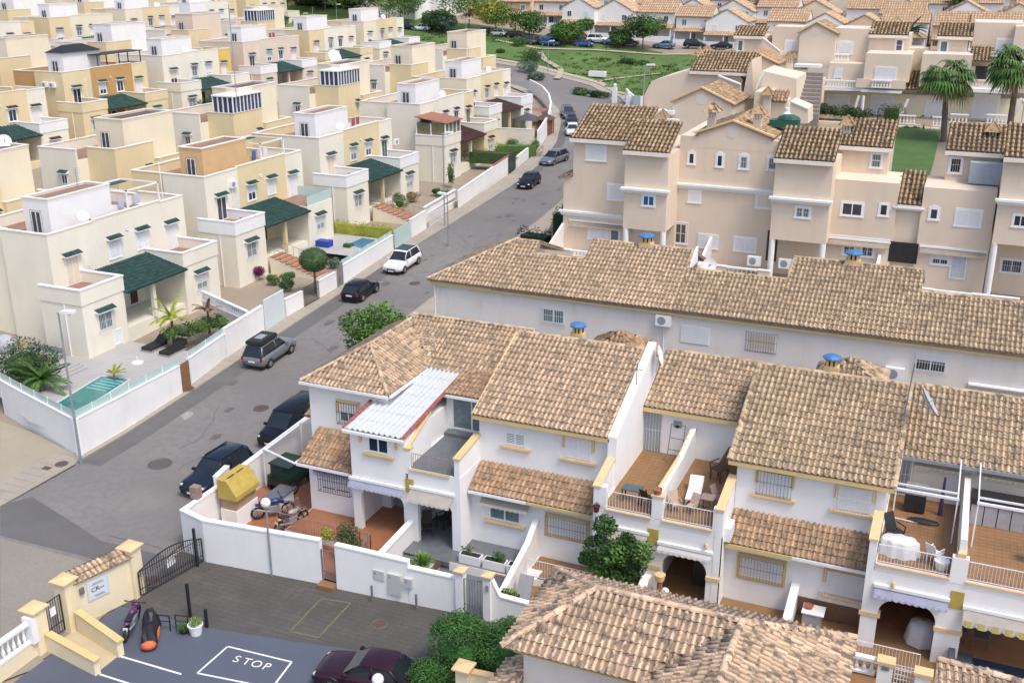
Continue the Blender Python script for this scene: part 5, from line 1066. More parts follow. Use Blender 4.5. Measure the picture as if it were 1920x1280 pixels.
# brown gate, entrance gates
def gatebox(label, px0, px1, h, mt, name='garden_gate', bars=False, dz=.1):
    a, b = Vector(hit(*px0)), Vector(hit(*px1)); t = thing(name, label, 'gate', tuple(a)); d = b - a; d.z = 0; n = Vector((d.y, -d.x, 0)).normalized() * -.06; m = M()
    if not bars: m.ext([(a.x, a.y, a.z + .1), (b.x, b.y, b.z + .1), (b.x, b.y, b.z + h), (a.x, a.y, a.z + h)], tuple(n)).out('gate_leaf', mt, t)
    else:
        k = max(4, int(d.length / .13))
        for i in range(k + 1): p = a.lerp(b, i / k); m.box(p.x - .014, p.y - .014, p.z + .12, p.x + .014, p.y + .014, p.z + h)
        m.cyl((a.x, a.y, a.z + .2), (b.x, b.y, b.z + .2), .02, n=4).cyl((a.x, a.y, a.z + h), (b.x, b.y, b.z + h), .025, n=4).cyl((a.x, a.y, a.z + h * .6), (b.x, b.y, b.z + h * .6), .015, n=4).out('gate_bars', mt, t)
    return t
gatebox('brown wooden garden gate in the pool wall', (344, 738), (359, 727), 2.1, WOODB); gatebox('black iron double garden gate by the bougainvillea', (572, 577), (599, 561), 1.7, IRON, bars=True)
gatebox('arched grey iron garden gate with pillars by the round tree', (634, 540), (644, 533), 2.0, GIRON, bars=True); gatebox('green glass entrance gate under a small green roof', (741, 468), (770, 450), 1.9, GLASSC); gatebox('light iron gate beside the ivy covered post', (805, 428), (832, 409), 1.6, WIRON, bars=True)
gatebox('dark green entrance door under the red tiled porch', (955, 326), (967, 316), 2.2, mat('dark_green_door', (.02, .05, .05), .5, .1, 3))
# ---- pool garden
zp = .75
DECK = mat('grey_pool_deck', (.40, .39, .38), .8, .08, .6, fine=.1)
flat([(-46.45, 43.0), (-48.0, 55.6), (-48.3, 58.0), (-56, 58), (-58.5, 53), (-60, 47.8), (-51.5, 44.0)], zp, 'pool_deck', DECK); flat([(-56.0, 47.0), (-56.2, 52.5), (-66, 52.5), (-66, 49)], zp + .3, 'upper_deck', DECK)
m = M()
for k in range(3): m.box(-55.9 + .35 * k, 47.0, zp, -55.55 + .35 * k, 52.4, zp + .3 - .09 * k)
m.out('deck_steps', DECK, None, kind='structure')
m = M()
for k in range(28): m.box(-58, 47.2 + k * .4, zp + .001, -47.3 - k * .05, 47.22 + k * .4, zp + .004)
m.out('deck_joints', mat('deck_joint', (.26, .25, .25), .9, .1, 2), None, kind='structure')
t = thing('swimming_pool', 'turquoise swimming pool behind the white corner wall', 'swimming pool', (-48.5, 47, zp))
WAT = mat('pool_water', (.03, .19, .18), .05, .12, 1.2, .3, 3); a = [(-49.6, 45.2), (-51.8, 45.0), (-52.9, 51.6), (-50.7, 51.9)]
M().add([(x, y, zp + .02) for x, y in a], [(0, 1, 2, 3)]).out('water', WAT, t)
m = M()
for i in range(4):
    p, q = Vector((*a[i], zp)), Vector((*a[(i + 1) % 4], zp)); n = (q - p).normalized().cross(Vector((0, 0, 1))) * .14; m.ext([tuple(p - n), tuple(q - n), tuple(q + n * .2), tuple(p + n * .2)], (0, 0, .05))
m.out('pool_edge', mat('pale_pool_edge', (.52, .53, .52), .8, .05, 3), t)
m = M()
for k in range(5): m.box(-52.4, 49.6 + .42 * k, zp + .021, -50.7, 49.8 + .42 * k, zp + .026)
m.out('pool_steps', mat('pool_step', (.14, .42, .40), .3, .1, 2), t)
for k, (px, lb) in enumerate((((292, 652), 'black sun mattress nearest the villa wall'), ((325, 660), 'black sun mattress nearest the pool wall'))):
    x, y = G(*px, zp); t = thing('sun_lounger', lb, 'sun lounger', (x, y, zp)); m = M(); m.box(x - .45, y - 1.0, zp + .12, x + .45, y + .8, zp + .34).out('mattress', BLACK, t); M().ext([(x - .45, y + .4, zp + .34), (x - .45, y + 1.1, zp + .34), (x - .45, y + 1.1, zp + .75)], (.9, 0, 0)).out('headrest', BLACK, t); M().box(x - .5, y - 1.05, zp, x + .5, y + .85, zp + .12).out('base', GREYP, t)
x, y = G(258, 680, zp); t = thing('parasol_base', 'white round parasol base on the pool deck', 'parasol base', (x, y, zp)); M().lathe((x, y, zp), [(.42, 0), (.42, .06), (.12, .1), (.05, .12)], 14).out('base', PLAST, t); M().cyl((x, y, zp + .1), (x, y, zp + .5), .035, n=6).out('tube', PLAST, t)
x, y = G(75, 675, zp + .3); t = thing('corner_sofa', 'grey outdoor corner sofa by the villa wall', 'sofa', (x, y, zp)); M().box(x - 1.6, y + .1, zp + .3, x + 1.3, y + .9, zp + .7).out('seat', GREYP, t); M().box(x - 1.6, y + .9, zp + .3, x + 1.3, y + 1.1, zp + 1.1).out('backrest', GREYP, t)
x, y = G(88, 672, zp + .3); t = thing('low_table', 'square brown garden table in front of the sofa', 'table', (x, y, zp)); M().box(x - .7, y - .7, zp + .6, x + .7, y + .2, zp + .66).out('tabletop', WOODB, t)
m = M()
for dx in (-.6, .6):
    for dy in (-.6, .1): m.box(x + dx - .04, y + dy - .04, zp + .3, x + dx + .04, y + dy + .04, zp + .6)
m.out('legs', WOODD, t)
x, y = G(12, 660, zp + .3); M().ell((x, y, zp + .9), (.9, .7, .75), 10, 6).out('covered_barbecue', mat('grey_cover', (.36, .38, .42), .8, .1, 3), None, True, label='grey covered garden barbecue at the left edge', category='barbecue cover')
window(va, (-55.9 + -.25, 56.5, .9), PI / 2, .85, 1.15, glass=SHUT, mull=0, name='cellar_door')
# vegetation by the pool and villas
def hz(px, h=0.): return hit(*px, h)
p = hz((30, 740)); bush('dense dark green shrubs by the left end of the pool', (p[0], p[1] + 1, 2.0), (2.6, 2.4, 1.6), L_DK, 1500, .22); p = hz((70, 745)); palm('feathery low palm by the pool corner wall', (p[0] + .6, p[1], .7), .9, 2.1, 24, trunk=.14, fan=False, lm=L_MD, skirt=False)
for k, px in enumerate(((322, 630), (346, 628), (372, 622), (396, 614), (415, 612))):
    x, y = G(*px, 1.6); bush('rounded hedge shrub on the pool wall, %s from the left' % nm[k], (x, y, 1.9), (1.0, .9, .8), L_DK if k % 2 else L_MD, 420, .17, group='hedge shrubs behind the pool wall')
p = G(326, 640, .9); palm('small feathery palm beside the black sun mattresses', (p[0], p[1], .8), 2.0, 1.8, 13, trunk=.12, fan=False, lm=L_YG, skirt=False)
p = G(385, 625, 1.2); palm('small half dry palm behind the hedge shrubs', (p[0], p[1] + .5, 1.), 1.9, 1.4, 10, trunk=.1, fan=False, lm=L_DR, skirt=False); p = G(215, 712, .8); palm('small yellow banana plant at the pool edge', (p[0], p[1], .8), .5, .9, 8, trunk=.06, fan=False, lm=L_YG, skirt=False, droop=.3)
# garden of the yellow villa: brick steps, round tree, bougainvillea
def stairs(label, x0, x1, y0, y1, z0, z1, n, mt, axis='x'):
    t = thing('garden_steps', label, 'steps', (x0, y0, z0)); m = M(); tr = M()
    for k in range(n):
        if axis == 'x': xa = x0 + (x1 - x0) * k / n; xb = x0 + (x1 - x0) * (k + 1) / n; m.box(xa, y0, z0 - 1, xb, y1, z0 + (z1 - z0) * (n - k) / n - .05); tr.box(xa, y0 - .02, z0 + (z1 - z0) * (n - k) / n - .05, xb + .03, y1 + .02, z0 + (z1 - z0) * (n - k) / n)
    m.out('body', CREAM, t); tr.out('treads', mt, t); rl = M()
    for yy in (y0 - .05, y1 + .05): rl.cyl((x0, yy, z1 + .9), (x1, yy, z0 + 1.1), .025, n=5); [rl.cyl((x0 + (x1 - x0) * q / 8, yy, z1 + (z0 - z1) * q / 8), (x0 + (x1 - x0) * q / 8, yy, z1 + .9 + (z0 - z1 + .2) * q / 8), .014, n=4) for q in range(9)]
    rl.out('handrails', RIRON, t); return t
BRICKR = mat('red_brick_steps', (.36, .16, .09), .8, .15, 3, fine=.2)
stairs('brown brick steps up to the yellow villa', -56, -51.2, 75.9, 77.8, 1.4, 2.8, 9, BRICKR); stairs('brick steps up to the white and yellow villa', -56, -51.0, 94.0, 96.0, 2.2, 3.6, 9, BRICKR)
x, y, z = hz((605, 530)); y -= .2; t = thing('clipped_tree', 'round clipped dark green tree beside the brick steps', 'tree', (x, y, z)); rr = Vector((*G(588, 487, z + 2.9), z + 2.9)); M().cyl((rr.x, rr.y, z), (rr.x, rr.y, z + 2.2), .09, n=6).out('trunk', BARK, t); m = M(); m.ell(rr, (1.15, 1.15, .95), 14, 9); leaves(m, rr, (1.25, 1.25, 1.05), 2200, .13, random.Random(5), shell=.92); m.out('crown', L_DK, t)
for px, lb, cm_, r_ in (((700, 405), 'light green shrub below the white and yellow villa', L_LT, .9), ((715, 385), 'dark shrub at the foot of the red brick steps', L_DK, .8), ((655, 470), 'small palm like shrub at the second pool corner', L_MD, .6), ((625, 500), 'grey green shrub between the round tree and the blue box', L_BG, .6), ((775, 378), 'dry golden shrub left of the glass gate', L_DR, .8), ((820, 365), 'small dark shrub on the white terrace', L_DK, .6), ((905, 290), 'low bright shrub before the long rounded hedge', L_LT, .7), ((935, 262), 'dark spiky shrub by the cream retaining wall', L_DK, .9), ((960, 280), 'green shrub under the cream retaining wall', L_MD, 1.1), ((985, 268), 'yellowish shrub by the bend wall', L_YG, .8), ((440, 590), 'small cactus like shrub behind the white garage wall', L_DK, .4), ((462, 517), 'dark magenta bougainvillea shrub, left one of two', L_MG, .7), ((485, 520), 'bright magenta bougainvillea shrub, right one of two', L_MG, .8), ((513, 532), 'small green shrub in the gravel bed', L_MD, .6), ((540, 530), 'green shrub at the foot of the brick steps', L_MD, .7), ((537, 545), 'dark green cushion shrub behind the white balusters', L_DK, .7), ((757, 362), 'tall magenta bougainvillea by the red front door', L_MG, 1.3), ((830, 378), 'round green shrub on the white terrace', L_MD, 1.0), ((798, 330), 'low green shrub beside the cream villa', L_MD, 1.5)):
    x, y, z = hz(px); bush(lb, (x, y, z + r_ * .7), (r_, r_, r_ * .85), cm_, 700, .15)
def hedge(label, a, b, h, w_, lm, n, base=0., size=.16, group=None, name='hedge'):
    a, b = Vector(a), Vector(b); rg = random.Random(int(a.x * 7 + a.y)); m = M(); d = b - a; L_ = d.length; nn = Vector((-d.y, d.x, 0)).normalized(); k = max(2, int(L_ / (w_ * .8)))
    e = nn * w_ * .38; m.ext([tuple(a - e + Vector((0, 0, -.2))), tuple(b - e + Vector((0, 0, -.2))), tuple(b + e + Vector((0, 0, -.2))), tuple(a + e + Vector((0, 0, -.2)))], (0, 0, h * .9))
    for i in range(k + 1): p = a.lerp(b, i / k); leaves(m, (p.x, p.y, p.z + h * .5), (w_ * .6, w_ * .6, h * .55), n // (k + 1), size, rg, shell=.8)
    return m.out(name, lm, None, label=label, category='hedge', group=group)
x0, y0, z0 = hz((845, 300)); hedge('long rounded dark green hedge beside the cream villa', (-56.5, 119, 4.2), (-51.5, 119.5, 4.2), 1.5, 1.8, L_DK, 1800)
a, b = hz((625, 470)), hz((725, 490)); hedge('bright yellow green hedge behind the second pool', (-57.3, 88.0, 1.9), (-50.6, 88.3, 1.9), 1.6, .9, L_YG, 1700)
a = hz((950, 300)); hedge('overgrown green hedge in the garden near the silver car', (-56, 126, 3.8), (-51.3, 127.5, 3.8), 1.6, 1.8, L_MD, 1500)
for px, lb, r_ in (((845, 350), 'ivy covered post by the long white wall', (.6, .6, 1.7)), ((750, 395), 'leafy green shrub by the glass gate', (.9, .9, 1.2)), ((722, 395), 'olive green ground shrub by the red front door', (1.3, .8, .5)), ((1000, 290), 'green creeper behind the stepped wall', (.8, .8, 1.2))):
    x, y, z = hz(px); bush(lb, (x, y, z + r_[2] * .8), r_, L_MD, 800, .16)
x, y = G(350, 190, 5.5); bush('large dark oleander bush between the villas', (-92, 116.5, 8.2), (3.4, 3.2, 2.8), L_DK, 2200, .35, lumps=8)
# second pool
flat([(-57.4, 84.3), (-57.4, 87.8), (-50.2, 87.6), (-49.9, 81), (-56, 81)], 2.15, 'second_pool_deck', DECK); M().add([(-51.2, 83.8, 2.18), (-50.6, 86.9, 2.18), (-53.2, 87.1, 2.18), (-53.2, 84.5, 2.18)], [(0, 1, 2, 3)]).out('small_pool', mat('blue_pool_water', (.04, .16, .32), .05, .1, 1), None, label='small blue triangular pool behind the glass topped wall', category='swimming pool')
M().box(-55.6, 82.6, 2.16, -54.2, 83.5, 2.75).out('blue_box', mat('bright_blue_plastic', (.015, .05, .34), .4, .1, 2), None, label='bright blue storage box beside the small pool', category='storage box')
# pergolas behind the bend wall
for (x, y, z, sx, sy, lb, mt_) in ((-57.6, 140.0, 4.2, 3.2, 2.4, 'dark grey hipped garden pavilion roof by the bend wall', mat('slate_pavilion_roof', (.07, .08, .10), .7, .1, 2)), (-55.2, 140.6, 4.3, 1.7, 2.2, 'reddish brown shed with dark roof by the bend wall', mat('maroon_shed_roof', (.10, .05, .045), .7, .1, 2)), (-60, 148.0, 4.5, 4.2, 3.0, 'brown flat roofed pergola behind the dark pavilions', mat('brown_canopy', (.27, .12, .09), .7, .1, 2))):
    t = thing('garden_pavilion', lb, 'pavilion', (x, y, z)); m = M()
    for dx in (-1, 1):
        for dy in (-1, 1): m.box(x + dx * sx / 2 - .06, y + dy * sy / 2 - .06, z - .5, x + dx * sx / 2 + .06, y + dy * sy / 2 + .06, z + 2.2)
    m.out('posts', WOODB, t); m = M(); h_ = .9 if 'flat' not in lb else .15; c = (x, y, z + 2.2 + h_); q = [(x - sx / 2 - .3, y - sy / 2 - .3, z + 2.2), (x + sx / 2 + .3, y - sy / 2 - .3, z + 2.2), (x + sx / 2 + .3, y + sy / 2 + .3, z + 2.2), (x - sx / 2 - .3, y + sy / 2 + .3, z + 2.2)]
    m.add(q + [c], [(0, 1, 4), (1, 2, 4), (2, 3, 4), (3, 0, 4), (3, 2, 1, 0)]); m.out('roof', mt_, t)
    if 'shed' in lb: M().box(x - sx / 2 + .1, y - sy / 2 + .1, z - .5, x + sx / 2 - .1, y + sy / 2 - .1, z + 2.15).out('walls', mat('red_wood', (.20, .07, .05), .7, .1, 3), t)
t = thing('balustrade_wall', 'white baluster fence between the pale villa and the bougainvillea', 'balustrade', (-50, 63, 1)); balustrade(t, (-48.4, 62.3, 2.0), (-54.6, 64.8, 2.15)); M().ext([(-48.4, 62.25, .2), (-54.6, 64.75, .2), (-54.6, 64.75, 2.1), (-48.4, 62.25, 1.97)], (0, .14, 0)).out('wall', GREYW, t)
t = thing('balustrade_wall', 'curving white baluster wall below the red door villa', 'balustrade', (-52, 97, 2.3)); balustrade(t, (-50.5, 95, 3.0), (-50.9, 103, 3.3)); M().box(-50.6, 95, 1.5, -50.4, 103, 3.0).out('wall', CREAM2, t)
# satellite dishes, aerials, roof things on the villas
def dish(label, x, y, z, r, az, el=.5, mt=None, pole=.8):
    t = thing('satellite_dish', label, 'satellite dish', (x, y, z)); d = Vector((math.cos(az) * math.cos(el), math.sin(az) * math.cos(el), math.sin(el))); a = d.orthogonal().normalized(); b = d.cross(a); c = Vector((x, y, z + pole)); m = M(); n = 14; vs = [c - d * r * .22]
    for k in (1, 2, 3): rr = r * k / 3; vs += [c - d * r * .22 * (1 - (k / 3) ** 2) + (a * math.cos(2 * PI * i / n) + b * math.sin(2 * PI * i / n)) * rr for i in range(n)]
    vs2 = [v - d * .03 for v in vs]; fs = [(0, 1 + i, 1 + (i + 1) % n) for i in range(n)] + [(1 + (k - 1) * n + i, 1 + k * n + i, 1 + k * n + (i + 1) % n, 1 + (k - 1) * n + (i + 1) % n) for k in (1, 2) for i in range(n)]
    m.add(vs, fs); m.add(vs2, [f[::-1] for f in fs]); m.out('dish', mt or PLAST, t); k = M(); k.cyl((x, y, z), c - d * .1, .03, n=5).cyl(c - d * r * .2, c + d * r * .7 - b * 0, .015, n=4).box(c.x + d.x * r * .7 - .05, c.y + d.y * r * .7 - .05, c.z + d.z * r * .7 - .05, c.x + d.x * r * .7 + .05, c.y + d.y * r * .7 + .05, c.z + d.z * r * .7 + .05); k.out('bracket', STEEL, t)
x, y = G(628, 105, 14.5); dish('large white satellite dish on the cream rear villa roof', x, y, 13.6, 1.1, -.3); x, y = G(8, 265, 13.0); dish('white satellite dish at the left edge', x, y, 12.2, .6, -.6, .3)
for k, (px, py, z, h_) in enumerate(((443, 180, 15.8, 8), (305, 370, 9.2, 3))):
    x, y = G(px, py, z); t = thing('roof_aerial', ['tall thin roof aerial on the pinkish grey villa', 'short white roof pole behind the pale villa'][k], 'aerial', (x, y, z)); M().cyl((x, y, z - 1), (x, y, z + h_), .04, n=5).out('mast', STEEL if k == 0 else PVC, t); m = M(); [m.cyl((x - .5, y, z + h_ - .3 * q), (x + .5, y, z + h_ - .3 * q), .015, n=4) for q in range(2)]; m.out('crossbars', STEEL, t)
t = thing('roof_canopy', 'black flat roof canopy on the ochre villa', 'canopy', (-103, 110, 15)); m = M(); [m.box(x - .05, y - .05, 13.8, x + .05, y + .05, 16.2) for x in (-104.5, -102.4) for y in (106.5, 110.3, 114.2)]; m.out('posts', BLACK, t); M().box(-104.8, 106.2, 16.2, -102.2, 114.5, 16.3).out('roof', BLACK, t)
t = thing('roof_tent', 'black hipped tent roof on the ochre villa stair box', 'tent roof', (-104, 104, 17)); M().add([(-106.4, 101.9, 16.75), (-103.4, 101.9, 16.75), (-103.4, 108.5, 16.75), (-106.4, 108.5, 16.75), (-104.9, 103.5, 17.6), (-104.9, 106.8, 17.6)], [(0, 1, 4), (1, 2, 5, 4), (2, 3, 5), (3, 0, 4, 5), (3, 2, 1, 0)]).out('roof', BLACK, t)
t = thing('garden_seating', 'dark covered seat on the pale villa roof terrace', 'seat', (-61.5, 60.5, 8.2)); x, y = G(178, 402, 9.0); M().box(x - .6, y - 1.1, 8.3, x + .5, y + 1.2, 8.9).out('seat', mat('navy_cover', (.05, .055, .09), .7, .1, 3), t); M().box(x - .6, y - 1.1, 8.9, x - .35, y + 1.2, 9.3).out('backrest', MATS['navy_cover'], t)
def ac(label, x, y, z, rz, group=None, s=1.):
    t = thing('air_conditioner', label, 'air conditioner', (x, y, z), rz, group); mw = Matrix.Translation((x, y, z)) @ Matrix.Rotation(rz, 4, 'Z')
    place('casing', cm(('ac', s), lambda: M().box(-.42 * s, -.32, 0, .42 * s, 0, .6 * s).mesh('casing', [PVC])), t, mw); place('fan_grille', cm(('acf', s), lambda: M().cyl((-.1, -.33, .3 * s), (-.1, -.322, .3 * s), .23 * s, n=14).mesh('fan_grille', [GREYP])), t, mw); return t
ac('left air conditioner on the ochre villa side wall', -104.8, 100.0, 12.9, 0, 'air conditioners on the ochre villa'); ac('right air conditioner on the ochre villa side wall', -103.6, 100.0, 12.9, 0, 'air conditioners on the ochre villa')
ac('air conditioner on the yellow villa front above its balcony door', -60, 76.6, 8.6, PI / 2); ac('air conditioner on the white villa wall beside the green shuttered door', -59.95, 106.2, 7.9, PI / 2)
# ================================================================== beige apartment blocks on the right
def rY(par, name, tl, br, Y, dep, mt, z0=None, z1=None, x1=None, x0=None):
    a = OY(tl[0], tl[1], Y); b = OY(br[0], br[1], Y)
    return M().box(a[0] if x0 is None else x0, Y, b[2] if z0 is None else z0, b[0] if x1 is None else x1, Y + dep, a[2] if z1 is None else z1).out(name, mt, par)
def band(par, x0, x1, y, z, dep=.28, h=.35, name='cornice'):
    m = M(); m.box(x0 - .22, y - dep, z, x1 + .22, y + .02, z + h * .45).box(x0 - .12, y - dep * .6, z - h * .5, x1 + .12, y + .02, z).box(x0 - .05, y - dep * .25, z - h * .8, x1 + .05, y + .02, z - h * .5); return m.out(name, WHITE2, par)
def roofY(par, x0, x1, ye, ze, yr, zr, mt=None, n=0, gut=True):
    tiled(par, [(x0, ye, ze), (x1, ye, ze), (x1, yr, zr), (x0, yr, zr)], mt or TM_C, .34, .5, n, False)
    if gut: gutter(par, (x0, ye - .02, ze), (x1, ye - .02, ze), MATS['pale_coping'], h=.3)
def gable(par, x0, x1, xm, y, z0, ze, zp, dep, mt, roof=True, rm=None):
    M().ext([(x0, y, z0), (x1, y, z0), (x1, y, ze), (xm, y, zp), (x0, y, ze)], (0, dep, 0)).out('gable_wall', mt, par)
    if roof:
        tiled(par, [(x0 - .2, y + dep, ze - .05), (x0 - .2, y - .15, ze - .05), (xm, y - .15, zp + .08), (xm, y + dep, zp + .08)], rm or TM_C, .27, .42, 0, True); tiled(par, [(xm, y + dep, zp + .08), (xm, y - .15, zp + .08), (x1 + .2, y - .15, ze - .05), (x1 + .2, y + dep, ze - .05)], rm or TM_C, .27, .42, 0, True)
        m = M(); [m.ext([(a[0], y - .2, a[1]), (b[0], y - .2, b[1]), (b[0], y - .2, b[1] + .14), (a[0], y - .2, a[1] + .14)], (0, .3, 0)) for a, b in (((x0 - .2, ze + .0), (xm, zp + .1)), ((xm, zp + .1), (x1 + .2, ze + .0)))]; m.out('verge_tiles', OCHRE2, par)
    M().cyl((xm, y - .02, (ze * 2 + zp) / 3 - .1), (xm, y - .002, (ze * 2 + zp) / 3 - .1), min(.5, (zp - ze) * .5), n=16).out('round_motif', mat('pale_roundel', (.66, .60, .53), .9, .05, 2), par)
def tchim(label, px, Y, h=1.5, s=.55):
    """square chimney: px is the pixel at the cap's tip, standing in plane Y"""
    x, y, z = OY(px[0], px[1], Y); t = thing('chimney', label, 'chimney', (x, y, z - h), 0, 'chimneys with little tiled hats'); M().box(x - s * .5, y - s * .5, z - h - .6, x + s * .5, y + s * .5, z - h * .55).out('stack', BEIGE, t)
    m = M(); [m.box(x + a - .05, y + b - .05, z - h * .55, x + a + .05, y + b + .05, z - h * .28) for a in (-s * .35, 0, s * .35) for b in (-s * .35, s * .35)]; m.out('cap_posts', COPING, t, kind='stuff')
    c = (x, y, z); q = [(x - s, y - s, z - h * .34), (x + s, y - s, z - h * .34), (x + s, y + s, z - h * .34), (x - s, y + s, z - h * .34)]; m = M(); m.add(q + [c], [(0, 1, 4), (1, 2, 4), (2, 3, 4), (3, 0, 4), (3, 2, 1, 0)]).out('tiled_hat', TM_C, t)
    m = M(); [m.cyl(p, c, .07, .05, 5) for p in q]; m.out('hip_tiles', TM_C, t)
YC = 81.4
hc = thing('apartment_building', 'three storey beige apartment block with white cornices in the middle right', 'building', (-15, 85, 5))
zS = 4.3
def cb(x0, y0, z0, x1, y1, z1, mt=BEIGE, name='wall'): return M().box(x0, y0, z0, x1, y1, z1).out(name, mt, hc)
t1a, t1b = -24.1, -20.7; t2a, t2b = -12.95, -8.85
cb(-30.2, YC - .2, zS, t1a, 91, 11.1); cb(-29.4, YC - .19, 11.1, t1a, 90, 14.1); roofY(hc, -29.6, t1a + .3, YC - .5, 14.25, 86.0, 16.3)
tiled(hc, [(-30.6, YC - .4, 10.9), (-29.4, YC - .4, 11.3), (-29.4, 90, 11.3), (-30.6, 90, 10.9)], TM_C, .27, .42, 0, True)
band(hc, -30.3, t1a, YC - .2, 8.15)
cb(t1a, 78.2, 8.0, t1b, 88, 13.9); roofY(hc, t1a - .1, t1b + .1, 77.9, 14.1, 81.6, 15.9); band(hc, t1a, t1b, 78.2, 11.1, .4)
for x in (t1a + .2, t1b - .2): M().cyl((x, 78.4, zS), (x, 78.4, 8), .22, n=10).out('column', WHITE2, hc)
cb(t1a, 81, zS, t1b, 82, 8.0)
xg0, xg1 = t1b, t2a; ztop = OY(1275, 250, YC)[2]; zpk = OY(1375, 230, YC)[2]; xa, xk, xb2 = OY(1310, 250, YC)[0], OY(1375, 230, YC)[0], OY(1447, 252, YC)[0]
cb(xg0, YC, zS, xg1, 90, ztop - .15); gable(hc, xa, xb2, xk, YC - .01, ztop - 1, ztop + .1, zpk, 7, BEIGE)
band(hc, xg0, xg1, YC, 11.1)
cb(t2a, 79.3, 8.0, t2b, 88, 13.9); roofY(hc, t2a - .1, t2b + .1, 79.0, 14.1, 82.7, 15.9); band(hc, t2a, t2b, 79.3, 11.1, .4)
for x in (t2a + .2, t2b - .2): M().cyl((x, 79.5, zS), (x, 79.5, 8), .22, n=10).out('column', WHITE2, hc)
cb(t2a, 81.4, zS, t2b, 82, 8.0)
x3a, x3b = t2b, 2.2; z3 = OY(1600, 338, YC)[2]
xr0, xr1 = OY(1686, 350, YC)[0], OY(1733, 350, YC)[0]
cb(x3a, YC, zS, xr0, 86, z3); cb(xr0, YC + .3, zS, xr1, 86, z3 - 1.6); cb(xr1, YC, zS, x3b, 86, z3 - .1); roofY(hc, xr0, xr1, YC, z3 - 1.5, YC + 3.2, z3 + .4)
band(hc, xr0, xr1, YC + .05, z3 - 1.75, .2, .2)
cb(x3a, YC - .02, 8.2, -4.5, YC - .0, 8.3, WHITE2, 'string_course')
# small rooftop rooms
def rroom(tl, br, Y, dep, rh, px_door=None, glass=GLASS, roofp=.95):
    a, b = OY(tl[0], tl[1], Y), OY(br[0], br[1], Y); cb(a[0], Y, b[2] - .5, b[0], Y + dep, a[2]); roofY(hc, a[0] - .2, b[0] + .2, Y - .3, a[2] + .1, Y + dep * .8, a[2] + .1 + rh)
rroom((1575, 274), (1662, 335), 84.5, 4.5, 1.5); winY(hc, (1635, 287), (1652, 315), 84.48, glass=CURT, bars=(WIRON, .05), sur=(WHITE2, 'thin'), rows=1, mull=0)
rroom((1778, 284), (1872, 340), 84.8, 4.5, 1.5); winY(hc, (1783, 295), (1801, 325), 84.78, bars=(WIRON, .05), sur=(WHITE2, 'thin'), mull=0)
p = OY(1820, 305, 83.5); M().box(p[0], 83.5, z3, p[0] + 2.1, 84.4, z3 + 1.5).out('roof_shed', mat('blue_grey_shed', (.36, .41, .48), .6, .1, 3), None, label='blue grey metal shed on the flat roof beside the barred window', category='shed')
hc3 = hc; ts = .9
a3, b3 = 2.3, 7.5
cb(a3, 80.2, 9.0, b3, 89, 14.9); roofY(hc, a3 - .1, b3, 79.9, 15.1, 83.5, 16.9); band(hc, a3, b3, 80.2, 12.05, .4); M().cyl((a3 + .2, 80.4, zS), (a3 + .2, 80.4, 9), .22, n=10).out('column', WHITE2, hc); cb(a3, 82.4, zS, b3, 83, 9.0)
# windows of the block
W_ = dict(sur=(WHITE2, 'thin'))
winY(hc, (1101, 272), (1135, 302), YC - .2, shut=1., **W_); winY(hc, (1141, 346), (1174, 376), YC - .2, shut=1., **W_); winY(hc, (1206, 366), (1226, 387), 78.2, glass=GLASSB, **W_)
for tl, br, k in (((1292, 287), (1302, 308), {}), ((1345, 290), (1355, 313), {}), ((1388, 293), (1401, 317), dict(bars=(WIRON, .04), glass=CURT)), ((1441, 295), (1455, 319), dict(bars=(WIRON, .04), glass=CURT))): winY(hc, tl, br, YC, mull=0, sur=(WHITE2, 'arch'), **k)
winY(hc, (1293, 358), (1312, 380), YC, shut=1., mull=0, **W_); winY(hc, (1420, 365), (1446, 391), YC, shut=1., bars=(WIRON, .05), shutm=SHUTC, **W_); winY(hc, (1493, 388), (1517, 409), 79.3, bars=(WIRON, .04), glass=CURT, **W_)
winY(hc, (1580, 379), (1616, 406), YC, glass=mat('grey_window_glass', (.06, .06, .07), .15, .2, 1), **W_); winY(hc, (1651, 382), (1663, 405), YC, mull=0, **W_); winY(hc, (1745, 390), (1758, 412), YC, mull=0, sur=(WHITE2, 'arch')); winY(hc, (1795, 393), (1836, 426), YC, shut=1., **W_)
for tl, br, Y, k in (((1311, 440), (1343, 466), YC, dict(shut=1., bars=(WIRON, .05))), ((1379, 445), (1414, 473), YC, dict(shut=1.)), ((1582, 460), (1602, 478), YC, dict(bars=(WIRON, .05))), ((1616, 461), (1636, 482), YC, dict(bars=(WIRON, .05))), ((1749, 472), (1777, 497), YC, dict(shut=.6, bars=(WIRON, .05))), ((1267, 418), (1286, 457), YC, dict(bars=(RIRON, .04), rows=1, glass=mat('brownish_glass', (.10, .09, .06), .2, .2, 3))), ((1105, 421), (1138, 450), YC - .2, dict(shut=.98)), ((1145, 424), (1160, 458), YC - .2, dict(glass=CURT, mull=0)), ((1879, 485), (1915, 513), 82.4, dict(bars=(WIRON, .05))), ((1902, 402), (1925, 426), 80.2, {})): winY(hc, tl, br, Y, sur=(WHITE2, 'thin'), **k)
winY(hc, (1785, 474), (1808, 524), YC, glass=mat('pale_blue_grille_door', (.50, .56, .62), .4, .08, 4), mull=0, bars=(WIRON, .04), name='front_door'); winY(hc, (1440, 432), (1455, 490), YC, glass=WOODD, frame=WOODD, mull=0, name='front_door')
a, b = OY(1669, 452, YC), OY(1718, 495, YC); M().box(a[0], YC - .02, b[2], b[0], YC - .004, a[2]).out('dark_opening', DARK, hc)
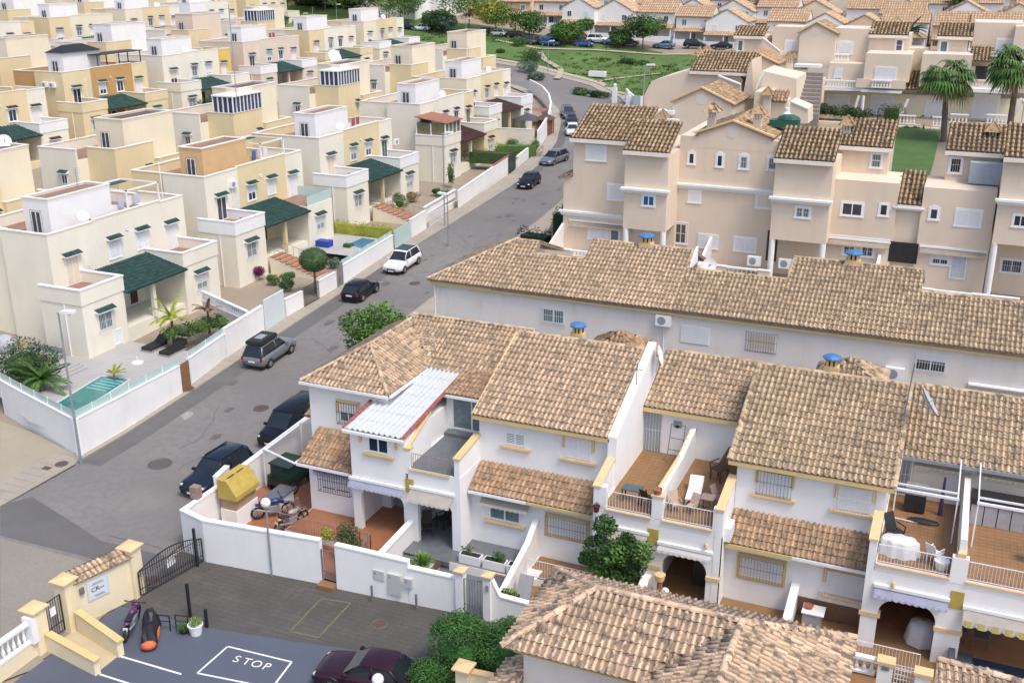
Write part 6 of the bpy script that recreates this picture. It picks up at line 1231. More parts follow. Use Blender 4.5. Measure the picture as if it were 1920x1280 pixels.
for (x0, x1, z) in ((OY(1551, 440, YC)[0], OY(1670, 447, YC)[0], 8.0), (OY(1727, 455, YC)[0], OY(1850, 465, YC)[0], 8.0)): awning(hc, x0, x1, YC, z, .35, .25, mat('beige_awning', (.58, .50, .40), .8, .08, 3))
awning(hc, -29.6, t1a - .1, YC - .2, 7.45, .4, .25, MATS['beige_awning'])
# terraces with balusters
def terr(label, x0, x1, Y, z, bx0, bx1, h=.95):
    t = thing('terrace_wall', label, 'balcony wall', (x0, Y, z), 0, 'beige terrace walls'); m = M(); m.box(x0, Y, 1.5, bx0, Y + .25, z + h).box(bx0, Y, 1.5, bx1, Y + .25, z + .12).box(bx1, Y, 1.5, x1, Y + .25, z + h).box(x0, Y + .25, 1.5, x1, 81.3, z); m.out('wall', BEIGE, t)
    c = M(); c.box(x0 - .05, Y - .04, z + h, bx0, Y + .3, z + h + .08).box(bx1, Y - .04, z + h, x1 + .05, Y + .3, z + h + .08); c.out('coping', WHITE2, t); balustrade(t, (bx0, Y + .12, z + .12), (bx1, Y + .12, z + .12), .88, .3)
terr('beige terrace wall with few balusters beside the dark hedge', -30.3, -25.5, 77.4, 5.0, -28.1, -26.3); terr('beige terrace wall with balusters left of the white columns', -17.8, -12.6, 78.6, 4.7, -15.9, -13.5); terr('beige terrace wall with wide balusters at the right', -1.9, 4.5, 78.4, 4.7, -1.0, 1.5)
for x in (-17.9, -30.3, -5.2): M().ext([(x, 77.6, 5), (x, YC, 5), (x, YC, 7.2), (x, 77.6, 5.9)], (.2, 0, 0)).out('divider_wall', WHITE2, hc)
for lb, px, Y in (('little tiled chimney left of the air conditioner on the beige block', (1243, 205), 84), ('tiled hat chimney on the left slope of the front gable', (1337, 191), 83), ('tiled hat chimney on the right slope of the front gable', (1423, 194), 83), ('tiled hat chimney beside the rooftop room with lattice', (1591, 216), 86), ('tiled hat chimney near the right palm trunk', (1865, 228), 87)): tchim(lb, px, Y, 2.1, .6)
p = OY(1262, 240, 83); ac('air conditioner on the flat roof beside the little chimney', p[0], 83, p[2], 0, None, 1.2)
p = OY(1471, 240, 84.5); t = thing('water_tank', 'dark green oval tank on the flat roof right of the gable', 'tank', p); M().box(p[0] - 1.2, 84.5, p[2], p[0] + 1.0, 85.6, p[2] + .55).ell((p[0] + .2, 85, p[2] + .6), (.9, .5, .4), 10, 6).out('tank', mat('dark_green_plastic', (.02, .10, .07), .4, .1, 3), t)
p = OY(1475, 215, 85.5); M().lathe((p[0], 85.5, p[2] - .5), [(.35, 0), (.35, .5), (.2, .75), (.22, 1.0), (.05, 1.05)], 10).out('white_vent', PLAST, None, label='white roof vent above the dark green tank', category='vent')
# hedges left of the block
p = hit(1005, 455); hedge('dark trimmed hedge at the road side of the beige block', (-35.0, 84.3, 1.8), (-32.6, 84.0, 1.8), 3.9, 1.6, leafmat('cypress_leaf', (.018, .038, .016)), 3600); hedge('tall dark cypress hedge against the beige block corner', (-31.5, 83.6, 2.6), (-31.5, 87.5, 2.6), 5.3, 1.3, LEAF['cypress_leaf'], 4200)
# ---- upper right blocks
hd = thing('apartment_building', 'upper right beige stepped apartments with white balusters and palm trees in front', 'building', (-5, 116, 12.5))
def D_(name, tl, br, Y, dep, mt=BEIGE, **k): return rY(hd, name, tl, br, Y, dep, mt, **k)
def Dband(x0, y0, x1, Y, h=.3): a, b = OY(x0, y0, Y), OY(x1, y0, Y); M().box(a[0], Y - .15, a[2] - h, b[0], Y, a[2]).out('string_course', WHITE2, hd)
YG, YF_, YT = 115.0, 113.0, 118.0
D_('wall', (1500, 168), (1920, 235), YG, 6, CREAM); 
for tl, br, mt_ in (((1553, 178), (1590, 210), SHUT), ((1636, 180), (1671, 214), SHUT), ((1829, 178), (1868, 222), SHUTC), ((1738, 190), (1768, 226), SHUT)): winY(hd, tl, br, YG, shut=1., name='patio_door', sur=(WHITE2, 'thin'))
zb1 = OY(1600, 166, YF_)[2]
D_('balcony_slab', (1530, 164), (1615, 172), YF_, YG - YF_ + .02, WHITE2); D_('balcony_slab', (1615, 168), (1690, 176), YF_ - .3, YG - YF_ + .3, WHITE2); D_('balcony_slab', (1812, 167), (1905, 177), YF_, YG - YF_, WHITE2)
D_('wall', (1500, 152), (1538, 168), YF_, .2); D_('wall', (1606, 148), (1697, 168), YF_ - .3, .2)
D_('wall', (1555, 118), (1625, 168), YG + .2, 3); D_('wall', (1624, 100), (1703, 155), YF_ - .05, 5); D_('wall', (1730, 101), (1815, 165), YF_ + .3, 5); D_('wall', (1815, 110), (1905, 170), YG, 4)
winY(hd, (1643, 127), (1677, 155), YF_ - .05, shut=1., mull=2, bars=(WIRON, .05), sur=(WHITE2, 'thin'), name='balcony_door'); winY(hd, (1565, 128), (1578, 150), YG + .2, shut=.9, bars=(WIRON, .05), name='balcony_door'); winY(hd, (1752, 138), (1792, 157), YF_ + .3, shut=1., name='balcony_door')
a, b = OY(1538, 150, YF_), OY(1606, 167, YF_); balustrade(hd, (a[0], YF_ + .1, b[2] + .05), (b[0], YF_ + .1, b[2] + .05), a[2] - b[2]); a, b = OY(1635, 150, YF_), OY(1672, 159, YF_); balustrade(hd, (a[0], YF_ - .5, b[2] - .3), (b[0], YF_ - .5, b[2] - .3), .75)
a, b = OY(1822, 150, YF_), OY(1868, 167, YF_); balustrade(hd, (a[0], YF_ + .1, b[2] + .05), (b[0], YF_ + .1, b[2] + .05), a[2] - b[2])
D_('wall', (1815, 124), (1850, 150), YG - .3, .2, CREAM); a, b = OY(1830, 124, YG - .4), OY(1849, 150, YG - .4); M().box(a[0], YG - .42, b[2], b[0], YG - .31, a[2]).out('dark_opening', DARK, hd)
# top rooms
a, b = OY(1500, 62, 116.5), OY(1563, 118, 116.5); k = OY(1531, 48, 116.5); gable(hd, a[0], b[0], k[0], 116.5, b[2] - .5, a[2], k[2] + .2, 6, BEIGE)
D_('wall', (1565, 53), (1632, 118), YT - .5, 5); winY(hd, (1572, 80), (1596, 101), YT - .5, shut=.95, bars=(WIRON, .05), sur=(WHITE2, 'arch'), name='balcony_door'); a, b = OY(1564, 101, YT - 1.2), OY(1592, 114, YT - 1.2); balustrade(hd, (a[0], YT - 1.2, b[2]), (b[0], YT - 1.2, b[2]), a[2] - b[2])
D_('wall', (1631, 64), (1702, 100), YT - 1, 5); a, b = OY(1629, 65, YT - 1.2), OY(1704, 65, YT - 1.2); roofY(hd, a[0], b[0], YT - 1.3, a[2], YT + 2, a[2] + 1.1); winY(hd, (1681, 74), (1691, 96), YT - 1, mull=0, rows=1, glass=mat('violet_curtained_glass', (.14, .10, .16), .2, .1, 2), sur=(WHITE2, 'thin'))
D_('wall', (1700, 90), (1735, 140), YT, 2); a, b = OY(1694, 168, YF_ + .5), OY(1722, 168, YF_ + .5); c = OY(1700, 132, YG + 2); roofY(hd, a[0], b[0], YF_ + .5, a[2], YG + 2, c[2], gut=False)
D_('wall', (1760, 68), (1812, 101), YT - 1, 5); a, b = OY(1757, 68, YT - 1.2), OY(1825, 68, YT - 1.2); roofY(hd, a[0], b[0], YT - 1.3, a[2], YT + 2, a[2] + 1.1); winY(hd, (1764, 77), (1775, 99), YT - 1, mull=0, glass=CURT, sur=(WHITE2, 'thin'), name='roof_door')
D_('wall', (1828, 42), (1908, 118), YT - .5, 6); winY(hd, (1871, 74), (1897, 96), YT - .5, shut=.95, mull=2, sur=(WHITE2, 'thin'), name='balcony_door'); a, b = OY(1818, 115, YF_ + 1), OY(1860, 115, YF_ + 1); roofY(hd, a[0], b[0], YF_ + 1.0, a[2], YT - .6, a[2] + 1.1, gut=False)
D_('wall', (1905, 50), (1960, 170), YG, 6); a, b = OY(1860, 96, YG), OY(1886, 110, YG); balustrade(hd, (a[0], YG - .6, b[2]), (b[0], YG - .6, b[2]), a[2] - b[2])
# left end of upper block
D_('wall', (1378, 68), (1433, 100), 118, 5); a, b = OY(1376, 67, 117.8), OY(1433, 67, 117.8); roofY(hd, a[0], b[0], 117.7, a[2], 120.5, a[2] + .9); winY(hd, (1384, 76), (1392, 96), 118, mull=0, glass=CURT, sur=(WHITE2, 'thin'), name='roof_door')
D_('wall', (1348, 98), (1420, 130), 117.4, 4); D_('wall', (1450, 50), (1500, 100), 119, 4); winY(hd, (1474, 77), (1494, 94), 119, shut=.95, mull=1, sur=(WHITE2, 'thin'), name='balcony_door'); a, b = OY(1463, 96, 118), OY(1478, 109, 118); balustrade(hd, (a[0], 118, b[2]), (b[0], 118, b[2]), a[2] - b[2])
D_('wall', (1420, 100), (1500, 168), 117.2, 4); winY(hd, (1465, 123), (1477, 140), 117.2, shut=.9, name='balcony_door'); M().ext([OY(1430, 71, 116.9), OY(1463, 97, 116.9), OY(1463, 112, 116.9), OY(1430, 112, 116.9)], (0, .25, 0)).out('stair_wall', BEIGE, hd); M().ext([OY(1430, 70, 116.85), OY(1463, 96, 116.85), OY(1463, 98, 116.85), OY(1430, 72.5, 116.85)], (0, .35, 0)).out('coping', WHITE2, hd)
D_('canopy', (1489, 121), (1538, 128), 114.5, 1.5, WHITE2); D_('wall', (1492, 130), (1510, 168), 114.6, .3)
# houses at the left end, in front of the meadow
he = thing('apartment_building', 'gabled beige houses with little chimneys at the left end of the upper block', 'building', (-28, 112, 10))
def E_(name, tl, br, Y, dep, mt=BEIGE, **k): return rY(he, name, tl, br, Y, dep, mt, **k)
yE = 108.0
M().ext([OY(1222, 152, yE), OY(1185, 222, yE), OY(1390, 222, yE), OY(1392, 150, yE), OY(1378, 131, yE), OY(1295, 131, yE)], (0, 9, 0)).out('wall', BEIGE, he)
a, b, c = OY(1293, 133, yE - .2), OY(1408, 133, yE - .2), OY(1300, 110, yE + 3); roofY(he, a[0], b[0], yE - .2, a[2], yE + 3.4, a[2] + 1.7)
M().ext([OY(1410, 112, yE - 1), OY(1412, 185, yE - 1), OY(1392, 185, yE - 1), OY(1402, 130, yE - 1)], (0, 5, 0)).out('wall', BEIGE, he)
M().ext([OY(1346, 142, yE - 1.5), OY(1388, 158, yE - 1.5), OY(1388, 178, yE - 1.5), OY(1346, 178, yE - 1.5)], (0, .3, 0)).out('stair_wall', BEIGE, he); M().ext([OY(1346, 141, yE - 1.6), OY(1388, 157.5, yE - 1.6), OY(1388, 160, yE - 1.6), OY(1346, 143.5, yE - 1.6)], (0, .45, 0)).out('coping', WHITE2, he)
a, b, c = OY(1262, 187, 99), OY(1374, 196, 99), OY(1316, 167, 99); gable(he, a[0], b[0], c[0], 99, 9.5, (a[2] + b[2]) / 2 - .1, c[2], 7, BEIGE)
M().ext([OY(1430, 133, 104), OY(1493, 148, 104), OY(1493, 222, 104), OY(1430, 222, 104)], (0, 6, 0)).out('wall', BEIGE, he); M().ext([OY(1430, 133, 103.9), OY(1415, 168, 103.9), OY(1419, 168, 103.9), OY(1434, 134, 103.9)], (0, .4, 0)).out('coping', WHITE2, he)
a, b, c = OY(1392, 118, 112), OY(1457, 118, 112), OY(1415, 100, 112); gable(he, a[0], b[0], c[0], 112, b[2] - 2.5, a[2], c[2], 5, BEIGE, rm=TM_R)
E_('wall', (1415, 172), (1440, 222), 100.5, 4); E_('wall', (1440, 190), (1470, 222), 100.8, 4); a = OY(1446, 190, 100.6); roofY(he, a[0], OY(1475, 190, 100.6)[0], 100.6, a[2], 102.2, a[2] + .8, TM_R, gut=False)
M().ext([OY(1482, 190, 98.5), OY(1515, 204, 98.5), OY(1515, 232, 98.5), OY(1482, 232, 98.5)], (0, 3, 0)).out('stair_wall', BEIGE, he); M().ext([OY(1482, 189, 98.4), OY(1515, 203, 98.4), OY(1515, 206, 98.4), OY(1482, 192, 98.4)], (0, .4, 0)).out('coping', WHITE2, he)
m = M()
for k in range(11): a = OY(1491 + k * 1.0, 210 - k * 7.5, 104 + k * .7); m.box(a[0], 103.5 + k * .7, 9, a[0] + 2.2, 104.3 + k * .7, a[2])
m.out('outside_stairs', mat('grey_stair', (.25, .22, .20), .8, .1, 3), he)
E_('wall', (1520, 150), (1535, 208), 110, 3); balc = OY(1520, 152, 109.8)
for lb, px, Y in (('left of two little chimneys on the far left gable roof', (1312, 89), 111), ('right of two little chimneys on the far left gable roof', (1327, 84), 112.5), ('little tiled chimney before the upper balusters', (1483, 94), 110), ('round tiled chimney cap behind the front gable', (1441, 162), 100)): tchim(lb, px, Y, 2.2, .6)
M().box(*(lambda a, b: (a[0], 98.5, b[2], b[0], 99.6, a[2]))(OY(1217, 206, 98.5), OY(1262, 216, 98.5))).out('flat_roof_edge', WHITE2, he)
# patio front walls and balusters of upper block
YP = 110.8
for k, (x0, x1, y0, y1) in enumerate(((1686, 1716, 217, 234), (1748, 1772, 220, 238), (1782, 1814, 215, 232), (1850, 1895, 216, 234))):
    a, b = OY(x0, y0, YP), OY(x1, y1, YP); t = thing('balustrade_wall', 'white patio baluster wall below the upper flats, %s from the left' % nm[k], 'balustrade', a, 0, 'patio baluster walls'); balustrade(t, (a[0], YP, b[2]), (b[0], YP, b[2]), a[2] - b[2] + .1, .3); M().box(a[0] - .5, YP + .02, 11, b[0] + .5, YP + .3, b[2] + .02).out('wall', BEIGE, t)
t = thing('patio_wall', 'beige patio retaining wall behind the lawn', 'wall', (-8, 109, 11)); a, b = OY(1610, 222, 109.5), OY(1760, 245, 109.5); M().box(a[0], 109.5, 10, b[0], 109.9, OY(1640, 234, 109.5)[2]).out('wall', BEIGE, t); M().box(a[0] - 8, 108.5, 10, a[0], 108.9, OY(1550, 228, 108.5)[2]).out('wall', BEIGE, t); m = M(); p = OY(1636, 240, 109.2); [m.box(p[0] - .7, 108.2 + .3 * q, 10.5, p[0] + .7, 109.4, 10.9 + .3 * q) for q in range(5)]; m.out('steps', BRICKR, t)
def div(px, Y, label):
    M().ext([OY(px[0], px[1], Y), OY(px[2], px[3], Y), OY(px[2] + 5, px[3], Y), OY(px[0] + 5, px[1], Y)], (0, .25, 0)).out('stair_balustrade', WHITE2, None, label=label, category='stair wall')
div((1700, 187, 1688, 214), 112.6, 'slanting white divider beside the patio hedge'); div((1608, 180, 1600, 205), 112.6, 'slanting white divider behind the patio lamp'); div((1912, 185, 1895, 228), 112, 'white stair balustrade at the right edge')
p = OY(1619, 180, 112.7); M().cyl((p[0], 112.7, 12), (p[0], 112.7, p[2]), .16, n=10).out('column', WHITE2, hd)
hedge('square trimmed hedge on the patio', (OY(1656, 230, 111.5)[0], 111.5, 12.3), (OY(1683, 230, 111.5)[0], 111.5, 12.3), 2.1, 1.2, L_DK, 1700)
for px, r_, lb in (((1572, 210), (1.6, .8, .8), 'green patio shrub left of the globe lamp'), ((1610, 215), (1.5, .8, .8), 'green patio shrub right of the globe lamp'), ((1538, 205), (1.2, .8, .9), 'dark patio shrub at the stairs')): p = OY(px[0], px[1], 110.9); bush(lb, (p[0], 110.9, p[2]), r_, L_DK, 500, .22)
# lawn, agave and palms
a = [(1388, 246), (1500, 240), (1500, 318), (1418, 318)]
grid([-9 + .7 * i for i in range(10)], [86.2 + 1. * i for i in range(23)], lambda x, y: max(11.35, T(x, y) + .06) + rnd.uniform(0, .04), 'lawn', LAWN)
flat([(-9, 86.1), (-1.5, 86.1), (-1, 93), (3, 108.4), (-12, 108.4)], 11.25, 'garden_soil', SOIL)
p = G(1732, 258, 11.8); t = thing('agave', 'spiky blue green agave beside the lawn', 'agave', (p[0], p[1], 11.4)); m = M(); rg = random.Random(4)
for q in range(34):
    az = rg.uniform(0, 2 * PI); el = rg.uniform(.25, 1.35); L_ = rg.uniform(1.2, 1.9); d = Vector((math.cos(az) * math.cos(el), math.sin(az) * math.cos(el), math.sin(el))); s_ = d.cross(Vector((0, 0, 1))).normalized() * .11; o_ = Vector((p[0], p[1], 11.5)); m.add([o_ - s_ * .6, o_ + s_ * .6, o_ + d * L_ * .5 + s_, o_ + d * L_ * .5 - s_, o_ + d * L_], [(0, 1, 2, 3), (3, 2, 4)])
m.out('leaves', L_BG, t)
for px, r_, lm_, lb in (((1710, 250), (1.0, .8, .7), L_DK, 'dark shrub at the lawn corner below the patio'), ((1820, 250), (1.8, 1.0, .9), L_BG, 'grey green shrub right of the palm trunk'), ((1860, 245), (1.3, 1.0, 1.1), L_MD, 'bright green shrub between the palms')): p = G(px[0], px[1], 12.2); bush(lb, (p[0], p[1], 12.2), r_, lm_, 900, .22)
p = G(1745, 220, 12.8); palm('small sago palm on the patio edge', (p[0], p[1], 12.0), .8, 1.2, 16, trunk=.2, fan=False, lm=L_DK, skirt=False)
p = G(1768, 282, 11.4); q = OY(1775, 148, p[1]); palm('tall fan palm in front of the upper flats, left one of two', (p[0], p[1], 11.4), q[2] - 11.4, 2.5, 74, lean=(q[0] - p[0], 0), lm=L_MD)
p = G(1885, 300, 11.4); q = OY(1908, 130, p[1]); palm('tall fan palm at the right edge in front of the upper flats', (p[0], p[1], 11.2), q[2] - 11.2, 2.5, 70, lean=(q[0] - p[0], 0), lm=L_MD)
# ================================================================== far town
TW = [mat('town_white', (.78, .77, .76), .9, .03, .5), mat('town_cream', (.72, .62, .48), .9, .04, .5), mat('town_peach', (.66, .47, .33), .9, .04, .5), mat('town_sand', (.60, .50, .34), .9, .04, .5)]
roofk = ['terracotta', 'terracotta']
def thouse(x, y, w_, d, h, kind, col, label, group, porch=True, side=0):
    z = T(x, y); t = thing('town_house', label, 'house', (x, y, z), 0, group); m = M(); m.box(x - w_ / 2, y, z - 1, x + w_ / 2, y + d, z + h)
    if kind == 'x': m.ext([(x - w_ / 2, y, z + h), (x - w_ / 2, y + d, z + h), (x - w_ / 2, y + d / 2, z + h + d * .24)], (w_, 0, 0))
    else: m.ext([(x - w_ / 2, y, z + h), (x + w_ / 2, y, z + h), (x, y, z + h + w_ * .26)], (0, d, 0))
    m.out('walls', TW[col], t)
    if kind == 'x': R_ = [[(x - w_ / 2 - .1, y - .4, z + h - .1), (x + w_ / 2 + .1, y - .4, z + h - .1), (x + w_ / 2 + .1, y + d / 2, z + h + d * .24 + .1), (x - w_ / 2 - .1, y + d / 2, z + h + d * .24 + .1)]]
    else: R_ = [[(x - w_ / 2 - .3, y + d, z + h - .1), (x - w_ / 2 - .3, y - .1, z + h - .1), (x, y - .1, z + h + w_ * .26 + .12), (x, y + d, z + h + w_ * .26 + .12)], [(x, y + d, z + h + w_ * .26 + .12), (x, y - .1, z + h + w_ * .26 + .12), (x + w_ / 2 + .3, y - .1, z + h - .1), (x + w_ / 2 + .3, y + d, z + h - .1)]]
    if kind == 'x': R_.append([(x - w_ / 2 - .1, y + d + .4, z + h - .1), (x - w_ / 2 - .1, y + d / 2, z + h + d * .24 + .1), (x + w_ / 2 + .1, y + d / 2, z + h + d * .24 + .1), (x + w_ / 2 + .1, y + d + .4, z + h - .1)])
    for q in R_: tiled(t, q, TM_T, .5, 1.0, 0, True, thick=.12)
    for k in (-.27, .27): window(t, (x + w_ * k - .5, y, z + h - 1.9), 0, 1.0, 1.2, glass=[GLASS, CURT][rnd.random() < .5], shut=rnd.choice([0, 0, 1.]), sur=(WHITE2, 'thin') if col else None)
    if porch:
        ph = h * .5; M().box(x - w_ / 2 + .1, y - 2.6, z - 1, x + w_ / 2 - .1, y - 2.4, z + .9).out('garden_wall', TW[col], t); tiled(t, [(x - w_ / 2, y - 2.2, z + ph - .3), (x + w_ / 2, y - 2.2, z + ph - .3), (x + w_ / 2, y, z + ph + .4), (x - w_ / 2, y, z + ph + .4)], TM_T, .5, .8, 0, True, thick=.12)
        for k in (-.46, 0, .46): M().box(x + w_ * k - .12, y - 2.1, z - .5, x + w_ * k + .12, y - 1.9, z + ph - .3).out('porch_post', TW[col], t)
        window(t, (x - .5, y - .01, z + .1), 0, 1.1, 2.0, glass=CURT, name='patio_door')
    return t
cn = ['white', 'cream', 'peach', 'sand coloured']; rows = [(231, 'front row beyond the parked cars', -106, 6, 8.2, 5.2), (247, 'second row of the far town', -122, 24, 8.8, 5.6), (262, 'third row of the far town', -134, 34, 9.2, 5.6), (277, 'fourth row of the far town', -150, 48, 9.6, 5.8), (294, 'fifth row of the far town', -165, 58, 10.4, 5.8), (314, 'sixth row of the far town', -180, 60, 11.5, 6.0), (338, 'seventh row of the far town', -195, 64, 13, 6)]
onm = ['first', 'second', 'third', 'fourth', 'fifth', 'sixth', 'seventh', 'eighth', 'ninth', 'tenth', 'eleventh', 'twelfth', 'thirteenth', 'fourteenth', 'fifteenth', 'sixteenth', 'seventeenth', 'eighteenth', 'nineteenth', 'twentieth']
rt = random.Random(11)
for Yr, rn, xa_, xb_, wd, h in rows:
    x = xa_; k = 0
    while x < xb_:
        w_ = wd * rt.uniform(.85, 1.1); kind = 'y' if rt.random() < .4 else 'x'; col = rt.choice([0, 0, 0, 0, 0, 1, 2]); yy = Yr + rt.uniform(-1.5, 1.5) + (-4 if kind == 'y' else 0)
        u, v, zc = PX(x, yy, T(x, yy) + 4)
        if -60 < u < 1980 and k < 20:
            thouse(x, yy, w_, rt.uniform(8, 9.5), h + rt.uniform(-.6, .5), kind, col, '%s town house, %s from the left in the %s' % (cn[col], onm[k], rn), 'town houses in the ' + rn, porch=Yr < 250, side=0); k += 1
        x += w_ * (1.0 if rt.random() < .75 else 1.35)
# far left buildings behind the park trees
for k, (px, w_, h, col, lb) in enumerate((((30, 22), 26, 6, 1, 'long peach building at the far upper left'), ((150, 15), 22, 7, 1, 'terraced cream building with curved balcony at the far upper left'), ((310, 8), 24, 7, 0, 'pale building behind the hedge at the top'), ((480, 10), 16, 6, 2, 'peach building between the park trees'), ((745, 35), 9, 5.6, 0, 'white house with brown porch roof behind the parked white cars'), ((800, 30), 10, 6, 0, 'white two storey house left of the big willow'), ((860, 25), 9, 6, 0, 'white house behind the big willow'))):
    p = hit(*px); thouse(p[0], p[1], w_, 9, h, 'x', col, lb, None, porch=False)
# park trees along the meadow
TR = [((672, 32), 7.5, 5.5, L_MD, 'broad green park tree behind the villas'), ((610, 22), 7, 5, L_DK, 'dark park tree with thin branches at the top'), ((540, 26), 6, 5, L_DK, 'dark wide park tree at the top centre left'), ((468, 22), 6, 5, L_MD, 'green park tree behind the roof aerial'), ((410, 28), 5.5, 4, L_MD, 'bright green tree left of the villa with the greenhouse room'), ((360, 26), 4, 3, L_DK, 'small dark tree behind the upper villas'), ((752, 48), 6.5, 4, L_LT, 'light green tree behind the white parked cars'), ((880, 62), 8.5, 5.5, L_LT, 'large light green willow like tree beside the parked cars'), ((930, 66), 6, 3.4, L_YG, 'yellow green tree right of the big willow'), ((815, 60), 3.5, 2.6, L_DK, 'small dark tree beside the maroon parked car'), ((835, 62), 3.2, 2, L_BG, 'small grey green olive tree near the parked cars'), ((992, 72), 4.5, 3, L_DK, 'dark round tree behind the parked blue cars'), ((1058, 84), 3.8, 2.8, L_MD, 'green tree in front of the white van'), ((1205, 92), 6.0, 3.2, L_DK, 'tall dark green tree at the meadow edge'), ((1163, 90), 3.0, 1.8, L_DK, 'slim dark bush tree left of the tall meadow edge tree'), ((1095, 68), 3, 1.8, L_MD, 'small tree beside the red parked car'), ((1375, 75), 5, 3, L_MD, 'green tree behind the left upper flats'), ((250, 26), 5, 6, L_DK, 'dark hedge like tree group at the top left'), ((170, 24), 5, 3, L_DR, 'brownish tree at the top left'), ((710, 34), 9, 1.3, L_DK, 'narrow dark cypress beside the broad park tree')]
for px, h, r_, lm_, lb in TR: p = hit(*px); tree(lb, p, h * 1.15, r_ * 1.35, lm_, 3200, .55, group='park trees', lm2=L_MD, clumps=10)
for px, h, lb in (((1430, 50), 8, 'large date palm behind the white roof pergola'), ((1790, 60), 9, 'date palm behind the upper right flats'), ((1700, 100), 6, 'young palm seen between the upper flats'), ((58, 22), 5, 'small palm at the far upper left'), ((1290, 4), 8, 'palm top between the far roofs')): p = hit(*px); palm(lb, p, h * .7, 3.6, 40, trunk=.35, fan=False, lm=L_DK, group='distant palms')
for px, h, lb in (((1672, 50), 11, 'dark cypress among the far white houses'), ((240, 20), 7, 'thin brown cypress left of two at the top left'), ((1672, 20), 9, 'second dark cypress higher up in the town')): p = hit(*px); tree(lb, p, h, 1.5, L_DK, 1200, .5, clumps=14, name='cypress_tree', cz=.5)
p = hit(1855, 40); bush('big dark green tree mass at the upper right corner', (p[0], p[1] + 6, p[2] + 3), (14, 6, 6), L_DK, 3500, .8, lumps=12, cat='trees', name='tree_group')
for px, r_, lb in (((455, 22), (9, 4, 4), 'dense tree mass behind the tall roof aerial'), ((560, 16), (12, 5, 5), 'dense dark tree mass at the top left of the meadow'), ((640, 18), (10, 5, 5), 'dense tree mass behind the small park lamps'), ((395, 20), (7, 4, 3.5), 'green tree clump at the top above the second street'), ((170, 16), (10, 3, 3), 'dark green tree clump at the top left corner')): p = hit(*px); bush(lb, (p[0], p[1] + 4, p[2] + r_[2] * .6), r_, L_DK, 2600, .7, lumps=12, cat='trees', name='tree_group')
# meadow bushes
for px, r_, lm_, lb in (((1005, 120), (3.0, 2.6, 2.2), L_DK, 'large dark bush on the meadow left of the path'), ((990, 135), (2.2, 2.0, 1.6), L_BG, 'greyish bush below the large dark bush'), ((975, 88), (1.8, 1.6, 1.4), L_MD, 'round green bush at the left meadow track'), ((1190, 122), (3.2, 1.4, .9), L_DK, 'low dark scrub on the right part of the meadow'), ((940, 100), (1.0, .8, .7), L_DK, 'small bush near the white villa corner'), ((1005, 150), (1.8, 1.2, 1.0), L_BG, 'blue green scrub above the bend'), ((935, 150), (2.6, 1.4, 1.0), L_DR, 'dry brownish scrub above the bend'), ((1085, 178), (2.0, 1.0, .8), L_MD, 'leafy verge bush at the end of the footpath'), ((1125, 184), (2.4, 1.2, .9), L_DK, 'dark verge bush near the entrance pillars')): p = hit(*px); bush(lb, (p[0], p[1], p[2] + r_[2] * .6), r_, lm_, 900, .3, core=False)
p = hit(1190, 190); hedge('tall dark hedge beside the entrance pillars', (-46.5, 171, 5.6), (-38, 166, 6.2), 3.2, 2.2, L_HG, 2600, size=.3)
p = hit(1120, 147); t = thing('meadow_trough', 'white trough like block standing on the meadow', 'trough', p); M().box(p[0] - 1.6, p[1] - .5, p[2] + .35, p[0] + 1.6, p[1] + .5, p[2] + 1.3).out('block', PLAST, t); m = M(); [m.box(p[0] + a - .12, p[1] - .3, p[2] - .2, p[0] + a + .12, p[1] + .3, p[2] + .35) for a in (-1.2, 1.2)]; m.out('legs', GREYP, t)
for px, h, lb in (((1152, 193), 2.6, 'short white entrance pillar at the bend'), ((1178, 205), 2.2, 'white entrance pillar with a globe lamp')): p = hit(*px); t = thing('gate_pillar', lb, 'pillar', p); M().box(p[0] - .35, p[1] - .35, p[2] - .3, p[0] + .35, p[1] + .35, p[2] + h).out('pillar', PLAST, t); M().ell((p[0], p[1], p[2] + h + .3), (.28, .28, .28), 10, 6).out('globe', PLAST, t)
wallrun('white stepped entrance wall below the dark hedge', [(1172, 192), (1186, 204), (1200, 218)], [2.2, 2.0, 2.0])
for k, (px, h) in enumerate((((1010, 130), 1.6), ((935, 128), 1.5), ((975, 140), 1.7), ((1000, 152), 1.4), ((952, 142), 1.4))): pass
# ================================================================== court: walls, gates, signs
def wall2(label, pts, th=.25, mt=WHITE, cp=WHITE2, name='garden_wall', cat='garden wall', zb=-.3):
    """pts: (x, y, top z)"""
    t = thing(name, label, cat, (pts[0][0], pts[0][1], 0)); m = M(); c = M()
    for a, b in zip(pts, pts[1:]):
        d = Vector((b[0] - a[0], b[1] - a[1], 0)); n = Vector((-d.y, d.x, 0)).normalized() * th
        m.ext([(a[0], a[1], zb), (b[0], b[1], zb), (b[0], b[1], b[2]), (a[0], a[1], a[2])], tuple(n)); e = n * .12
        c.ext([(a[0] - e.x, a[1] - e.y, a[2] + .002), (b[0] - e.x, b[1] - e.y, b[2] + .002), (b[0] - e.x, b[1] - e.y, b[2] + .08), (a[0] - e.x, a[1] - e.y, a[2] + .08)], tuple(n * 1.24))
    m.out('wall', mt, t); c.out('coping', cp, t); return t
ca, cb_, cc_, cd_ = (-33.55, 36.45), (-31.75, 36.0), (-25.45, 36.55), (-24.6, 36.5)
wall2('white corner wall of the garden with the motorbikes', [(-33.5, 39.3, 2.2), (-33.5, 36.5, 2.2), (-31.75, 36.0, 2.25), (cc_[0], cc_[1], 2.3)])
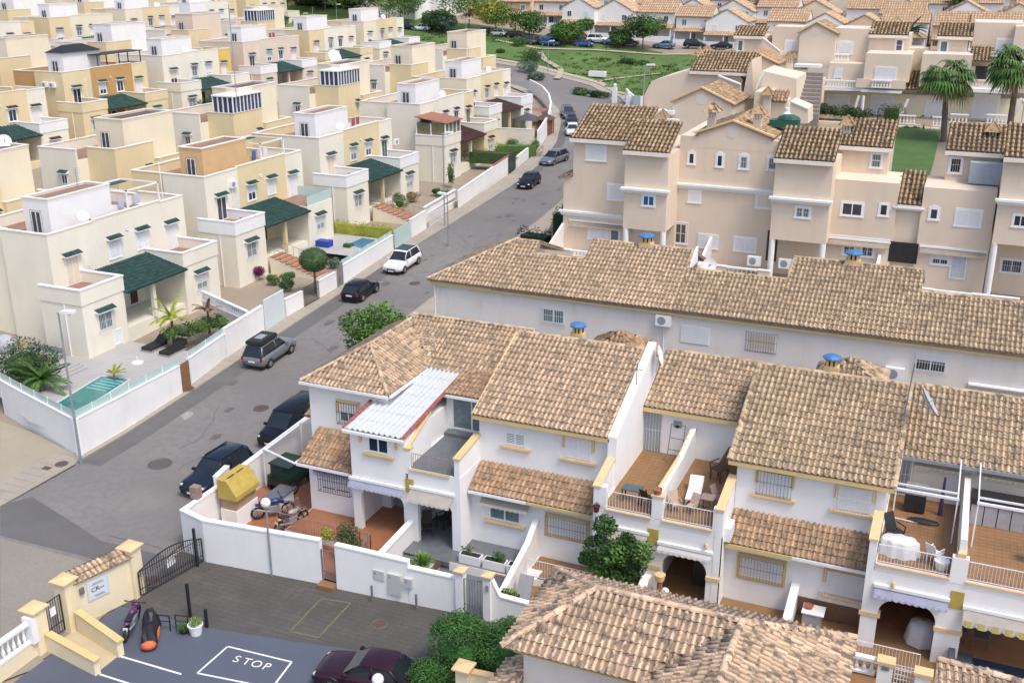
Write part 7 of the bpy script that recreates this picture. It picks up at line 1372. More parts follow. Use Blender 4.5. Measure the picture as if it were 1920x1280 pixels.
wall2('white court wall with the meter boxes', [(cd_[0], cd_[1], 2.3), (-20.9, 36.75, 2.15)]); wall2('lower white court wall left of the grey gate', [(-20.88, 36.75, 1.85), (-18.45, 36.95, 1.75)]); wall2('white court wall right of the grey gate below the foreground roof', [(-16.9, 37.05, 2.1), (-16.5, 37.1, 1.25), (-13.2, 37.35, 1.0), (-9, 37.7, 1.0)])
for (x, y), lb in (((-18.35, 36.85), 'ochre capped gate pillar left of the grey court gate'), ((-17.05, 36.95), 'ochre capped gate pillar right of the grey court gate')):
    t = thing('gate_pillar', lb, 'pillar', (x, y, 0)); M().box(x - .18, y - .05, 0, x + .18, y + .35, 2.25).out('pillar', WHITE, t); m = M(); m.box(x - .26, y - .13, 2.25, x + .26, y + .43, 2.33); m.add([(x - .26, y - .13, 2.33), (x + .26, y - .13, 2.33), (x + .26, y + .43, 2.33), (x - .26, y + .43, 2.33), (x, y + .15, 2.45)], [(0, 1, 4), (1, 2, 4), (2, 3, 4), (3, 0, 4)]).out('cap', OCHRE2, t)
def bargate(label, a, b, z0, z1, mt, step=.12, name='garden_gate', arch=0.):
    t = thing(name, label, 'gate', (a[0], a[1], z0)); m = M(); A, B = Vector((*a, 0)), Vector((*b, 0)); L_ = (B - A).length; n = max(3, int(L_ / step))
    for i in range(n + 1): p = A.lerp(B, i / n); h = z1 + arch * math.sin(PI * i / n); m.cyl((p.x, p.y, z0 + .06), (p.x, p.y, h), .014 if 0 < i < n else .035, n=4)
    for z in (z0 + .08, z0 + (z1 - z0) * .3, z1): m.cyl((A.x, A.y, z), (B.x, B.y, z), .022, n=4)
    if arch:
        for i in range(n): p, q = A.lerp(B, i / n), A.lerp(B, (i + 1) / n); m.cyl((p.x, p.y, z1 + arch * math.sin(PI * i / n)), (q.x, q.y, z1 + arch * math.sin(PI * (i + 1) / n)), .03, n=4)
    m.out('gate_bars', mt, t); return t
bargate('grey barred garden gate between ochre capped pillars', (-18.15, 36.9), (-17.25, 36.97), .1, 1.95, GIRON); bargate('small iron garden gate with a brown step in the white court wall', (-25.4, 36.6), (-24.65, 36.55), .3, 1.9, GIRON)
t = thing('doorstep', 'brown doorstep below the small iron gate', 'doorstep', (-25, 36.4, 0)); M().box(-25.45, 36.1, 0, -24.6, 36.6, .25).out('step', TERRA, t); flat([(-25.4, 36.7), (-24.6, 36.7), (-24.6, 38.5), (-25.4, 38.5)], .3, 'entrance_floor', TERRB, None)
g = bargate('long black sliding court gate with an arched top', (-32.55, 32.3), (-31.85, 35.9), .05, 1.35, IRON, .13, 'sliding_gate', .45); m = M()
for i in range(12):
    a = Vector((-32.55, 32.3, 0)).lerp(Vector((-31.85, 35.9, 0)), i / 12 + .04); m.torus((a.x, a.y, 1.15), (1, -.2, 0), .09, .012, 10, 4)
m.out('scroll_rings', IRON, g); M().box(-32.28, 33.85, .75, -32.25, 34.45, 1.2).out('notice_plate', PVC, g)
for (x, y, h, lb) in ((-31.9, 35.5, 2.1, 'tall black gate post at the white corner wall'), (-29.45, 31.95, 1.75, 'tall black post beside the plant pots'), (-28.25, 31.6, .95, 'short black bollard right of the plant pots')): M().box(x - .055, y - .055, 0, x + .055, y + .055, h).out('gate_post', IRON, None, label=lb, category='post')
for k, (x, y, h) in enumerate(((-22.55, 36.25, .85), (-20.35, 36.45, .85))): M().box(x - .04, y - .04, 0, x + .04, y + .04, h).out('bollard', GIRON, None, label=['thin grey bollard before the meter boxes', 'thin grey bollard right of the meter boxes'][k], category='bollard')
for k, (a, b, lb) in enumerate((((700, 1066), (721, 1088), 'pale meter box, left one of three on the court wall'), ((727, 1073), (753, 1117), 'large double meter box, middle of three on the court wall'), ((758, 1082), (773, 1102), 'small pale meter box, right one of three on the court wall'))):
    Y = 36.66 - .0; p, q = OY(*a, Y), OY(*b, Y); t = thing('meter_box', lb, 'meter box', p); M().box(p[0], Y - .06, q[2], q[0], Y + .2, p[2]).out('door', mat('pale_grey_plastic', (.52, .52, .52), .5, .04, 2), t)
    M().box(p[0] + .06, Y - .066, p[2] - .22, p[0] + .16, Y - .06, p[2] - .1).out('lock_plate', GREYP, t)
for k, (x, y, z, lb) in enumerate(((-17.0, 36.88, 1.75, 'grey intercom on the right gate pillar of the white court wall'),)): M().box(x - .07, y - .04, z - .15, x + .07, y + .0, z + .15).out('intercom', GREYP, None, label=lb, category='intercom')
# yellow entrance wall with tiled top, name board
wl = [(-33.55, 29.4), (-32.75, 32.25)]
t = thing('entrance_wall', 'butter yellow entrance wall with a tiled top and the name board', 'entrance wall', (-33, 30.5, 0)); A, B = Vector((*wl[0], 0)), Vector((*wl[1], 0)); d = (B - A).normalized(); n = Vector((-d.y, d.x, 0)) * .3
M().ext([tuple(A), tuple(B), tuple(B + Vector((0, 0, 2.2))), tuple(A + Vector((0, 0, 2.2)))], tuple(n)).out('wall', YWALL, t)
tiled(t, [tuple(A + n * -.25 + Vector((0, 0, 2.16))), tuple(B + n * -.25 + Vector((0, 0, 2.16))), tuple(B + n * 1.5 + Vector((0, 0, 2.5))), tuple(A + n * 1.5 + Vector((0, 0, 2.5)))], TM_F, .25, .36, 0)
tiled(t, [tuple(A + n * 2.6 + Vector((0, 0, 2.25))), tuple(A + n * 1.5 + Vector((0, 0, 2.5))), tuple(B + n * 1.5 + Vector((0, 0, 2.5))), tuple(B + n * 2.6 + Vector((0, 0, 2.25)))], TM_F, .25, .36, 0)
def pillar(label, x, y, h, s=.32, mt=YWALL, cap_=OCHRE2):
    t = thing('gate_pillar', label, 'pillar', (x, y, 0)); M().box(x - s, y - s, 0, x + s, y + s, h).out('pillar', mt, t); m = M(); e = s + .12; m.box(x - e, y - e, h, x + e, y + e, h + .07); m.add([(x - e, y - e, h + .07), (x + e, y - e, h + .07), (x + e, y + e, h + .07), (x - e, y + e, h + .07), (x, y, h + .2)], [(0, 1, 4), (1, 2, 4), (2, 3, 4), (3, 0, 4)]).out('cap', cap_, t)
pillar('yellow pillar at the hinge end of the sliding gate', -32.95, 32.4, 2.55); pillar('yellow pillar between the name board and the pedestrian gate', -33.75, 29.2, 2.45); pillar('yellow pillar between the pedestrian gate and the white balusters', -33.75, 27.45, 2.1)
bargate('black pedestrian gate with a white notice between yellow pillars', (-33.75, 27.8), (-33.75, 28.85), .1, 1.95, IRON, .12); M().box(-33.72, 28.2, 1.2, -33.70, 28.5, 1.6).out('notice_plate', PVC, None, label='small white notice on the black pedestrian gate', category='notice')
nb = thing('name_board', 'pale blue name board with a dark word on the yellow entrance wall', 'sign', (A + d * .9 - n * .1)); e = d * 1.05
c0 = A + d * .62 - n * .07 + Vector((0, 0, .95)); M().ext([tuple(c0), tuple(c0 + e), tuple(c0 + e + Vector((0, 0, 1.0))), tuple(c0 + Vector((0, 0, 1.0)))], tuple(n * -.06)).out('board', mat('pale_blue_board', (.52, .60, .68), .4, .03, 2), nb)
i_ = c0 - n * .07; M().ext([tuple(i_ + d * .05 + Vector((0, 0, .05))), tuple(i_ + e - d * .05 + Vector((0, 0, .05))), tuple(i_ + e - d * .05 + Vector((0, 0, .95))), tuple(i_ + d * .05 + Vector((0, 0, .95)))], tuple(n * -.01)).out('board_face', mat('board_face_white', (.62, .67, .72), .4, .03, 2), nb)
rm_ = Matrix((d, Vector((0, 0, 1)), d.cross(Vector((0, 0, 1))))).transposed().to_4x4(); NAVY = mat('navy_lettering', (.03, .05, .12), .5, .1, 2)
cpt = c0 + e * .5 - n * .13 + Vector((0, 0, .48)); text('CR', cpt - d * .14 + Vector((0, 0, .02)), rm_, .30, NAVY, 'board_lettering', nb); text('ILLA', cpt + d * .17, rm_, .12, NAVY, 'board_lettering', nb)
ln = M(); [ln.ext([tuple(cpt + d * a + Vector((0, 0, z))), tuple(cpt + d * b + Vector((0, 0, z))), tuple(cpt + d * b + Vector((0, 0, z + .03))), tuple(cpt + d * a + Vector((0, 0, z + .03)))], tuple(n * -.01)) for a, b, z in ((-.25, .25, .33), (-.3, .3, .26), (-.25, .22, -.28), (-.15, .3, -.34))]; ln.out('small_print_lines', mat('grey_blue_print', (.25, .32, .42), .5, .1, 2), nb)
M().box(-33.4, 29.62, 1.55, -33.3, 29.82, 1.85).out('wall_lamp', GIRON, None, label='small grey wall lamp left of the name board', category='lamp')
def lowwall(label, a, b, h0, h1):
    A_, B_ = Vector((*a, 0)), Vector((*b, 0)); dd = (B_ - A_).normalized(); nn = Vector((-dd.y, dd.x, 0)) * .28; t = thing('low_wall', label, 'low wall', tuple(A_)); M().ext([tuple(A_), tuple(B_), tuple(B_ + Vector((0, 0, h1))), tuple(A_ + Vector((0, 0, h0)))], tuple(nn)).out('wall', YWALL, t)
    M().ext([tuple(A_ - nn * .12 + Vector((0, 0, h0 + .002))), tuple(B_ + dd * .08 - nn * .12 + Vector((0, 0, h1 + .002))), tuple(B_ + dd * .08 - nn * .12 + Vector((0, 0, h1 + .09))), tuple(A_ - nn * .12 + Vector((0, 0, h0 + .09)))], tuple(nn * 1.24)).out('coping', OCHRE, t)
lowwall('low yellow wall with ochre coping nearer the motorbike', (-33.3, 29.1), (-30.3, 28.35), .95, .75); lowwall('low yellow wall with ochre coping nearer the balusters', (-33.4, 27.5), (-30.3, 27.0), .8, .7)
flat([(-33.5, 29.2), (-33.5, 27.6), (-30.4, 27.2), (-30.4, 28.5)], .024, 'entrance_path', mat('pale_beige_paving', (.50, .42, .28), .9, .05, 1))
t = thing('balustrade_wall', 'white baluster fence on a yellow base at the lower left corner', 'balustrade', (-33.6, 25, 0)); M().ext([(-33.6, 27.3, 0), (-33.5, 20, 0), (-33.5, 20, .75), (-33.6, 27.3, .75)], (-.25, 0, 0)).out('base_wall', YWALL, t); balustrade(t, (-33.68, 27.1, .75), (-33.6, 20, .75), 1.0, .27); M().box(-33.9, 26.9, .75, -33.4, 27.2, 1.95).out('end_post', WHITE2, t)
wall2('butter yellow wall with ochre coping at the bottom centre', [(*G(858, 1262, 1.9), 2.0), (*G(990, 1290, 1.9), 2.0)], mt=YWALL, cp=OCHRE2); p = G(870, 1262, 2.0); pillar('yellow pillar behind the maroon car', p[0], p[1], 2.3, .25)
t = thing('balustrade_wall', 'short white baluster wall with ochre capped posts at the right', 'balustrade', (-2, 37, 0)); a, b = OY(1600, 1245, 37.5), OY(1640, 1260, 37.5); balustrade(t, (a[0] - .3, 37.5, b[2] - .1), (b[0], 37.5, b[2] - .1), .75, .24)
for px, lb in (((1662, 1240), 'ochre topped gate post with a number plate left of the lattice gate'), ((1732, 1262), 'ochre topped gate post right of the lattice gate')): a = OY(px[0], px[1], 37.3); t = thing('gate_pillar', lb, 'pillar', (a[0], 37.3, 0)); M().box(a[0] - .28, 37.1, -.3, a[0] + .28, 37.5, a[2]).out('pillar', WHITE, t); M().box(a[0] - .34, 37.04, a[2], a[0] + .34, 37.56, a[2] + .12).out('cap', OCHRE2, t)
a = OY(1660, 1252, 37.08); M().box(a[0] - .14, 37.07, a[2] - .1, a[0] + .14, 37.095, a[2] + .05).out('number_plate', GIRON, None, label='small dark number plate on the gate post', category='number plate'); t = thing('garden_gate', 'white lattice gate between ochre topped posts', 'gate', (.2, 37.3, 0)); a, b = OY(1680, 1245, 37.3), OY(1716, 1290, 37.3); m = M(); [m.box(a[0] + (b[0] - a[0]) * k / 7 - .015, 37.28, 0, a[0] + (b[0] - a[0]) * k / 7 + .015, 37.32, a[2]) for k in range(8)]; [m.box(a[0], 37.27, a[2] * k / 12, b[0], 37.28, a[2] * k / 12 + .03) for k in range(1, 13)]; m.out('lattice', WIRON, t)
# ================================================================== street lamps
def lamp(label, base, h, arm=.9, az=0., group='street lamps', r=.085):
    t = thing('street_lamp', label, 'street lamp', base, 0, group); x, y, z = base; M().cyl((x, y, z - .2), (x, y, z + h), r, r * .55, 8).out('pole', STEEL, t); d = Vector((math.cos(az), math.sin(az), .05)); e = Vector((x, y, z + h)); m = M(); m.cyl(e - d * .1, e + d * arm * .35, .04, n=6).out('arm', STEEL, t); c = e + d * (arm * .7); m = M(); s_ = Vector((-d.y, d.x, 0)).normalized() * .2; m.ext([tuple(c - d * .42 - s_), tuple(c + d * .42 - s_), tuple(c + d * .42 + s_), tuple(c - d * .42 + s_)], (0, 0, .16)).out('lamp_head', PLAST, t); M().box(c.x - .25, c.y - .12, c.z - .04, c.x + .25, c.y + .12, c.z - .002).out('lens', GREYP, t)
def lamp2(label, base, py, **k): z1 = None; x, y, z = base; q = np.array([x, y, 0.]); lo, hi = z, z + 14; \
    [None for _ in ()]; 
for lb, bp, py in (('street lamp beside the white pool corner wall', (152, 868), 588), ('tall thin street lamp at the outside of the bend', (1027, 186), 78), ('street lamp above the beige gabled house', (1205, 215), 124), ('street lamp between the white terrace and the cream villa', (834, 425), 252)):
    p = hit(*bp); z = p[2]
    while PX(p[0], p[1], z)[1] > py: z += .1
    lamp(lb, p, z - p[2], az=0.2 if bp[0] < 900 else 0.)
p = (-38.6, 88.5, zR(88.5)); z = p[2]
while PX(p[0], p[1], z)[1] > 378: z += .1
lamp('street lamp rising behind the left end of the long tiled roof', (OY(840, 430, 88.5)[0] + 0, 88.5, p[2]), z - p[2], az=2.9)
for lb, bp, py in (('street lamp at the far left of the park', (328, 42), 12), ('park street lamp behind the cream villas', (570, 52), 26), ('park street lamp in front of the dark trees', (632, 45), 10), ('street lamp beside the willow like tree', (874, 78), 36)):
    p = hit(*bp); z = p[2]
    while PX(p[0], p[1], z)[1] > py: z += .1
    lamp(lb, p, z - p[2], group='park street lamps')
def globe(label, base, py, r=.2, group='globe lamps'):
    t = thing('globe_lamp', label, 'lamp', base, 0, group); z = base[2]
    while PX(base[0], base[1], z)[1] > py: z += .05
    M().cyl(base, (base[0], base[1], z - r), .045, n=6).out('pole', STEEL, t); M().ell((base[0], base[1], z), (r, r, r), 14, 9).out('globe', PLAST, t, True)
globe('globe lamp before the white court wall', (*G(510, 1079, 0), 0), 942, .24); globe('globe lamp at the bottom edge beside the maroon car', (*G(712, 1345, 0), 0), 1274, .24)
p = G(1581, 222, 12.2); globe('globe lamp on the patio of the upper flats', (p[0], p[1], 11.8), 185, .3); globe('globe lamp with white stair balusters at the right edge', (OY(1915, 230, 111.5)[0], 111.5, 12), 191, .3)
# ================================================================== vehicles
TYRE = mat('tyre_rubber', (.015, .015, .016), .85, .2, 6); RIM = mat('alloy_rim', (.35, .36, .38), .3, .1, 4, metal=.7); LAMPW = mat('headlamp_glass', (.55, .58, .6), .15, .1, 5); LAMPR = mat('tail_lamp_red', (.30, .01, .01), .25, .2, 4); CGLASS = mat('car_glass', (.015, .02, .026), .06, .3, .8, spec=.7); PLATE = mat('number_plate_white', (.7, .7, .7), .4, .02, 3)
def cpaint(n, c, metal=.25): return mat(n, c, .22, .05, 1, metal=metal, spec=.6)
CARS = dict(suv=(4.55, 1.86, 1.70, 1.02, .98, .86, .735, .575, .10, .015, None), hatch=(3.95, 1.72, 1.48, .92, .88, .72, .74, .55, .14, .02, None), sedan=(4.6, 1.8, 1.45, .93, .88, .70, .72, .54, .27, .13, .98), estate=(4.7, 1.82, 1.62, .95, .90, .74, .76, .57, .08, .01, None), van=(4.9, 1.9, 1.9, 1.05, 1.0, .85, .82, .66, .04, .0, None))
def carmesh(kind, paint):
    L_, W_2, H, belt, hood1, hood0, wsb, rf, rr, rb_, deck = CARS[kind]; w = W_2 / 2; gr = .2 if kind != 'suv' else .28
    X_ = lambda u: (u - .5) * L_
    us = [0, .012, .05, .12, .2, .3, .45, .6, wsb, wsb + .08, .9, .96, .99, 1.0]; m = M(); rings = []
    for u in us:
        if u <= wsb: zt = belt if (deck is None or u > rb_) else deck - (rb_ - u) * .25
        else: zt = hood1 + (hood0 - hood1) * ((u - wsb) / (1 - wsb)) ** 1.4
        e = 0 if .05 <= u <= .93 else (1 - u / .05 if u < .05 else (u - .93) / .07); wd = w * (1 - .14 * e ** 1.6); zb = gr + .12 * e; zt2 = zt - .10 * e * e; x = X_(u)
        half = [(wd * .80, zb), (wd * .97, zb + .10), (wd, zb + (zt2 - zb) * .45), (wd * .985, zb + (zt2 - zb) * .75), (wd * .90, zt2 - .015), (wd * .72, zt2 + .015), (0, zt2 + .03)]
        rings.append([(x, -a, b) for a, b in half] + [(x, a, b) for a, b in half[-2::-1]])
    n = len(rings[0]); vs = [p for r_ in rings for p in r_]; fs = [(i * n + j, (i + 1) * n + j, (i + 1) * n + j + 1, i * n + j + 1) for i in range(len(rings) - 1) for j in range(n - 1)] + [(i * n + n - 1, (i + 1) * n + n - 1, (i + 1) * n, i * n) for i in range(len(rings) - 1)] + [tuple(range(n)), tuple(range(len(vs) - 1, len(vs) - n - 1, -1))]
    m.add(vs, fs); body = m.mesh('body', [paint], True)
    # greenhouse
    def ringz(ub, ut, z, wd): return None
    g = M(); wb, wt = w * .88, w * .70; zb_, zt_ = belt - .03, H - .05
    B_ = [(X_(rb_ if deck is None else rb_), zb_), (X_(wsb), zb_)]; T_ = [(X_(rr), zt_), (X_(rf), zt_)]
    g.add([(B_[0][0], -wb, B_[0][1]), (B_[1][0], -wb * .96, B_[1][1]), (B_[1][0], wb * .96, B_[1][1]), (B_[0][0], wb, B_[0][1]), (T_[0][0], -wt, T_[0][1]), (T_[1][0], -wt, T_[1][1]), (T_[1][0], wt, T_[1][1]), (T_[0][0], wt, T_[0][1])], [(0, 1, 5, 4), (1, 2, 6, 5), (2, 3, 7, 6), (3, 0, 4, 7), (4, 5, 6, 7)]); glass = g.mesh('windows', [CGLASS])
    r_ = M(); xs_ = [T_[0][0] - .05, T_[0][0] + .08, (T_[0][0] + T_[1][0]) / 2, T_[1][0] - .05, T_[1][0] + .06]; zs = [H - .055, H - .01, H + .02, H - .005, H - .045]; vs = []
    for x, z in zip(xs_, zs): vs += [(x, -wt * 1.06, z - .045), (x, -wt * .85, z), (x, 0, z + .015), (x, wt * .85, z), (x, wt * 1.06, z - .045)]
    r_.add(vs, [(i * 5 + j, (i + 1) * 5 + j, (i + 1) * 5 + j + 1, i * 5 + j + 1) for i in range(4) for j in range(4)])
    def pil(xb, xt, t_=.05, k=1.0):
        for s in (-1, 1): r_.ext([(xb - t_, s * (wb * k + .008), zb_ - .02), (xb + t_, s * (wb * k + .008), zb_ - .02), (xt + t_ * .7, s * (wt + .012), zt_ + .01), (xt - t_ * .7, s * (wt + .012), zt_ + .01)], (0, -s * .04, 0))
    pil(B_[1][0] - .03, T_[1][0] - .02, .045, .965); pil(B_[0][0] + .12, T_[0][0] + .05, .12 if kind != 'sedan' else .08); mx = X_(.44); pil(mx, mx - .03, .045)
    roof = r_.mesh('roof', [paint], True)
    lo = M(); lo.box(X_(.02), -w * .86, gr - .02, X_(.985), w * .86, gr + .12); lo.box(X_(1) - .02, -w * .42, .42, X_(1) + .012, w * .42, .60); low = lo.mesh('bumpers_and_grille', [BLACK])
    hl = M(); [hl.ell((X_(.965), w * .72, hood0 - .09), (.16, .17, .09), 8, 5)]; head = hl.mesh('headlight', [LAMPW], True)
    tl = M(); [tl.box(X_(0) - .01, w * .88 - .12, belt - .28, X_(0) + .12, w * .88 + .03, belt - .03)]; tail = tl.mesh('tail_light', [LAMPR])
    pl = M(); pl.box(X_(0) - .03, -.26, .62, X_(0) - .0, .26, .74).box(X_(1) + .012, -.26, .36, X_(1) + .03, .26, .48); plate = pl.mesh('number_plate', [PLATE])
    mi = M(); [mi.box(X_(wsb - .05) - .07, s * (w + .02) - .09, belt - .01, X_(wsb - .05) + .07, s * (w + .02) + .09, belt + .13) for s in (-1, 1)]; mirror = mi.mesh('side_mirrors', [paint])
    return body, glass, roof, low, head, tail, plate, mirror
def wheelmesh():
    a = M(); a.cyl((0, -.11, 0), (0, .11, 0), .335, n=18); ty = a.mesh('wheel', [TYRE]); b = M(); b.cyl((0, -.118, 0), (0, .118, 0), .20, n=14); rm2 = b.mesh('rim', [RIM]); return ty, rm2
def car(label, px, ang, kind, paint, world=None, group=None, rails=False, cat='car', roofm=None):
    p = world or hit(*px); slope = .045 * abs(math.cos(ang - PI / 2)) * (1 if math.sin(ang) > 0 else -1) if (46 < p[1] < 157 and p[0] < -36) else 0
    t = thing('parked_car', label, cat, p, ang, group); mw = Matrix.Translation(p) @ Matrix.Rotation(ang, 4, 'Z') @ Matrix.Rotation(-math.atan(slope), 4, 'Y'); t.matrix_world = mw; W[t.name] = mw
    ms = cm(('car', kind, paint.name), lambda: carmesh(kind, paint)); names = ('body', 'windows', 'roof', 'bumpers_and_grille', 'headlights', 'tail_lights', 'number_plate', 'side_mirrors')
    L_ = CARS[kind][0]; w = CARS[kind][1] / 2; H = CARS[kind][2]
    for n_, me in zip(names, ms):
        place(n_.rstrip('s') if 'light' in n_ else n_, me, t, mw)
        if 'light' in n_: place(n_.rstrip('s'), me, t, mw @ Matrix.Translation((0, -1.44 * w if n_[0] == 'h' else -1.76 * w + .09, 0)))
    if roofm: M().box(-.3 * L_, -w * .66, 0, .06 * L_, w * .66, .02)
    ty, rm2 = cm('wheel', wheelmesh)
    for sx in (-.30, .305):
        for sy in (-1, 1):
            mm_ = mw @ Matrix.Translation((sx * L_, sy * (w - .09), .335)); wo_ = place('wheel', ty, t, mm_); place('rim', rm2, wo_, mm_)
            ar = cm(('arch',), lambda: M().torus((0, 0, 0), (0, 1, 0), .385, .028, 16, 5).mesh('wheel_arch', [BLACK])); place('wheel_arch', ar, t, mw @ Matrix.Translation((sx * L_, sy * (w - .015), .345)))
    if rails: place('roof_rails', cm(('rails', kind), lambda: M().box(-.36 * L_, -w * .66, H + .0, .05 * L_, -w * .62, H + .06).box(-.36 * L_, w * .62, H, .05 * L_, w * .66, H + .06).mesh('roof_rails', [BLACK])), t, mw)
    return t, mw
UPR = PI / 2 + .035; DNR = -PI / 2 + .035
NAVYP = cpaint('dark_navy_car_paint', (.012, .018, .035)); BLK = cpaint('black_car_paint', (.008, .008, .012)); SILV = cpaint('silver_car_paint', (.24, .26, .28), .5); WHT = cpaint('white_car_paint', (.74, .75, .76), 0); MARN = cpaint('dark_maroon_car_paint', (.035, .008, .018)); GRYP = cpaint('grey_car_paint', (.12, .13, .14), .4); BLUP = cpaint('blue_car_paint', (.03, .10, .28)); REDP = cpaint('red_car_paint', (.35, .03, .03)); LBLP = cpaint('light_blue_car_paint', (.10, .22, .36)); GREENP = cpaint('dark_green_vehicle_paint', (.012, .03, .022), .1)
car('dark navy off roader with roof rails beside the mustard barbecue hood', (405, 918), DNR - .06, 'suv', NAVYP, world=(-36.5, 43.1, 0), rails=True)
car('large black and white car behind the garden carport wall', (520, 850), DNR - .05, 'van', BLK, world=(-36.2, 50.0, .2)); 
M().box(-37.0, 51.5, 1.2, -35.3, 52.4, 2.05).out('windscreen_cover', PLAST, None, label='white cover on the far end of the black and white car', category='car cover')
t, mw = car('silver off roader with a black roof box and dark windows', (510, 665), UPR, 'suv', SILV, world=(-44.45, 59.4, .6), rails=True)
place('roof_box', cm('rbx', lambda: M().box(-1.9, -.62, 1.80, .25, .62, 1.98).box(-1.85, -.58, 1.98, .2, .58, 2.05).mesh('roof_box', [BLACK])), t, mw); place('spare_rack', cm('rack', lambda: M().box(-1.3, -.3, 2.052, -.5, .3, 2.10).mesh('rack_strap', [GREYP])), t, mw)
car('black hatchback with red tail lamps parked by the white wall', (686, 560), UPR, 'hatch', BLK, world=(-45.2, 73.4, 1.22)); t, mw = car('white compact off roader with a dark roof facing the camera', (755, 515), DNR, 'suv', WHT, world=(-45.5, 81.2, 1.58), rails=True)
place('dark_roof_panel', cm('drp', lambda: M().box(-1.55, -.52, 1.722, .1, .52, 1.735).mesh('dark_roof_panel', [CGLASS])), t, mw)
car('black small car parked alone before the long white wall', (968, 350), DNR, 'hatch', BLK, world=(-46.2, 112.8, 3.0)); car('silver people carrier parked where the road starts to bend', (1027, 308), DNR - .22, 'estate', SILV, world=(-47.8, 125.0, 3.5))
car('white small hatchback in the bend facing the camera', (1068, 250), DNR + .30, 'hatch', WHT, world=(-51.8, 142.5, 4.3)); car('dark blue car parked behind the white hatchback in the bend', (1063, 225), DNR + .38, 'hatch', NAVYP, world=(-54.3, 148.9, 4.6)); car('grey car, last one parked in the bend', (1053, 208), DNR + .45, 'estate', GRYP, world=(-57.0, 154.6, 4.85))
p = G(686, 1290, 0); car('dark maroon saloon car at the bottom beside the round hedge', None, PI + .12, 'sedan', MARN, world=(p[0] + .15, p[1] + .25, .02))
FC = [((697, 44), 'van', BLUP, 'blue van under the trees at the top'), ((745, 54), 'hatch', WHT, 'white car, first of the white cars beyond the villas'), ((766, 56), 'hatch', NAVYP, 'dark blue car between white cars beyond the villas'), ((790, 58), 'hatch', WHT, 'white car, last of the white cars beyond the villas'), ((815, 50), 'estate', MARN, 'maroon car under the small dark trees'), ((932, 68), 'hatch', WHT, 'white car right of the big willow'), ((965, 72), 'hatch', BLK, 'dark car behind the bare tree'), ((985, 83), 'estate', GRYP, 'grey car at the near car row left end'), ((1008, 84), 'hatch', BLK, 'black car left of the bright blue one'), ((1030, 76), 'hatch', LBLP, 'pale blue car in the far parking row'), ((1095, 88), 'hatch', BLUP, 'bright blue small car parked alone at the meadow edge'), ((1084, 76), 'hatch', REDP, 'red car partly behind the small tree'), ((1120, 80), 'suv', WHT, 'white pickup like car in the far row'), ((1148, 83), 'estate', LBLP, 'grey blue car right of the white one'), ((1180, 85), 'hatch', GRYP, 'dark grey car left of the tall bush'), ((1245, 90), 'sedan', LBLP, 'long grey blue saloon at the meadow edge'), ((1302, 90), 'suv', BLK, 'black off roader at the far right of the meadow'), ((1352, 92), 'sedan', BLK, 'black saloon at the right end of the car row'), ((1057, 70), 'van', WHT, 'white van behind the green tree'), ((905, 66), 'hatch', BLK, 'dark car under the willow branches'), ((1030, 86), 'hatch', BLUP, 'deep blue hatchback in the car row')]
for k, (px, kd, pt, lb) in enumerate(FC): car(lb, px, (PI if k % 2 else 0) + .12, kd, pt, world=(lambda q: (q[0], q[1], q[2] + .05))(hit(*px)), group='cars parked beyond the meadow')
# quad or covered vehicle in the garden
t = thing('off_road_buggy', 'dark green covered vehicle parked in the tiled garden', 'buggy', (-32.3, 44.2, .2), 1.5); mw = W[t.name]
m = M(); m.box(-1.2, -.7, .45, 1.2, .7, 1.0).ext([(-1.0, -.68, 1.0), (.5, -.68, 1.0), (.3, -.6, 1.6), (-.9, -.6, 1.6)], (0, 1.3, 0)); place('body', m.mesh('body', [GREENP]), t, mw); m = M(); m.box(-1.05, -.72, 1.6, .5, .72, 1.66); place('canopy', m.mesh('canopy', [mat('dark_green_canvas', (.02, .045, .035), .8, .1, 3)]), t, mw)
ty, rm2 = CACHE['wheel']
for sx in (-.8, .85):
    for sy in (-.72, .72): wo_ = place('wheel', ty, t, mw @ Matrix.Translation((sx, sy, .335))); place('rim', rm2, wo_, mw @ Matrix.Translation((sx, sy, .335)))
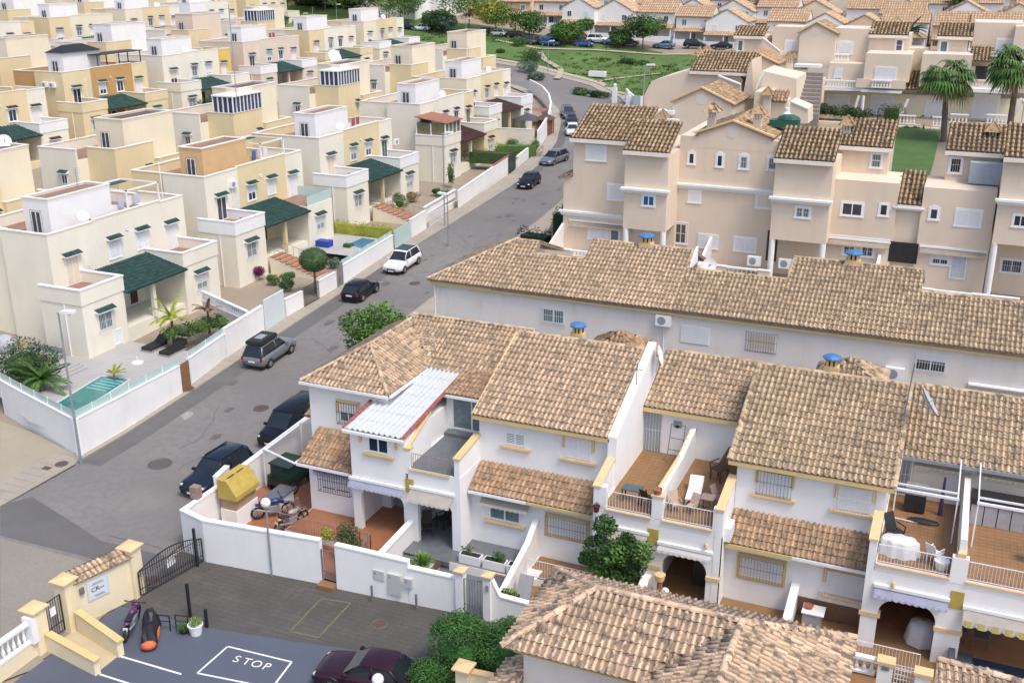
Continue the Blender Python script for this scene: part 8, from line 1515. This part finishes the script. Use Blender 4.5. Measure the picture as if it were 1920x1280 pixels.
# motorcycles
def bike(label, x, y, ang, paint, z=0., dirt_=True, seat=None):
    t = thing('motorcycle', label, 'motorcycle', (x, y, z), ang, None); mw = W[t.name] @ Matrix.Rotation(.13, 4, 'X') @ Matrix.Scale(1.12, 4)
    for xx in (-.68, .72): place('wheel', cm('bw', lambda: M().torus((0, 0, 0), (0, 1, 0), .29, .05, 18, 6).mesh('wheel', [TYRE])), t, mw @ Matrix.Translation((xx, 0, .34))); place('spokes', cm('bs', lambda: (lambda q: ([q.cyl((0, 0, 0), (.27 * math.cos(a), 0, .27 * math.sin(a)), .008, n=3) for a in [PI * i / 6 for i in range(12)]], q.cyl((0, -.05, 0), (0, .05, 0), .05, n=8))[1])(M()).mesh('spokes', [RIM])), t, mw @ Matrix.Translation((xx, 0, .34)))
    m = M(); m.cyl((.72, -.09, .34), (.42, -.09, 1.0), .028, n=6).cyl((.72, .09, .34), (.42, .09, 1.0), .028, n=6); m.cyl((.35, -.40, 1.1), (.42, 0, 1.03), .016, n=5).cyl((.35, .40, 1.1), (.42, 0, 1.03), .016, n=5); m.cyl((.35, -.42, 1.1), (.36, -.28, 1.08), .03, n=6).cyl((.35, .42, 1.1), (.36, .28, 1.08), .03, n=6); place('fork_and_handlebar', m.mesh('fork_and_handlebar', [IRON]), t, mw)
    m = M(); m.ell((.12, 0, .86), (.30, .15, .14), 10, 6).ell((.60, 0, .72), (.28, .07, .05), 8, 4).box(.38, -.14, .80, .50, .14, 1.0); m.ext([(-.78, -.08, .82), (-.35, -.1, .78), (-.35, -.1, .70), (-.78, -.08, .78)], (0, .18, 0)); place('fairing', m.mesh('fairing', [paint], True), t, mw)
    m = M(); m.box(-.62, -.11, .80, .0, .11, .88); place('seat', m.mesh('seat', [seat or BLACK]), t, mw)
    m = M(); m.box(-.18, -.14, .32, .25, .14, .66).cyl((-.68, .08, .34), (-.1, .08, .42), .03, n=5).cyl((-.1, -.13, .4), (-.75, -.16, .62), .045, n=6).cyl((.3, 0, .92), (.2, 0, .35), .03, n=5).cyl((-.1, 0, .8), (-.15, 0, .4), .03, n=5); place('engine', m.mesh('engine', [GREYP]), t, mw)
    m = M(); m.box(-.86, -.09, .58, -.84, .09, .70); place('number_plate', m.mesh('number_plate', [PLATE]), t, mw); m = M(); m.cyl((-.1, .12, .35), (-.1, .42, .02), .014, n=4); place('stand', m.mesh('stand', [IRON]), t, mw)
    return t
PURP = mat('purple_bike_plastic', (.10, .03, .10), .35, .2, 8); BLUB = mat('blue_bike_plastic', (.02, .04, .14), .35, .2, 8); GRYB = mat('grey_bike_plastic', (.32, .30, .27), .4, .2, 8)
bike('purple trail motorbike parked against the yellow entrance wall', -31.15, 30.1, 2.0, PURP, .02); p = G(512, 968, .22); bike('blue motorbike behind the brick barbecue', p[0], p[1], .75, BLUB, .22); p = G(545, 990, .22); bike('small grey motorbike at the garden wall', p[0], p[1], 1.3, GRYB, .22)
t = thing('covered_scooter', 'scooter under a black cover with an orange lower edge', 'scooter', (-29.95, 29.95, .02), 2.2); mw = W[t.name]
m = M(); rg = random.Random(9); prof = [(-.95, .30, .35), (-.75, .34, .85), (-.35, .36, .95), (.05, .33, .85), (.45, .38, 1.05), (.65, .42, 1.18), (.85, .25, .9), (1.0, .16, .45)]; vs = []
for (x, w_, h) in prof:
    for k in range(9): a = PI * k / 8; vs.append((x + rg.uniform(-.06, .06), -w_ * .82 * math.cos(a) * (1 + .25 * (1 - math.sin(a))) + rg.uniform(-.03, .03), .20 + (h - .2 + rg.uniform(-.05, .05)) * math.sin(a) ** .8))
m.add(vs, [(i * 9 + j, i * 9 + j + 1, (i + 1) * 9 + j + 1, (i + 1) * 9 + j) for i in range(7) for j in range(8)] + [tuple(range(8, -1, -1)), tuple(range(63, 72))]); place('cover', m.mesh('cover', [mat('black_cover_fabric', (.015, .015, .02), .5, .3, 8)]), t, mw)
m = M(); m.ell((-.86, 0, .28), (.24, .33, .22), 12, 6).ell((.1, .2, .24), (.85, .18, .17), 12, 6).ell((.1, -.25, .24), (.85, .14, .17), 12, 6); place('orange_hem', m.mesh('orange_hem', [mat('orange_cover_fabric', (.62, .14, .05), .7, .15, 5)], True), t, mw)
for k, xx in enumerate((-.6, .75)): place('wheel', CACHE['bw'], t, mw @ Matrix.Translation((xx, 0, .3)) @ Matrix.Scale(.8, 4))
for k, (x, y) in enumerate(((-30.1, 30.6), (-29.35, 30.9))):
    m = M(); m.cyl((x, y, 0), (x, y, .8), .03, n=6).cyl((x + .55, y + .15, 0), (x + .55, y + .15, .8), .03, n=6).cyl((x, y, .8), (x + .55, y + .15, .8), .035, n=6).cyl((x, y, .5), (x + .55, y + .15, .5), .025, n=6).out('parking_hoop', IRON, None, label=['black metal parking hoop behind the covered scooter', 'black metal parking hoop nearer the white plant pot'][k], category='parking hoop')
# pots
def pot(label, x, y, z, r=.22, h=.35, mt=None, plant=None, pr=.3, ph=.3, n=260, size=.1):
    t = thing('plant_pot', label, 'plant pot', (x, y, z)); M().lathe((x, y, z), [(r * .75, 0), (r, h * .9), (r * 1.08, h * .9), (r * 1.08, h), (r * .9, h), (r * .88, h * .85)], 12).out('pot', mt or TERRA, t)
    if plant: m = M(); leaves(m, (x, y, z + h + ph * .5), (pr, pr, ph), n, size, random.Random(int(x * 17)), shell=.3); m.out('plant', plant, t)
    return t
p = G(368, 1188, 0); pot('white round pot with a yellow green plant beside the black posts', p[0], p[1], .02, .32, .5, PLAST, L_LT, .3, .22); p = G(346, 1186, 0); pot('small dark pot with green leaves left of the white pot', p[0], p[1], .02, .2, .2, BLACK, L_MD, .34, .24)
pot('brown trailing plant on the garden wall corner post', -33.2, 41.6, 1.2, .2, .3, TERRA, L_DR, .4, .5, 300)
# barbecue with mustard hood
t = thing('barbecue', 'brick barbecue with a big mustard yellow hood', 'barbecue', (*G(452, 975, .2), .2), PI / 2); mw = W[t.name]; m = M(); m.box(-.9, -.5, 0, .9, .5, 1.05); place('base', m.mesh('base', [WHITE]), t, mw); m = M(); m.box(-.85, -.45, 1.05, .85, .45, 1.7); place('firebox', m.mesh('firebox', [mat('sandy_brick', (.42, .30, .19), .9, .15, 5, fine=.3)]), t, mw)
m = M(); m.ext([(-1.0, -.6, 1.7), (.95, -.6, 1.7), (.95, -.55, 2.0), (.95, .0, 2.6), (-1.0, .0, 2.6), (-1.0, -.55, 2.0)], (0, .01, 0)); m = M(); m.add([(-1.0, -.65, 1.7), (.95, -.65, 1.7), (.95, .5, 1.7), (-1.0, .5, 1.7), (-1.0, -.65, 1.95), (.95, -.65, 1.95), (.95, -.1, 2.75), (-1.0, -.1, 2.75), (-1.0, .5, 2.75), (.95, .5, 2.75)], [(0, 1, 5, 4), (4, 5, 6, 7), (7, 6, 9, 8), (8, 9, 2, 3), (0, 4, 7, 8, 3), (1, 2, 9, 6, 5), (3, 2, 1, 0)]); place('hood', m.mesh('hood', [MUSTARD]), t, mw)
m = M(); m.box(-.7, .0, 2.752, -.15, .08, 2.77).box(.05, .0, 2.752, .6, .08, 2.77); place('smoke_slots', m.mesh('smoke_slots', [DARK]), t, mw)
t = thing('worktop', 'dark tiled worktop beside the barbecue', 'worktop', (-31.4, 41.4, 0)); M().box(-31.9, 41.2, 0, -31.1, 42.6, .95).out('base', WHITE, t); M().box(-32, 41.1, .95, -31.0, 42.7, 1.05).out('top', GREYF, t)
wall2('white garden side wall towards the road with a step', [(-33.5, 39.5, 2.6), (-33.75, 40.8, 2.6)]); wall2('white garden wall behind the dark green vehicle', [(-33.9, 42.2, 1.9), (-34.2, 52.0, 2.1)]); M().box(-33.75, 37.6, 2.3, -33.3, 38.0, 2.95).out('metal_crate', RIRON, None, label='weathered metal box on the white corner wall', category='metal box')
flat([(-33.6, 36.6), (-23.2, 36.9), (-23.2, 44), (-30.3, 44), (-33.9, 52)], .21, 'garden_tile_floor', TERRB); flat([(-23.2, 36.9), (-17, 37.2), (-17, 40.2), (-23.2, 40.2)], .06, 'garden_paving', GREYF)
flat([(-16.8, 37.6), (9, 38.6), (9, 41), (-16.8, 41)], .05, 'garden_paving', TERRA)
t = thing('carport_frame', 'white metal frame of a carport over the garden', 'frame', (-33, 47, 0)); m = M(); P_ = [(-33.6, 43.6, 2.45), (-33.7, 51.0, 2.6), (-30.5, 51.2, 2.9), (-30.45, 42.0, 2.9)]; [m.cyl(P_[i], P_[(i + 1) % 4], .06, n=6) for i in range(4)]; [m.cyl((x, y, 0), (x, y, z), .06, n=6) for x, y, z in P_[:2]]; m.cyl((-33.65, 47.3, 0), (-33.65, 47.3, 2.5), .06, n=6); m.out('tubes', PVC, t)
rr_ = thing('canopy_roof', 'small tiled canopy roof at the road side of the corner house', 'roof', (-31, 48, 3)); a = OY(552, 755, 47.5); tiled(rr_, [(-32.6, 46.2, a[2]), (-30.3, 46.2, a[2]), (-30.3, 48.8, a[2] + .9), (-32.6, 48.8, a[2] + .9)], TM_F, .25, .4, 20)
# hedges and trees near the court
hp = G(880, 1250, 0.8); t = thing('round_bush', 'large round green bush beside the foreground roof', 'bush', (-15.5, 33.2, 0)); m = M(); rg = random.Random(21)
for c_, r_ in (((-16.3, 33.0, 1.5), (1.6, 1.3, 1.45)), ((-14.6, 33.4, 1.5), (1.4, 1.3, 1.3)), ((-17.0, 31.2, .7), (1.1, .9, .8))):
    m.ell(c_, tuple(q * .7 for q in r_), 14, 8); leaves(m, c_, r_, 3600, .12, rg, shell=.82)
    for q in range(9):
        a = rg.uniform(0, 2 * PI); e_ = rg.uniform(.1, 1.3); leaves(m, (c_[0] + r_[0] * .8 * math.cos(a) * math.cos(e_), c_[1] + r_[1] * .8 * math.sin(a) * math.cos(e_), c_[2] + r_[2] * .8 * math.sin(e_)), (.45, .45, .35), 330, .13, rg, shell=.4)
m.out('foliage', L_HG, t)
t = thing('citrus_tree', 'leafy green citrus tree in front of the terrace porch', 'tree', (-11.8, 39.6, 0)); rg = random.Random(8); m = M(); m.cyl((-11.8, 39.6, 0), (-11.9, 39.7, 1.8), .12, .08, 7).out('trunk', BARK, t); m = M()
for px, r_ in (((1135, 985), .75), ((1120, 1025), .85), ((1155, 1035), .95), ((1185, 1060), .9), ((1150, 1075), 1.0), ((1125, 1060), .8), ((1205, 1035), .75), ((1175, 1015), .6), ((1100, 1045), .5), ((1165, 1090), .9), ((1125, 1090), .8)):
    c_ = OY(px[0], px[1], 39.8 + rg.uniform(-.5, .5)); leaves(m, c_, (r_ * .75, r_ * .75, r_ * .7), 520, .21, rg, mi=rg.choice([0, 0, 1]), shell=.45)
m.out('crown', [leafmat('citrus_leaf', (.035, .085, .02)), leafmat('citrus_leaf_light', (.085, .17, .04))], t)
q = OY(705, 618, 56.); p = (q[0], 56., .4); tree('feathery green tree at the road side of the corner house', p, (q[2] - .4) / .70, 2.3, L_MD, 4600, .28, clumps=12, cz=.62, lm2=L_LT)
m = M(); leaves(m, (-25.2, 38.6, 1.3), (.7, .55, 1.1), 1500, .13, random.Random(3), shell=.4); m.out('climbing_shrub', L_DK, None, label='dark green climbing shrub on the brown railing', category='shrub')
m = M(); leaves(m, (-26.6, 38.9, 1.2), (.38, .3, .4), 420, .12, random.Random(4), shell=.3); m.out('potted_shrub', L_YG, None, label='small yellow green shrub hanging from the railing', category='shrub')
t = thing('planter', 'square brick planter with a spiky bright green plant', 'planter', (-20.9, 38.2, 0)); M().box(-21.5, 37.7, 0, -20.3, 38.7, 1.05).out('box', mat('beige_brick', (.55, .44, .33), .9, .1, 4, fine=.25), t); M().box(-21.55, 37.65, 1.05, -20.25, 38.75, 1.15).out('rim', WOODD, t); M().box(-21.3, 37.85, 1.15, -20.5, 38.55, 1.2).out('gravel', PLAST, t)
m = M(); rg = random.Random(2)
for q in range(150): az = rg.uniform(0, 2 * PI); el = rg.uniform(.2, 1.5); L_ = rg.uniform(.6, .95); d = Vector((math.cos(az) * math.cos(el), math.sin(az) * math.cos(el), math.sin(el))); s_ = d.cross(Vector((0, 0, 1))).normalized() * .02; o_ = Vector((-20.9, 38.2, 1.2)); m.add([o_ - s_, o_ + s_, o_ + d * L_ * .7 + s_, o_ + d * L_ * .7 - s_, o_ + d * L_ - Vector((0, 0, .1))], [(0, 1, 2, 3), (3, 2, 4)])
m.out('plant', L_LT, t)
for k, (x0, x1, lb) in enumerate(((-20.0, -18.9, 'white trough planter with a small cactus on the grey terrace'), (-18.75, -17.6, 'white trough planter with drooping leaves on the grey terrace'), (-17.5, -17.05, 'small white planter beside the party wall'))):
    t = thing('planter', lb, 'planter', (x0, 40.3, .5)); M().box(x0, 40.15, .5, x1, 40.6, .95).out('trough', PLAST, t); M().box(x0 + .06, 40.2, .95, x1 - .06, 40.55, .96).out('soil', DARK, t); m = M(); leaves(m, ((x0 + x1) / 2 + (.2 if k else -.2), 40.4, 1.15), ((x1 - x0) * .3, .2, .3), 200 if k else 90, .14, random.Random(k), shell=.2); m.out('plant', L_MD, t)
# ================================================================== terrace furniture
def chair(label, x, y, z, ang, mt, slats=False, kind='garden_chair', s=1., recline=.15):
    t = thing(kind, label, 'chair', (x, y, z), ang); mw = W[t.name] @ Matrix.Scale(s, 4)
    m = M(); m.box(-.24, -.24, .42, .24, .22, .46); place('seat', m.mesh('seat', [mt]), t, mw); m = M(); m.ext([(-.24, .2, .46), (.24, .2, .46), (.22, .2 + recline * 1.6, 1.0), (-.22, .2 + recline * 1.6, 1.0)], (0, .035, 0)); place('backrest', m.mesh('backrest', [mt]), t, mw)
    for sx in (-1, 1):
        for sy in (-1, 1): place('leg', cm(('leg', mt.name), lambda: M().box(-.02, -.02, 0, .02, .02, .42).mesh('leg', [mt])), t, mw @ Matrix.Translation((sx * .22, sy * .2, 0)))
        m = M(); m.box(sx * .26 - .02, -.24, .64, sx * .26 + .02, .26, .67).box(sx * .26 - .015, -.22, .42, sx * .26 + .015, -.19, .64); place('armrest', m.mesh('armrest', [mt]), t, mw)
    return t
def table(label, x, y, z, w_, d_, h, mt, mt2=None, name='table', ang=0., cloth=False):
    t = thing(name, label, 'table', (x, y, z), ang); mw = W[t.name]; place('tabletop', M().box(-w_ / 2, -d_ / 2, h - .04, w_ / 2, d_ / 2, h).mesh('tabletop', [mt]), t, mw)
    for sx in (-1, 1):
        for sy in (-1, 1): place('leg', cm(('tl', h, (mt2 or mt).name), lambda: M().box(-.025, -.025, 0, .025, .025, h - .04).mesh('leg', [mt2 or mt])), t, mw @ Matrix.Translation((sx * (w_ / 2 - .05), sy * (d_ / 2 - .05), 0)))
    return t
BRF = mat('dark_brown_weave', (.055, .04, .04), .7, .2, 10)
chair('brown woven chair in the grey porch, nearer the front', -22.6, 41.9, .51, .5, BRF, s=1.1); chair('brown woven chair in the grey porch, nearer the wall', -22.2, 42.9, .51, -.4, BRF, s=1.1)
p = OY(806, 953, 43.85); M().box(-23.05, 43.5, 1.3, -22.2, 43.85, 2.5).out('wooden_shelf', WOODD, None, label='dark slatted wooden shelf in the grey porch', category='shelf')
def lounger(label, x, y, z, ang, mt, name='sun_lounger', slat=False):
    t = thing(name, label, 'sun lounger', (x, y, z), ang); mw = W[t.name]; place('bed', M().box(-.32, -.9, .30, .32, .45, .34).mesh('bed', [mt]), t, mw); place('headrest', M().ext([(-.32, .45, .31), (.32, .45, .31), (.32, 1.0, .62), (-.32, 1.0, .62)], (0, -.01, .04)).mesh('headrest', [mt]), t, mw)
    for sx in (-1, 1):
        for sy in (-.75, .4): place('leg', cm(('ll', mt.name), lambda: M().box(-.02, -.02, 0, .02, .02, .3).mesh('leg', [mt])), t, mw @ Matrix.Translation((sx * .28, sy, 0)))
    return t
lounger('white sun lounger on the right of the two middle terraces', -9.55, 43.6, ZF + .015, .12, PLAST)
t = chair('dark brown slatted deck chair leaning back on the middle terrace', -8.9, 45.8, ZF + .015, -.5, WOODD, s=1.35, recline=.3); chair('small folding chair behind the white terrace railing', -10.0, 42.0, ZF + .015, .6, mat('tan_fabric', (.42, .33, .25), .8, .1, 3), s=.85); chair('thin metal chair by the terrace party wall', -8.3, 43.2, ZF + .015, 1.2, RIRON, s=.95); table('thin metal garden table on the middle terrace', -8.7, 42.6, ZF + .015, .6, .6, .7, RIRON)
chair('folding chair with a tan seat beside the white lounger', -9.3, 42.1, ZF + .015, -.3, MATS['tan_fabric'], s=.85)
table('dark small table behind the left terrace railing', -12.1, 42.2, ZF + .015, .9, .6, .65, mat('slate_tabletop', (.07, .10, .12), .4, .1, 3), BLACK); chair('black folding chair behind the left terrace railing', -11.3, 42.0, ZF + .015, 2.8, BLACK, s=.95)
pot('terracotta flower pot on the pier between the two terraces', X3m + .1, Y1 + .15, ZF + 1.13, .2, .25, mat('flower_pot_clay', (.33, .12, .07), .7, .1, 4)); pot('maroon pot hanging at the left end of the terrace', X3a - .18, Y1 - .2, ZF - .15, .16, .3, mat('maroon_pot', (.12, .015, .03), .5, .1, 4), L_DK, .12, .12, 50, .08)
ac('air conditioner beside the lower tiled roof of the barred window house', X4a + .25, 42.0, 3.75, PI / 2 + PI, None, 1.1)
# right terraces
t = thing('covered_table', 'table under a crumpled white sheet on the left pergola terrace', 'covered table', (-.4, 41.9, ZF)); m = M(); rg = random.Random(3); R_ = []
for j, (h, q) in enumerate(((0., 1.15), (.35, 1.06), (.66, 1.0), (.72, .94), (.73, 0.02))): R_.append([(-.5 + (.72 + .07 * math.sin(7 * 2 * PI * i / 28 + j)) * q * math.cos(2 * PI * i / 28), 42.1 + (.42 + .06 * math.sin(9 * 2 * PI * i / 28)) * q * math.sin(2 * PI * i / 28), ZF + .02 + h) for i in range(28)])
m.add([p for r_ in R_ for p in r_], [(j * 28 + i, j * 28 + (i + 1) % 28, (j + 1) * 28 + (i + 1) % 28, (j + 1) * 28 + i) for j in range(4) for i in range(28)]); m.out('sheet', mat('white_sheet', (.66, .66, .68), .8, .05, 3), t, True)
chair('black armchair beside the covered table', -.75, 43.1, ZF + .015, .8, BLACK, s=1.15); pot('round white pot in front of the pergola terrace railing', 1.2, 41.6, ZF, .28, .4, PLAST); chair('white plastic chair behind the pergola terrace railing', .9, 42.0, ZF + .015, 2.6, PLAST)
t = thing('grill', 'grey wheeled grill under the left pergola', 'grill', (-.2, 46.2, ZF)); M().box(-.6, 46.0, ZF + .1, .3, 46.6, ZF + .9).out('cabinet', BLACK, t); M().box(-.6, 46.0, ZF + .92, .3, 46.6, ZF + 1.25).out('lid', STEEL, t)
t = thing('storage_chest', 'grey double door storage unit on the right pergola terrace', 'storage unit', (3.0, 46.5, ZF)); 
for k in range(4): M().box(2.15 + k * .55, 46.0, ZF + .02, 2.66 + k * .55, 46.9, ZF + 1.0).out('door_panel', mat('grey_resin', (.34, .34, .37), .6, .08, 4), t)
M().box(2.1, 45.95, ZF + 1.0, 4.4, 46.95, ZF + 1.3).out('lid', BLACK, t)
M().cyl((.95, 46.3, ZF), (.95, 46.3, ZF + 1.9), .1, .05, 8).out('closed_parasol', mat('purple_canvas', (.06, .03, .12), .8, .1, 4), None, label='closed purple parasol under the left pergola', category='parasol')
table('small white table at the right edge of the right pergola terrace', 4.6, 43.6, ZF + .015, .6, .5, .7, PLAST)
m = M(); m.box(-.1, 0, 0, 0, 0, 0)
t = thing('rolled_mats', 'dark pile of mats with a striped pole under the left pergola', 'mats', (.2, 45.5, ZF)); M().ell((.3, 45.3, ZF + .08), (.7, .25, .1), 12, 6).out('mats', BLACK, t); M().cyl((-1.0, 45.2, ZF + .05), (.1, 45.1, ZF + .05), .03, n=6).out('pole', PVC, t)
# porch things
t = thing('covered_furniture', 'furniture under a white sheet in the right porch', 'covered furniture', (.9, 42.2, .42)); m = M(); rg = random.Random(5); R_ = []
for j, (h, q) in enumerate(((0., 1.1), (.5, 1.0), (.95, .85), (1.05, .05))): R_.append([(.85 + (.6 + .04 * math.sin(5 * 2 * PI * i / 24 + j)) * q * math.cos(2 * PI * i / 24), 42.3 + (.5 + .04 * math.sin(7 * 2 * PI * i / 24)) * q * math.sin(2 * PI * i / 24), .43 + h) for i in range(24)])
m.add([p for r_ in R_ for p in r_], [(j * 24 + i, j * 24 + (i + 1) % 24, (j + 1) * 24 + (i + 1) % 24, (j + 1) * 24 + i) for j in range(3) for i in range(24)]); m.out('sheet', MATS['white_sheet'], t, True)
WICK = mat('grey_wicker', (.12, .11, .10), .8, .15, 10); chair('grey wicker armchair with a patterned cushion in the last porch', 3.2, 43.0, .43, .0, WICK, s=1.25); chair('grey wicker armchair next to the porch wall', 2.3, 43.2, .43, .1, WICK, s=1.25); table('low glass table on the blue rug at the right edge', 3.6, 40.6, .43, .9, .5, .45, mat('glass_tabletop', (.10, .13, .17), .15, .1, 3), GREYP)
M().box(2.2, 40.0, .43, 5.5, 42.0, .44).out('rug', mat('navy_rug', (.02, .03, .07), .9, .1, 4), None, label='dark blue rug in the last porch', category='rug'); t = thing('garden_sofa', 'dark grey garden sofa behind the foreground tile roof', 'sofa', (2.6, 40.2, .43)); M().box(2.0, 39.8, .44, 2.9, 41.6, .85).out('seat', mat('charcoal_cushion', (.06, .07, .09), .8, .1, 4), t); M().box(1.95, 39.8, .85, 2.2, 41.6, 1.3).out('backrest', MATS['charcoal_cushion'], t)
t = thing('bench_table', 'white covered low table in front of the tiled dado', 'table', (-3.6, 41.6, .5)); M().box(-4.0, 41.4, .45, -3.2, 42.1, 1.15).out('base', GREYP, t); M().box(-4.05, 41.35, 1.15, -3.1, 42.15, 1.2).out('cloth', PLAST, t); pot('clay bowl on the white covered table', -3.8, 41.8, 1.2, .2, .15, mat('flower_pot_clay', (.33, .12, .07)))
t = thing('cellar_lounger', 'folded sun lounger leaning by the party wall', 'sun lounger', (-16.0, 38.6, 0)); M().ext([(-16.4, 38.4, .1), (-15.7, 38.4, .1), (-15.7, 39.2, 1.3), (-16.4, 39.2, 1.3)], (0, .06, 0)).out('frame', GREYP, t)
m = M(); leaves(m, (-16.3, 37.75, 1.2), (.4, .2, .22), 300, .1, random.Random(1)); t = thing('flower_box', 'black flower box with bright green leaves on the white wall', 'flower box', (-16.3, 37.7, 1)); m.out('plant', L_LT, t); [M().box(-16.75 + k * .32, 37.6, .98, -16.5 + k * .32, 37.9, 1.12).out('pot', BLACK, t) for k in range(3)]
t = thing('floor_lamp', 'wooden standing lamp with white globe in the dark porch', 'lamp', (-10.2, 40.6, .42)); M().cyl((-10.2, 40.6, .42), (-10.2, 40.6, 1.7), .12, n=8).out('post', WOODB, t); M().lathe((-10.2, 40.6, 1.7), [(.2, 0), (.26, .3), (.2, .32)], 10).out('basket', OCHRE2, t); M().ell((-9.95, 40.7, 1.1), (.2, .2, .2), 10, 6).out('globe', PLAST, t)
t = thing('fridge', 'dark tall cupboard inside the shaded porch', 'cupboard', (-9.3, 43, .42)); M().box(-9.2, 42.8, .43, -8.4, 43.4, 2.1).out('body', mat('dark_cupboard', (.03, .035, .04), .5, .1, 3), t)
for k, (x, lb) in enumerate(((-8.3, 'small ochre wall lantern on the middle terrace wall'), (-.5, 'small ochre wall lantern above the lavender awning'))): t = thing('wall_lantern', lb, 'lantern', (x, Y1, 3.75)); M().lathe((x, Y1 - .12, 3.55), [(.03, 0), (.09, .08), (.07, .25), (.02, .3)], 8).out('lantern', OCHRE2, t)
t = thing('wall_sconce_plaque', 'framed dark niche on the back wall of the left terrace', 'plaque', (-11.8, YB, 6)); a, b = OY(1264, 788, YB), OY(1278, 802, YB); M().box(a[0], YB - .05, b[2], b[0], YB - .003, a[2]).out('frame', GREYP, t); M().lathe(((a[0] + b[0]) / 2, YB - .06, b[2] + .02), [(.09, 0), (.09, .08), (.02, .13)], 8).out('niche', DARK, t)
t = thing('drying_rack', 'grey metal rack leaning at the terrace party wall', 'rack', (-11.5, 47, ZF)); m = M(); [m.cyl((x, 46.6, ZF), (x, 47.3, ZF + 1.8), .03, n=5) for x in (-11.7, -11.0)]; [m.cyl((-11.7, 46.6 + .7 * k, ZF + 1.8 * k), (-11.0, 46.6 + .7 * k, ZF + 1.8 * k), .025, n=5) for k in (.35, .65, 1.)]; m.out('frame', GIRON, t)
# rooftop dishes and aerials on the near terrace
x, y, z = OY(1745, 752, 46.5); dish('large tilted satellite dish on the near tiled roof', x, 46.5, z - .9, .68, .125, .58, mat('grey_dish', (.40, .43, .46), .4, .1, 3), pole=.9); t = thing('roof_aerial', 'thin aerial mast beside the large roof dish', 'aerial', (x - .9, 46.6, z)); M().cyl((x - 1.0, 46.6, z - .9), (x - .85, 46.6, z + 1.6), .03, n=5).out('mast', GIRON, t); M().cyl((x - .95, 46.6, z - .1), (x + .1, 46.6, z - .25), .03, n=5).out('arm', STEEL, t)
x, y, z = OY(1238, 668, 48.6); dish('white satellite dish seen edge on above the white party wall', x, 48.6, z - .6, .5, .1, .3, pole=.7); t = thing('roof_aerial', 'thin dark television aerial on the white party wall', 'aerial', (-13.3, 47, 9)); m = M(); m.cyl((-13.3, 46.3, 8.5), (-13.3, 46.3, 9.6), .02, n=5); [m.cyl((-13.7 + .1 * k, 46.0, 9.3), (-13.7 + .1 * k, 46.6, 9.3), .01, n=4) for k in range(7)]; m.cyl((-13.75, 46.3, 9.3), (-13.0, 46.3, 9.3), .012, n=4).out('aerial', IRON, t)
x, y, z = OY(1246, 598, yw); ac('air conditioner high on the long white wall', x, yw - .02, z - .35, 0, None, 1.1); M().cyl((x, yw - .05, z - .4), (x, yw - .05, z - 3), .035, n=5).out('cable_pipe', PVC, None, label='thin white pipe below the air conditioner', category='pipe')
x, y, z = OY(1677, 703, yw); ac('air conditioner low on the long white wall behind the right roof', x, yw - .02, z - .2, 0, None, 1.2)
x, y, z = OY(1327, 495, 64); dish('white satellite dish on the white gable of the long roof', x, 64.5, z - .6, .45, -1.2, .3, pole=.4)
x, y, z = OY(1385, 1165, YC); 
for k, (px, Y) in enumerate((((1411, 492), 78.9), ((1470, 497), 79))): x, y, z = OY(px[0], px[1], Y); ac(['air conditioner behind the white balusters of the beige block', 'air conditioner beside the white column of the beige block'][k], x, Y + .8, z - .4, 0, None, 1.2)
for px, lb in (((1363, 1150), None),): pass
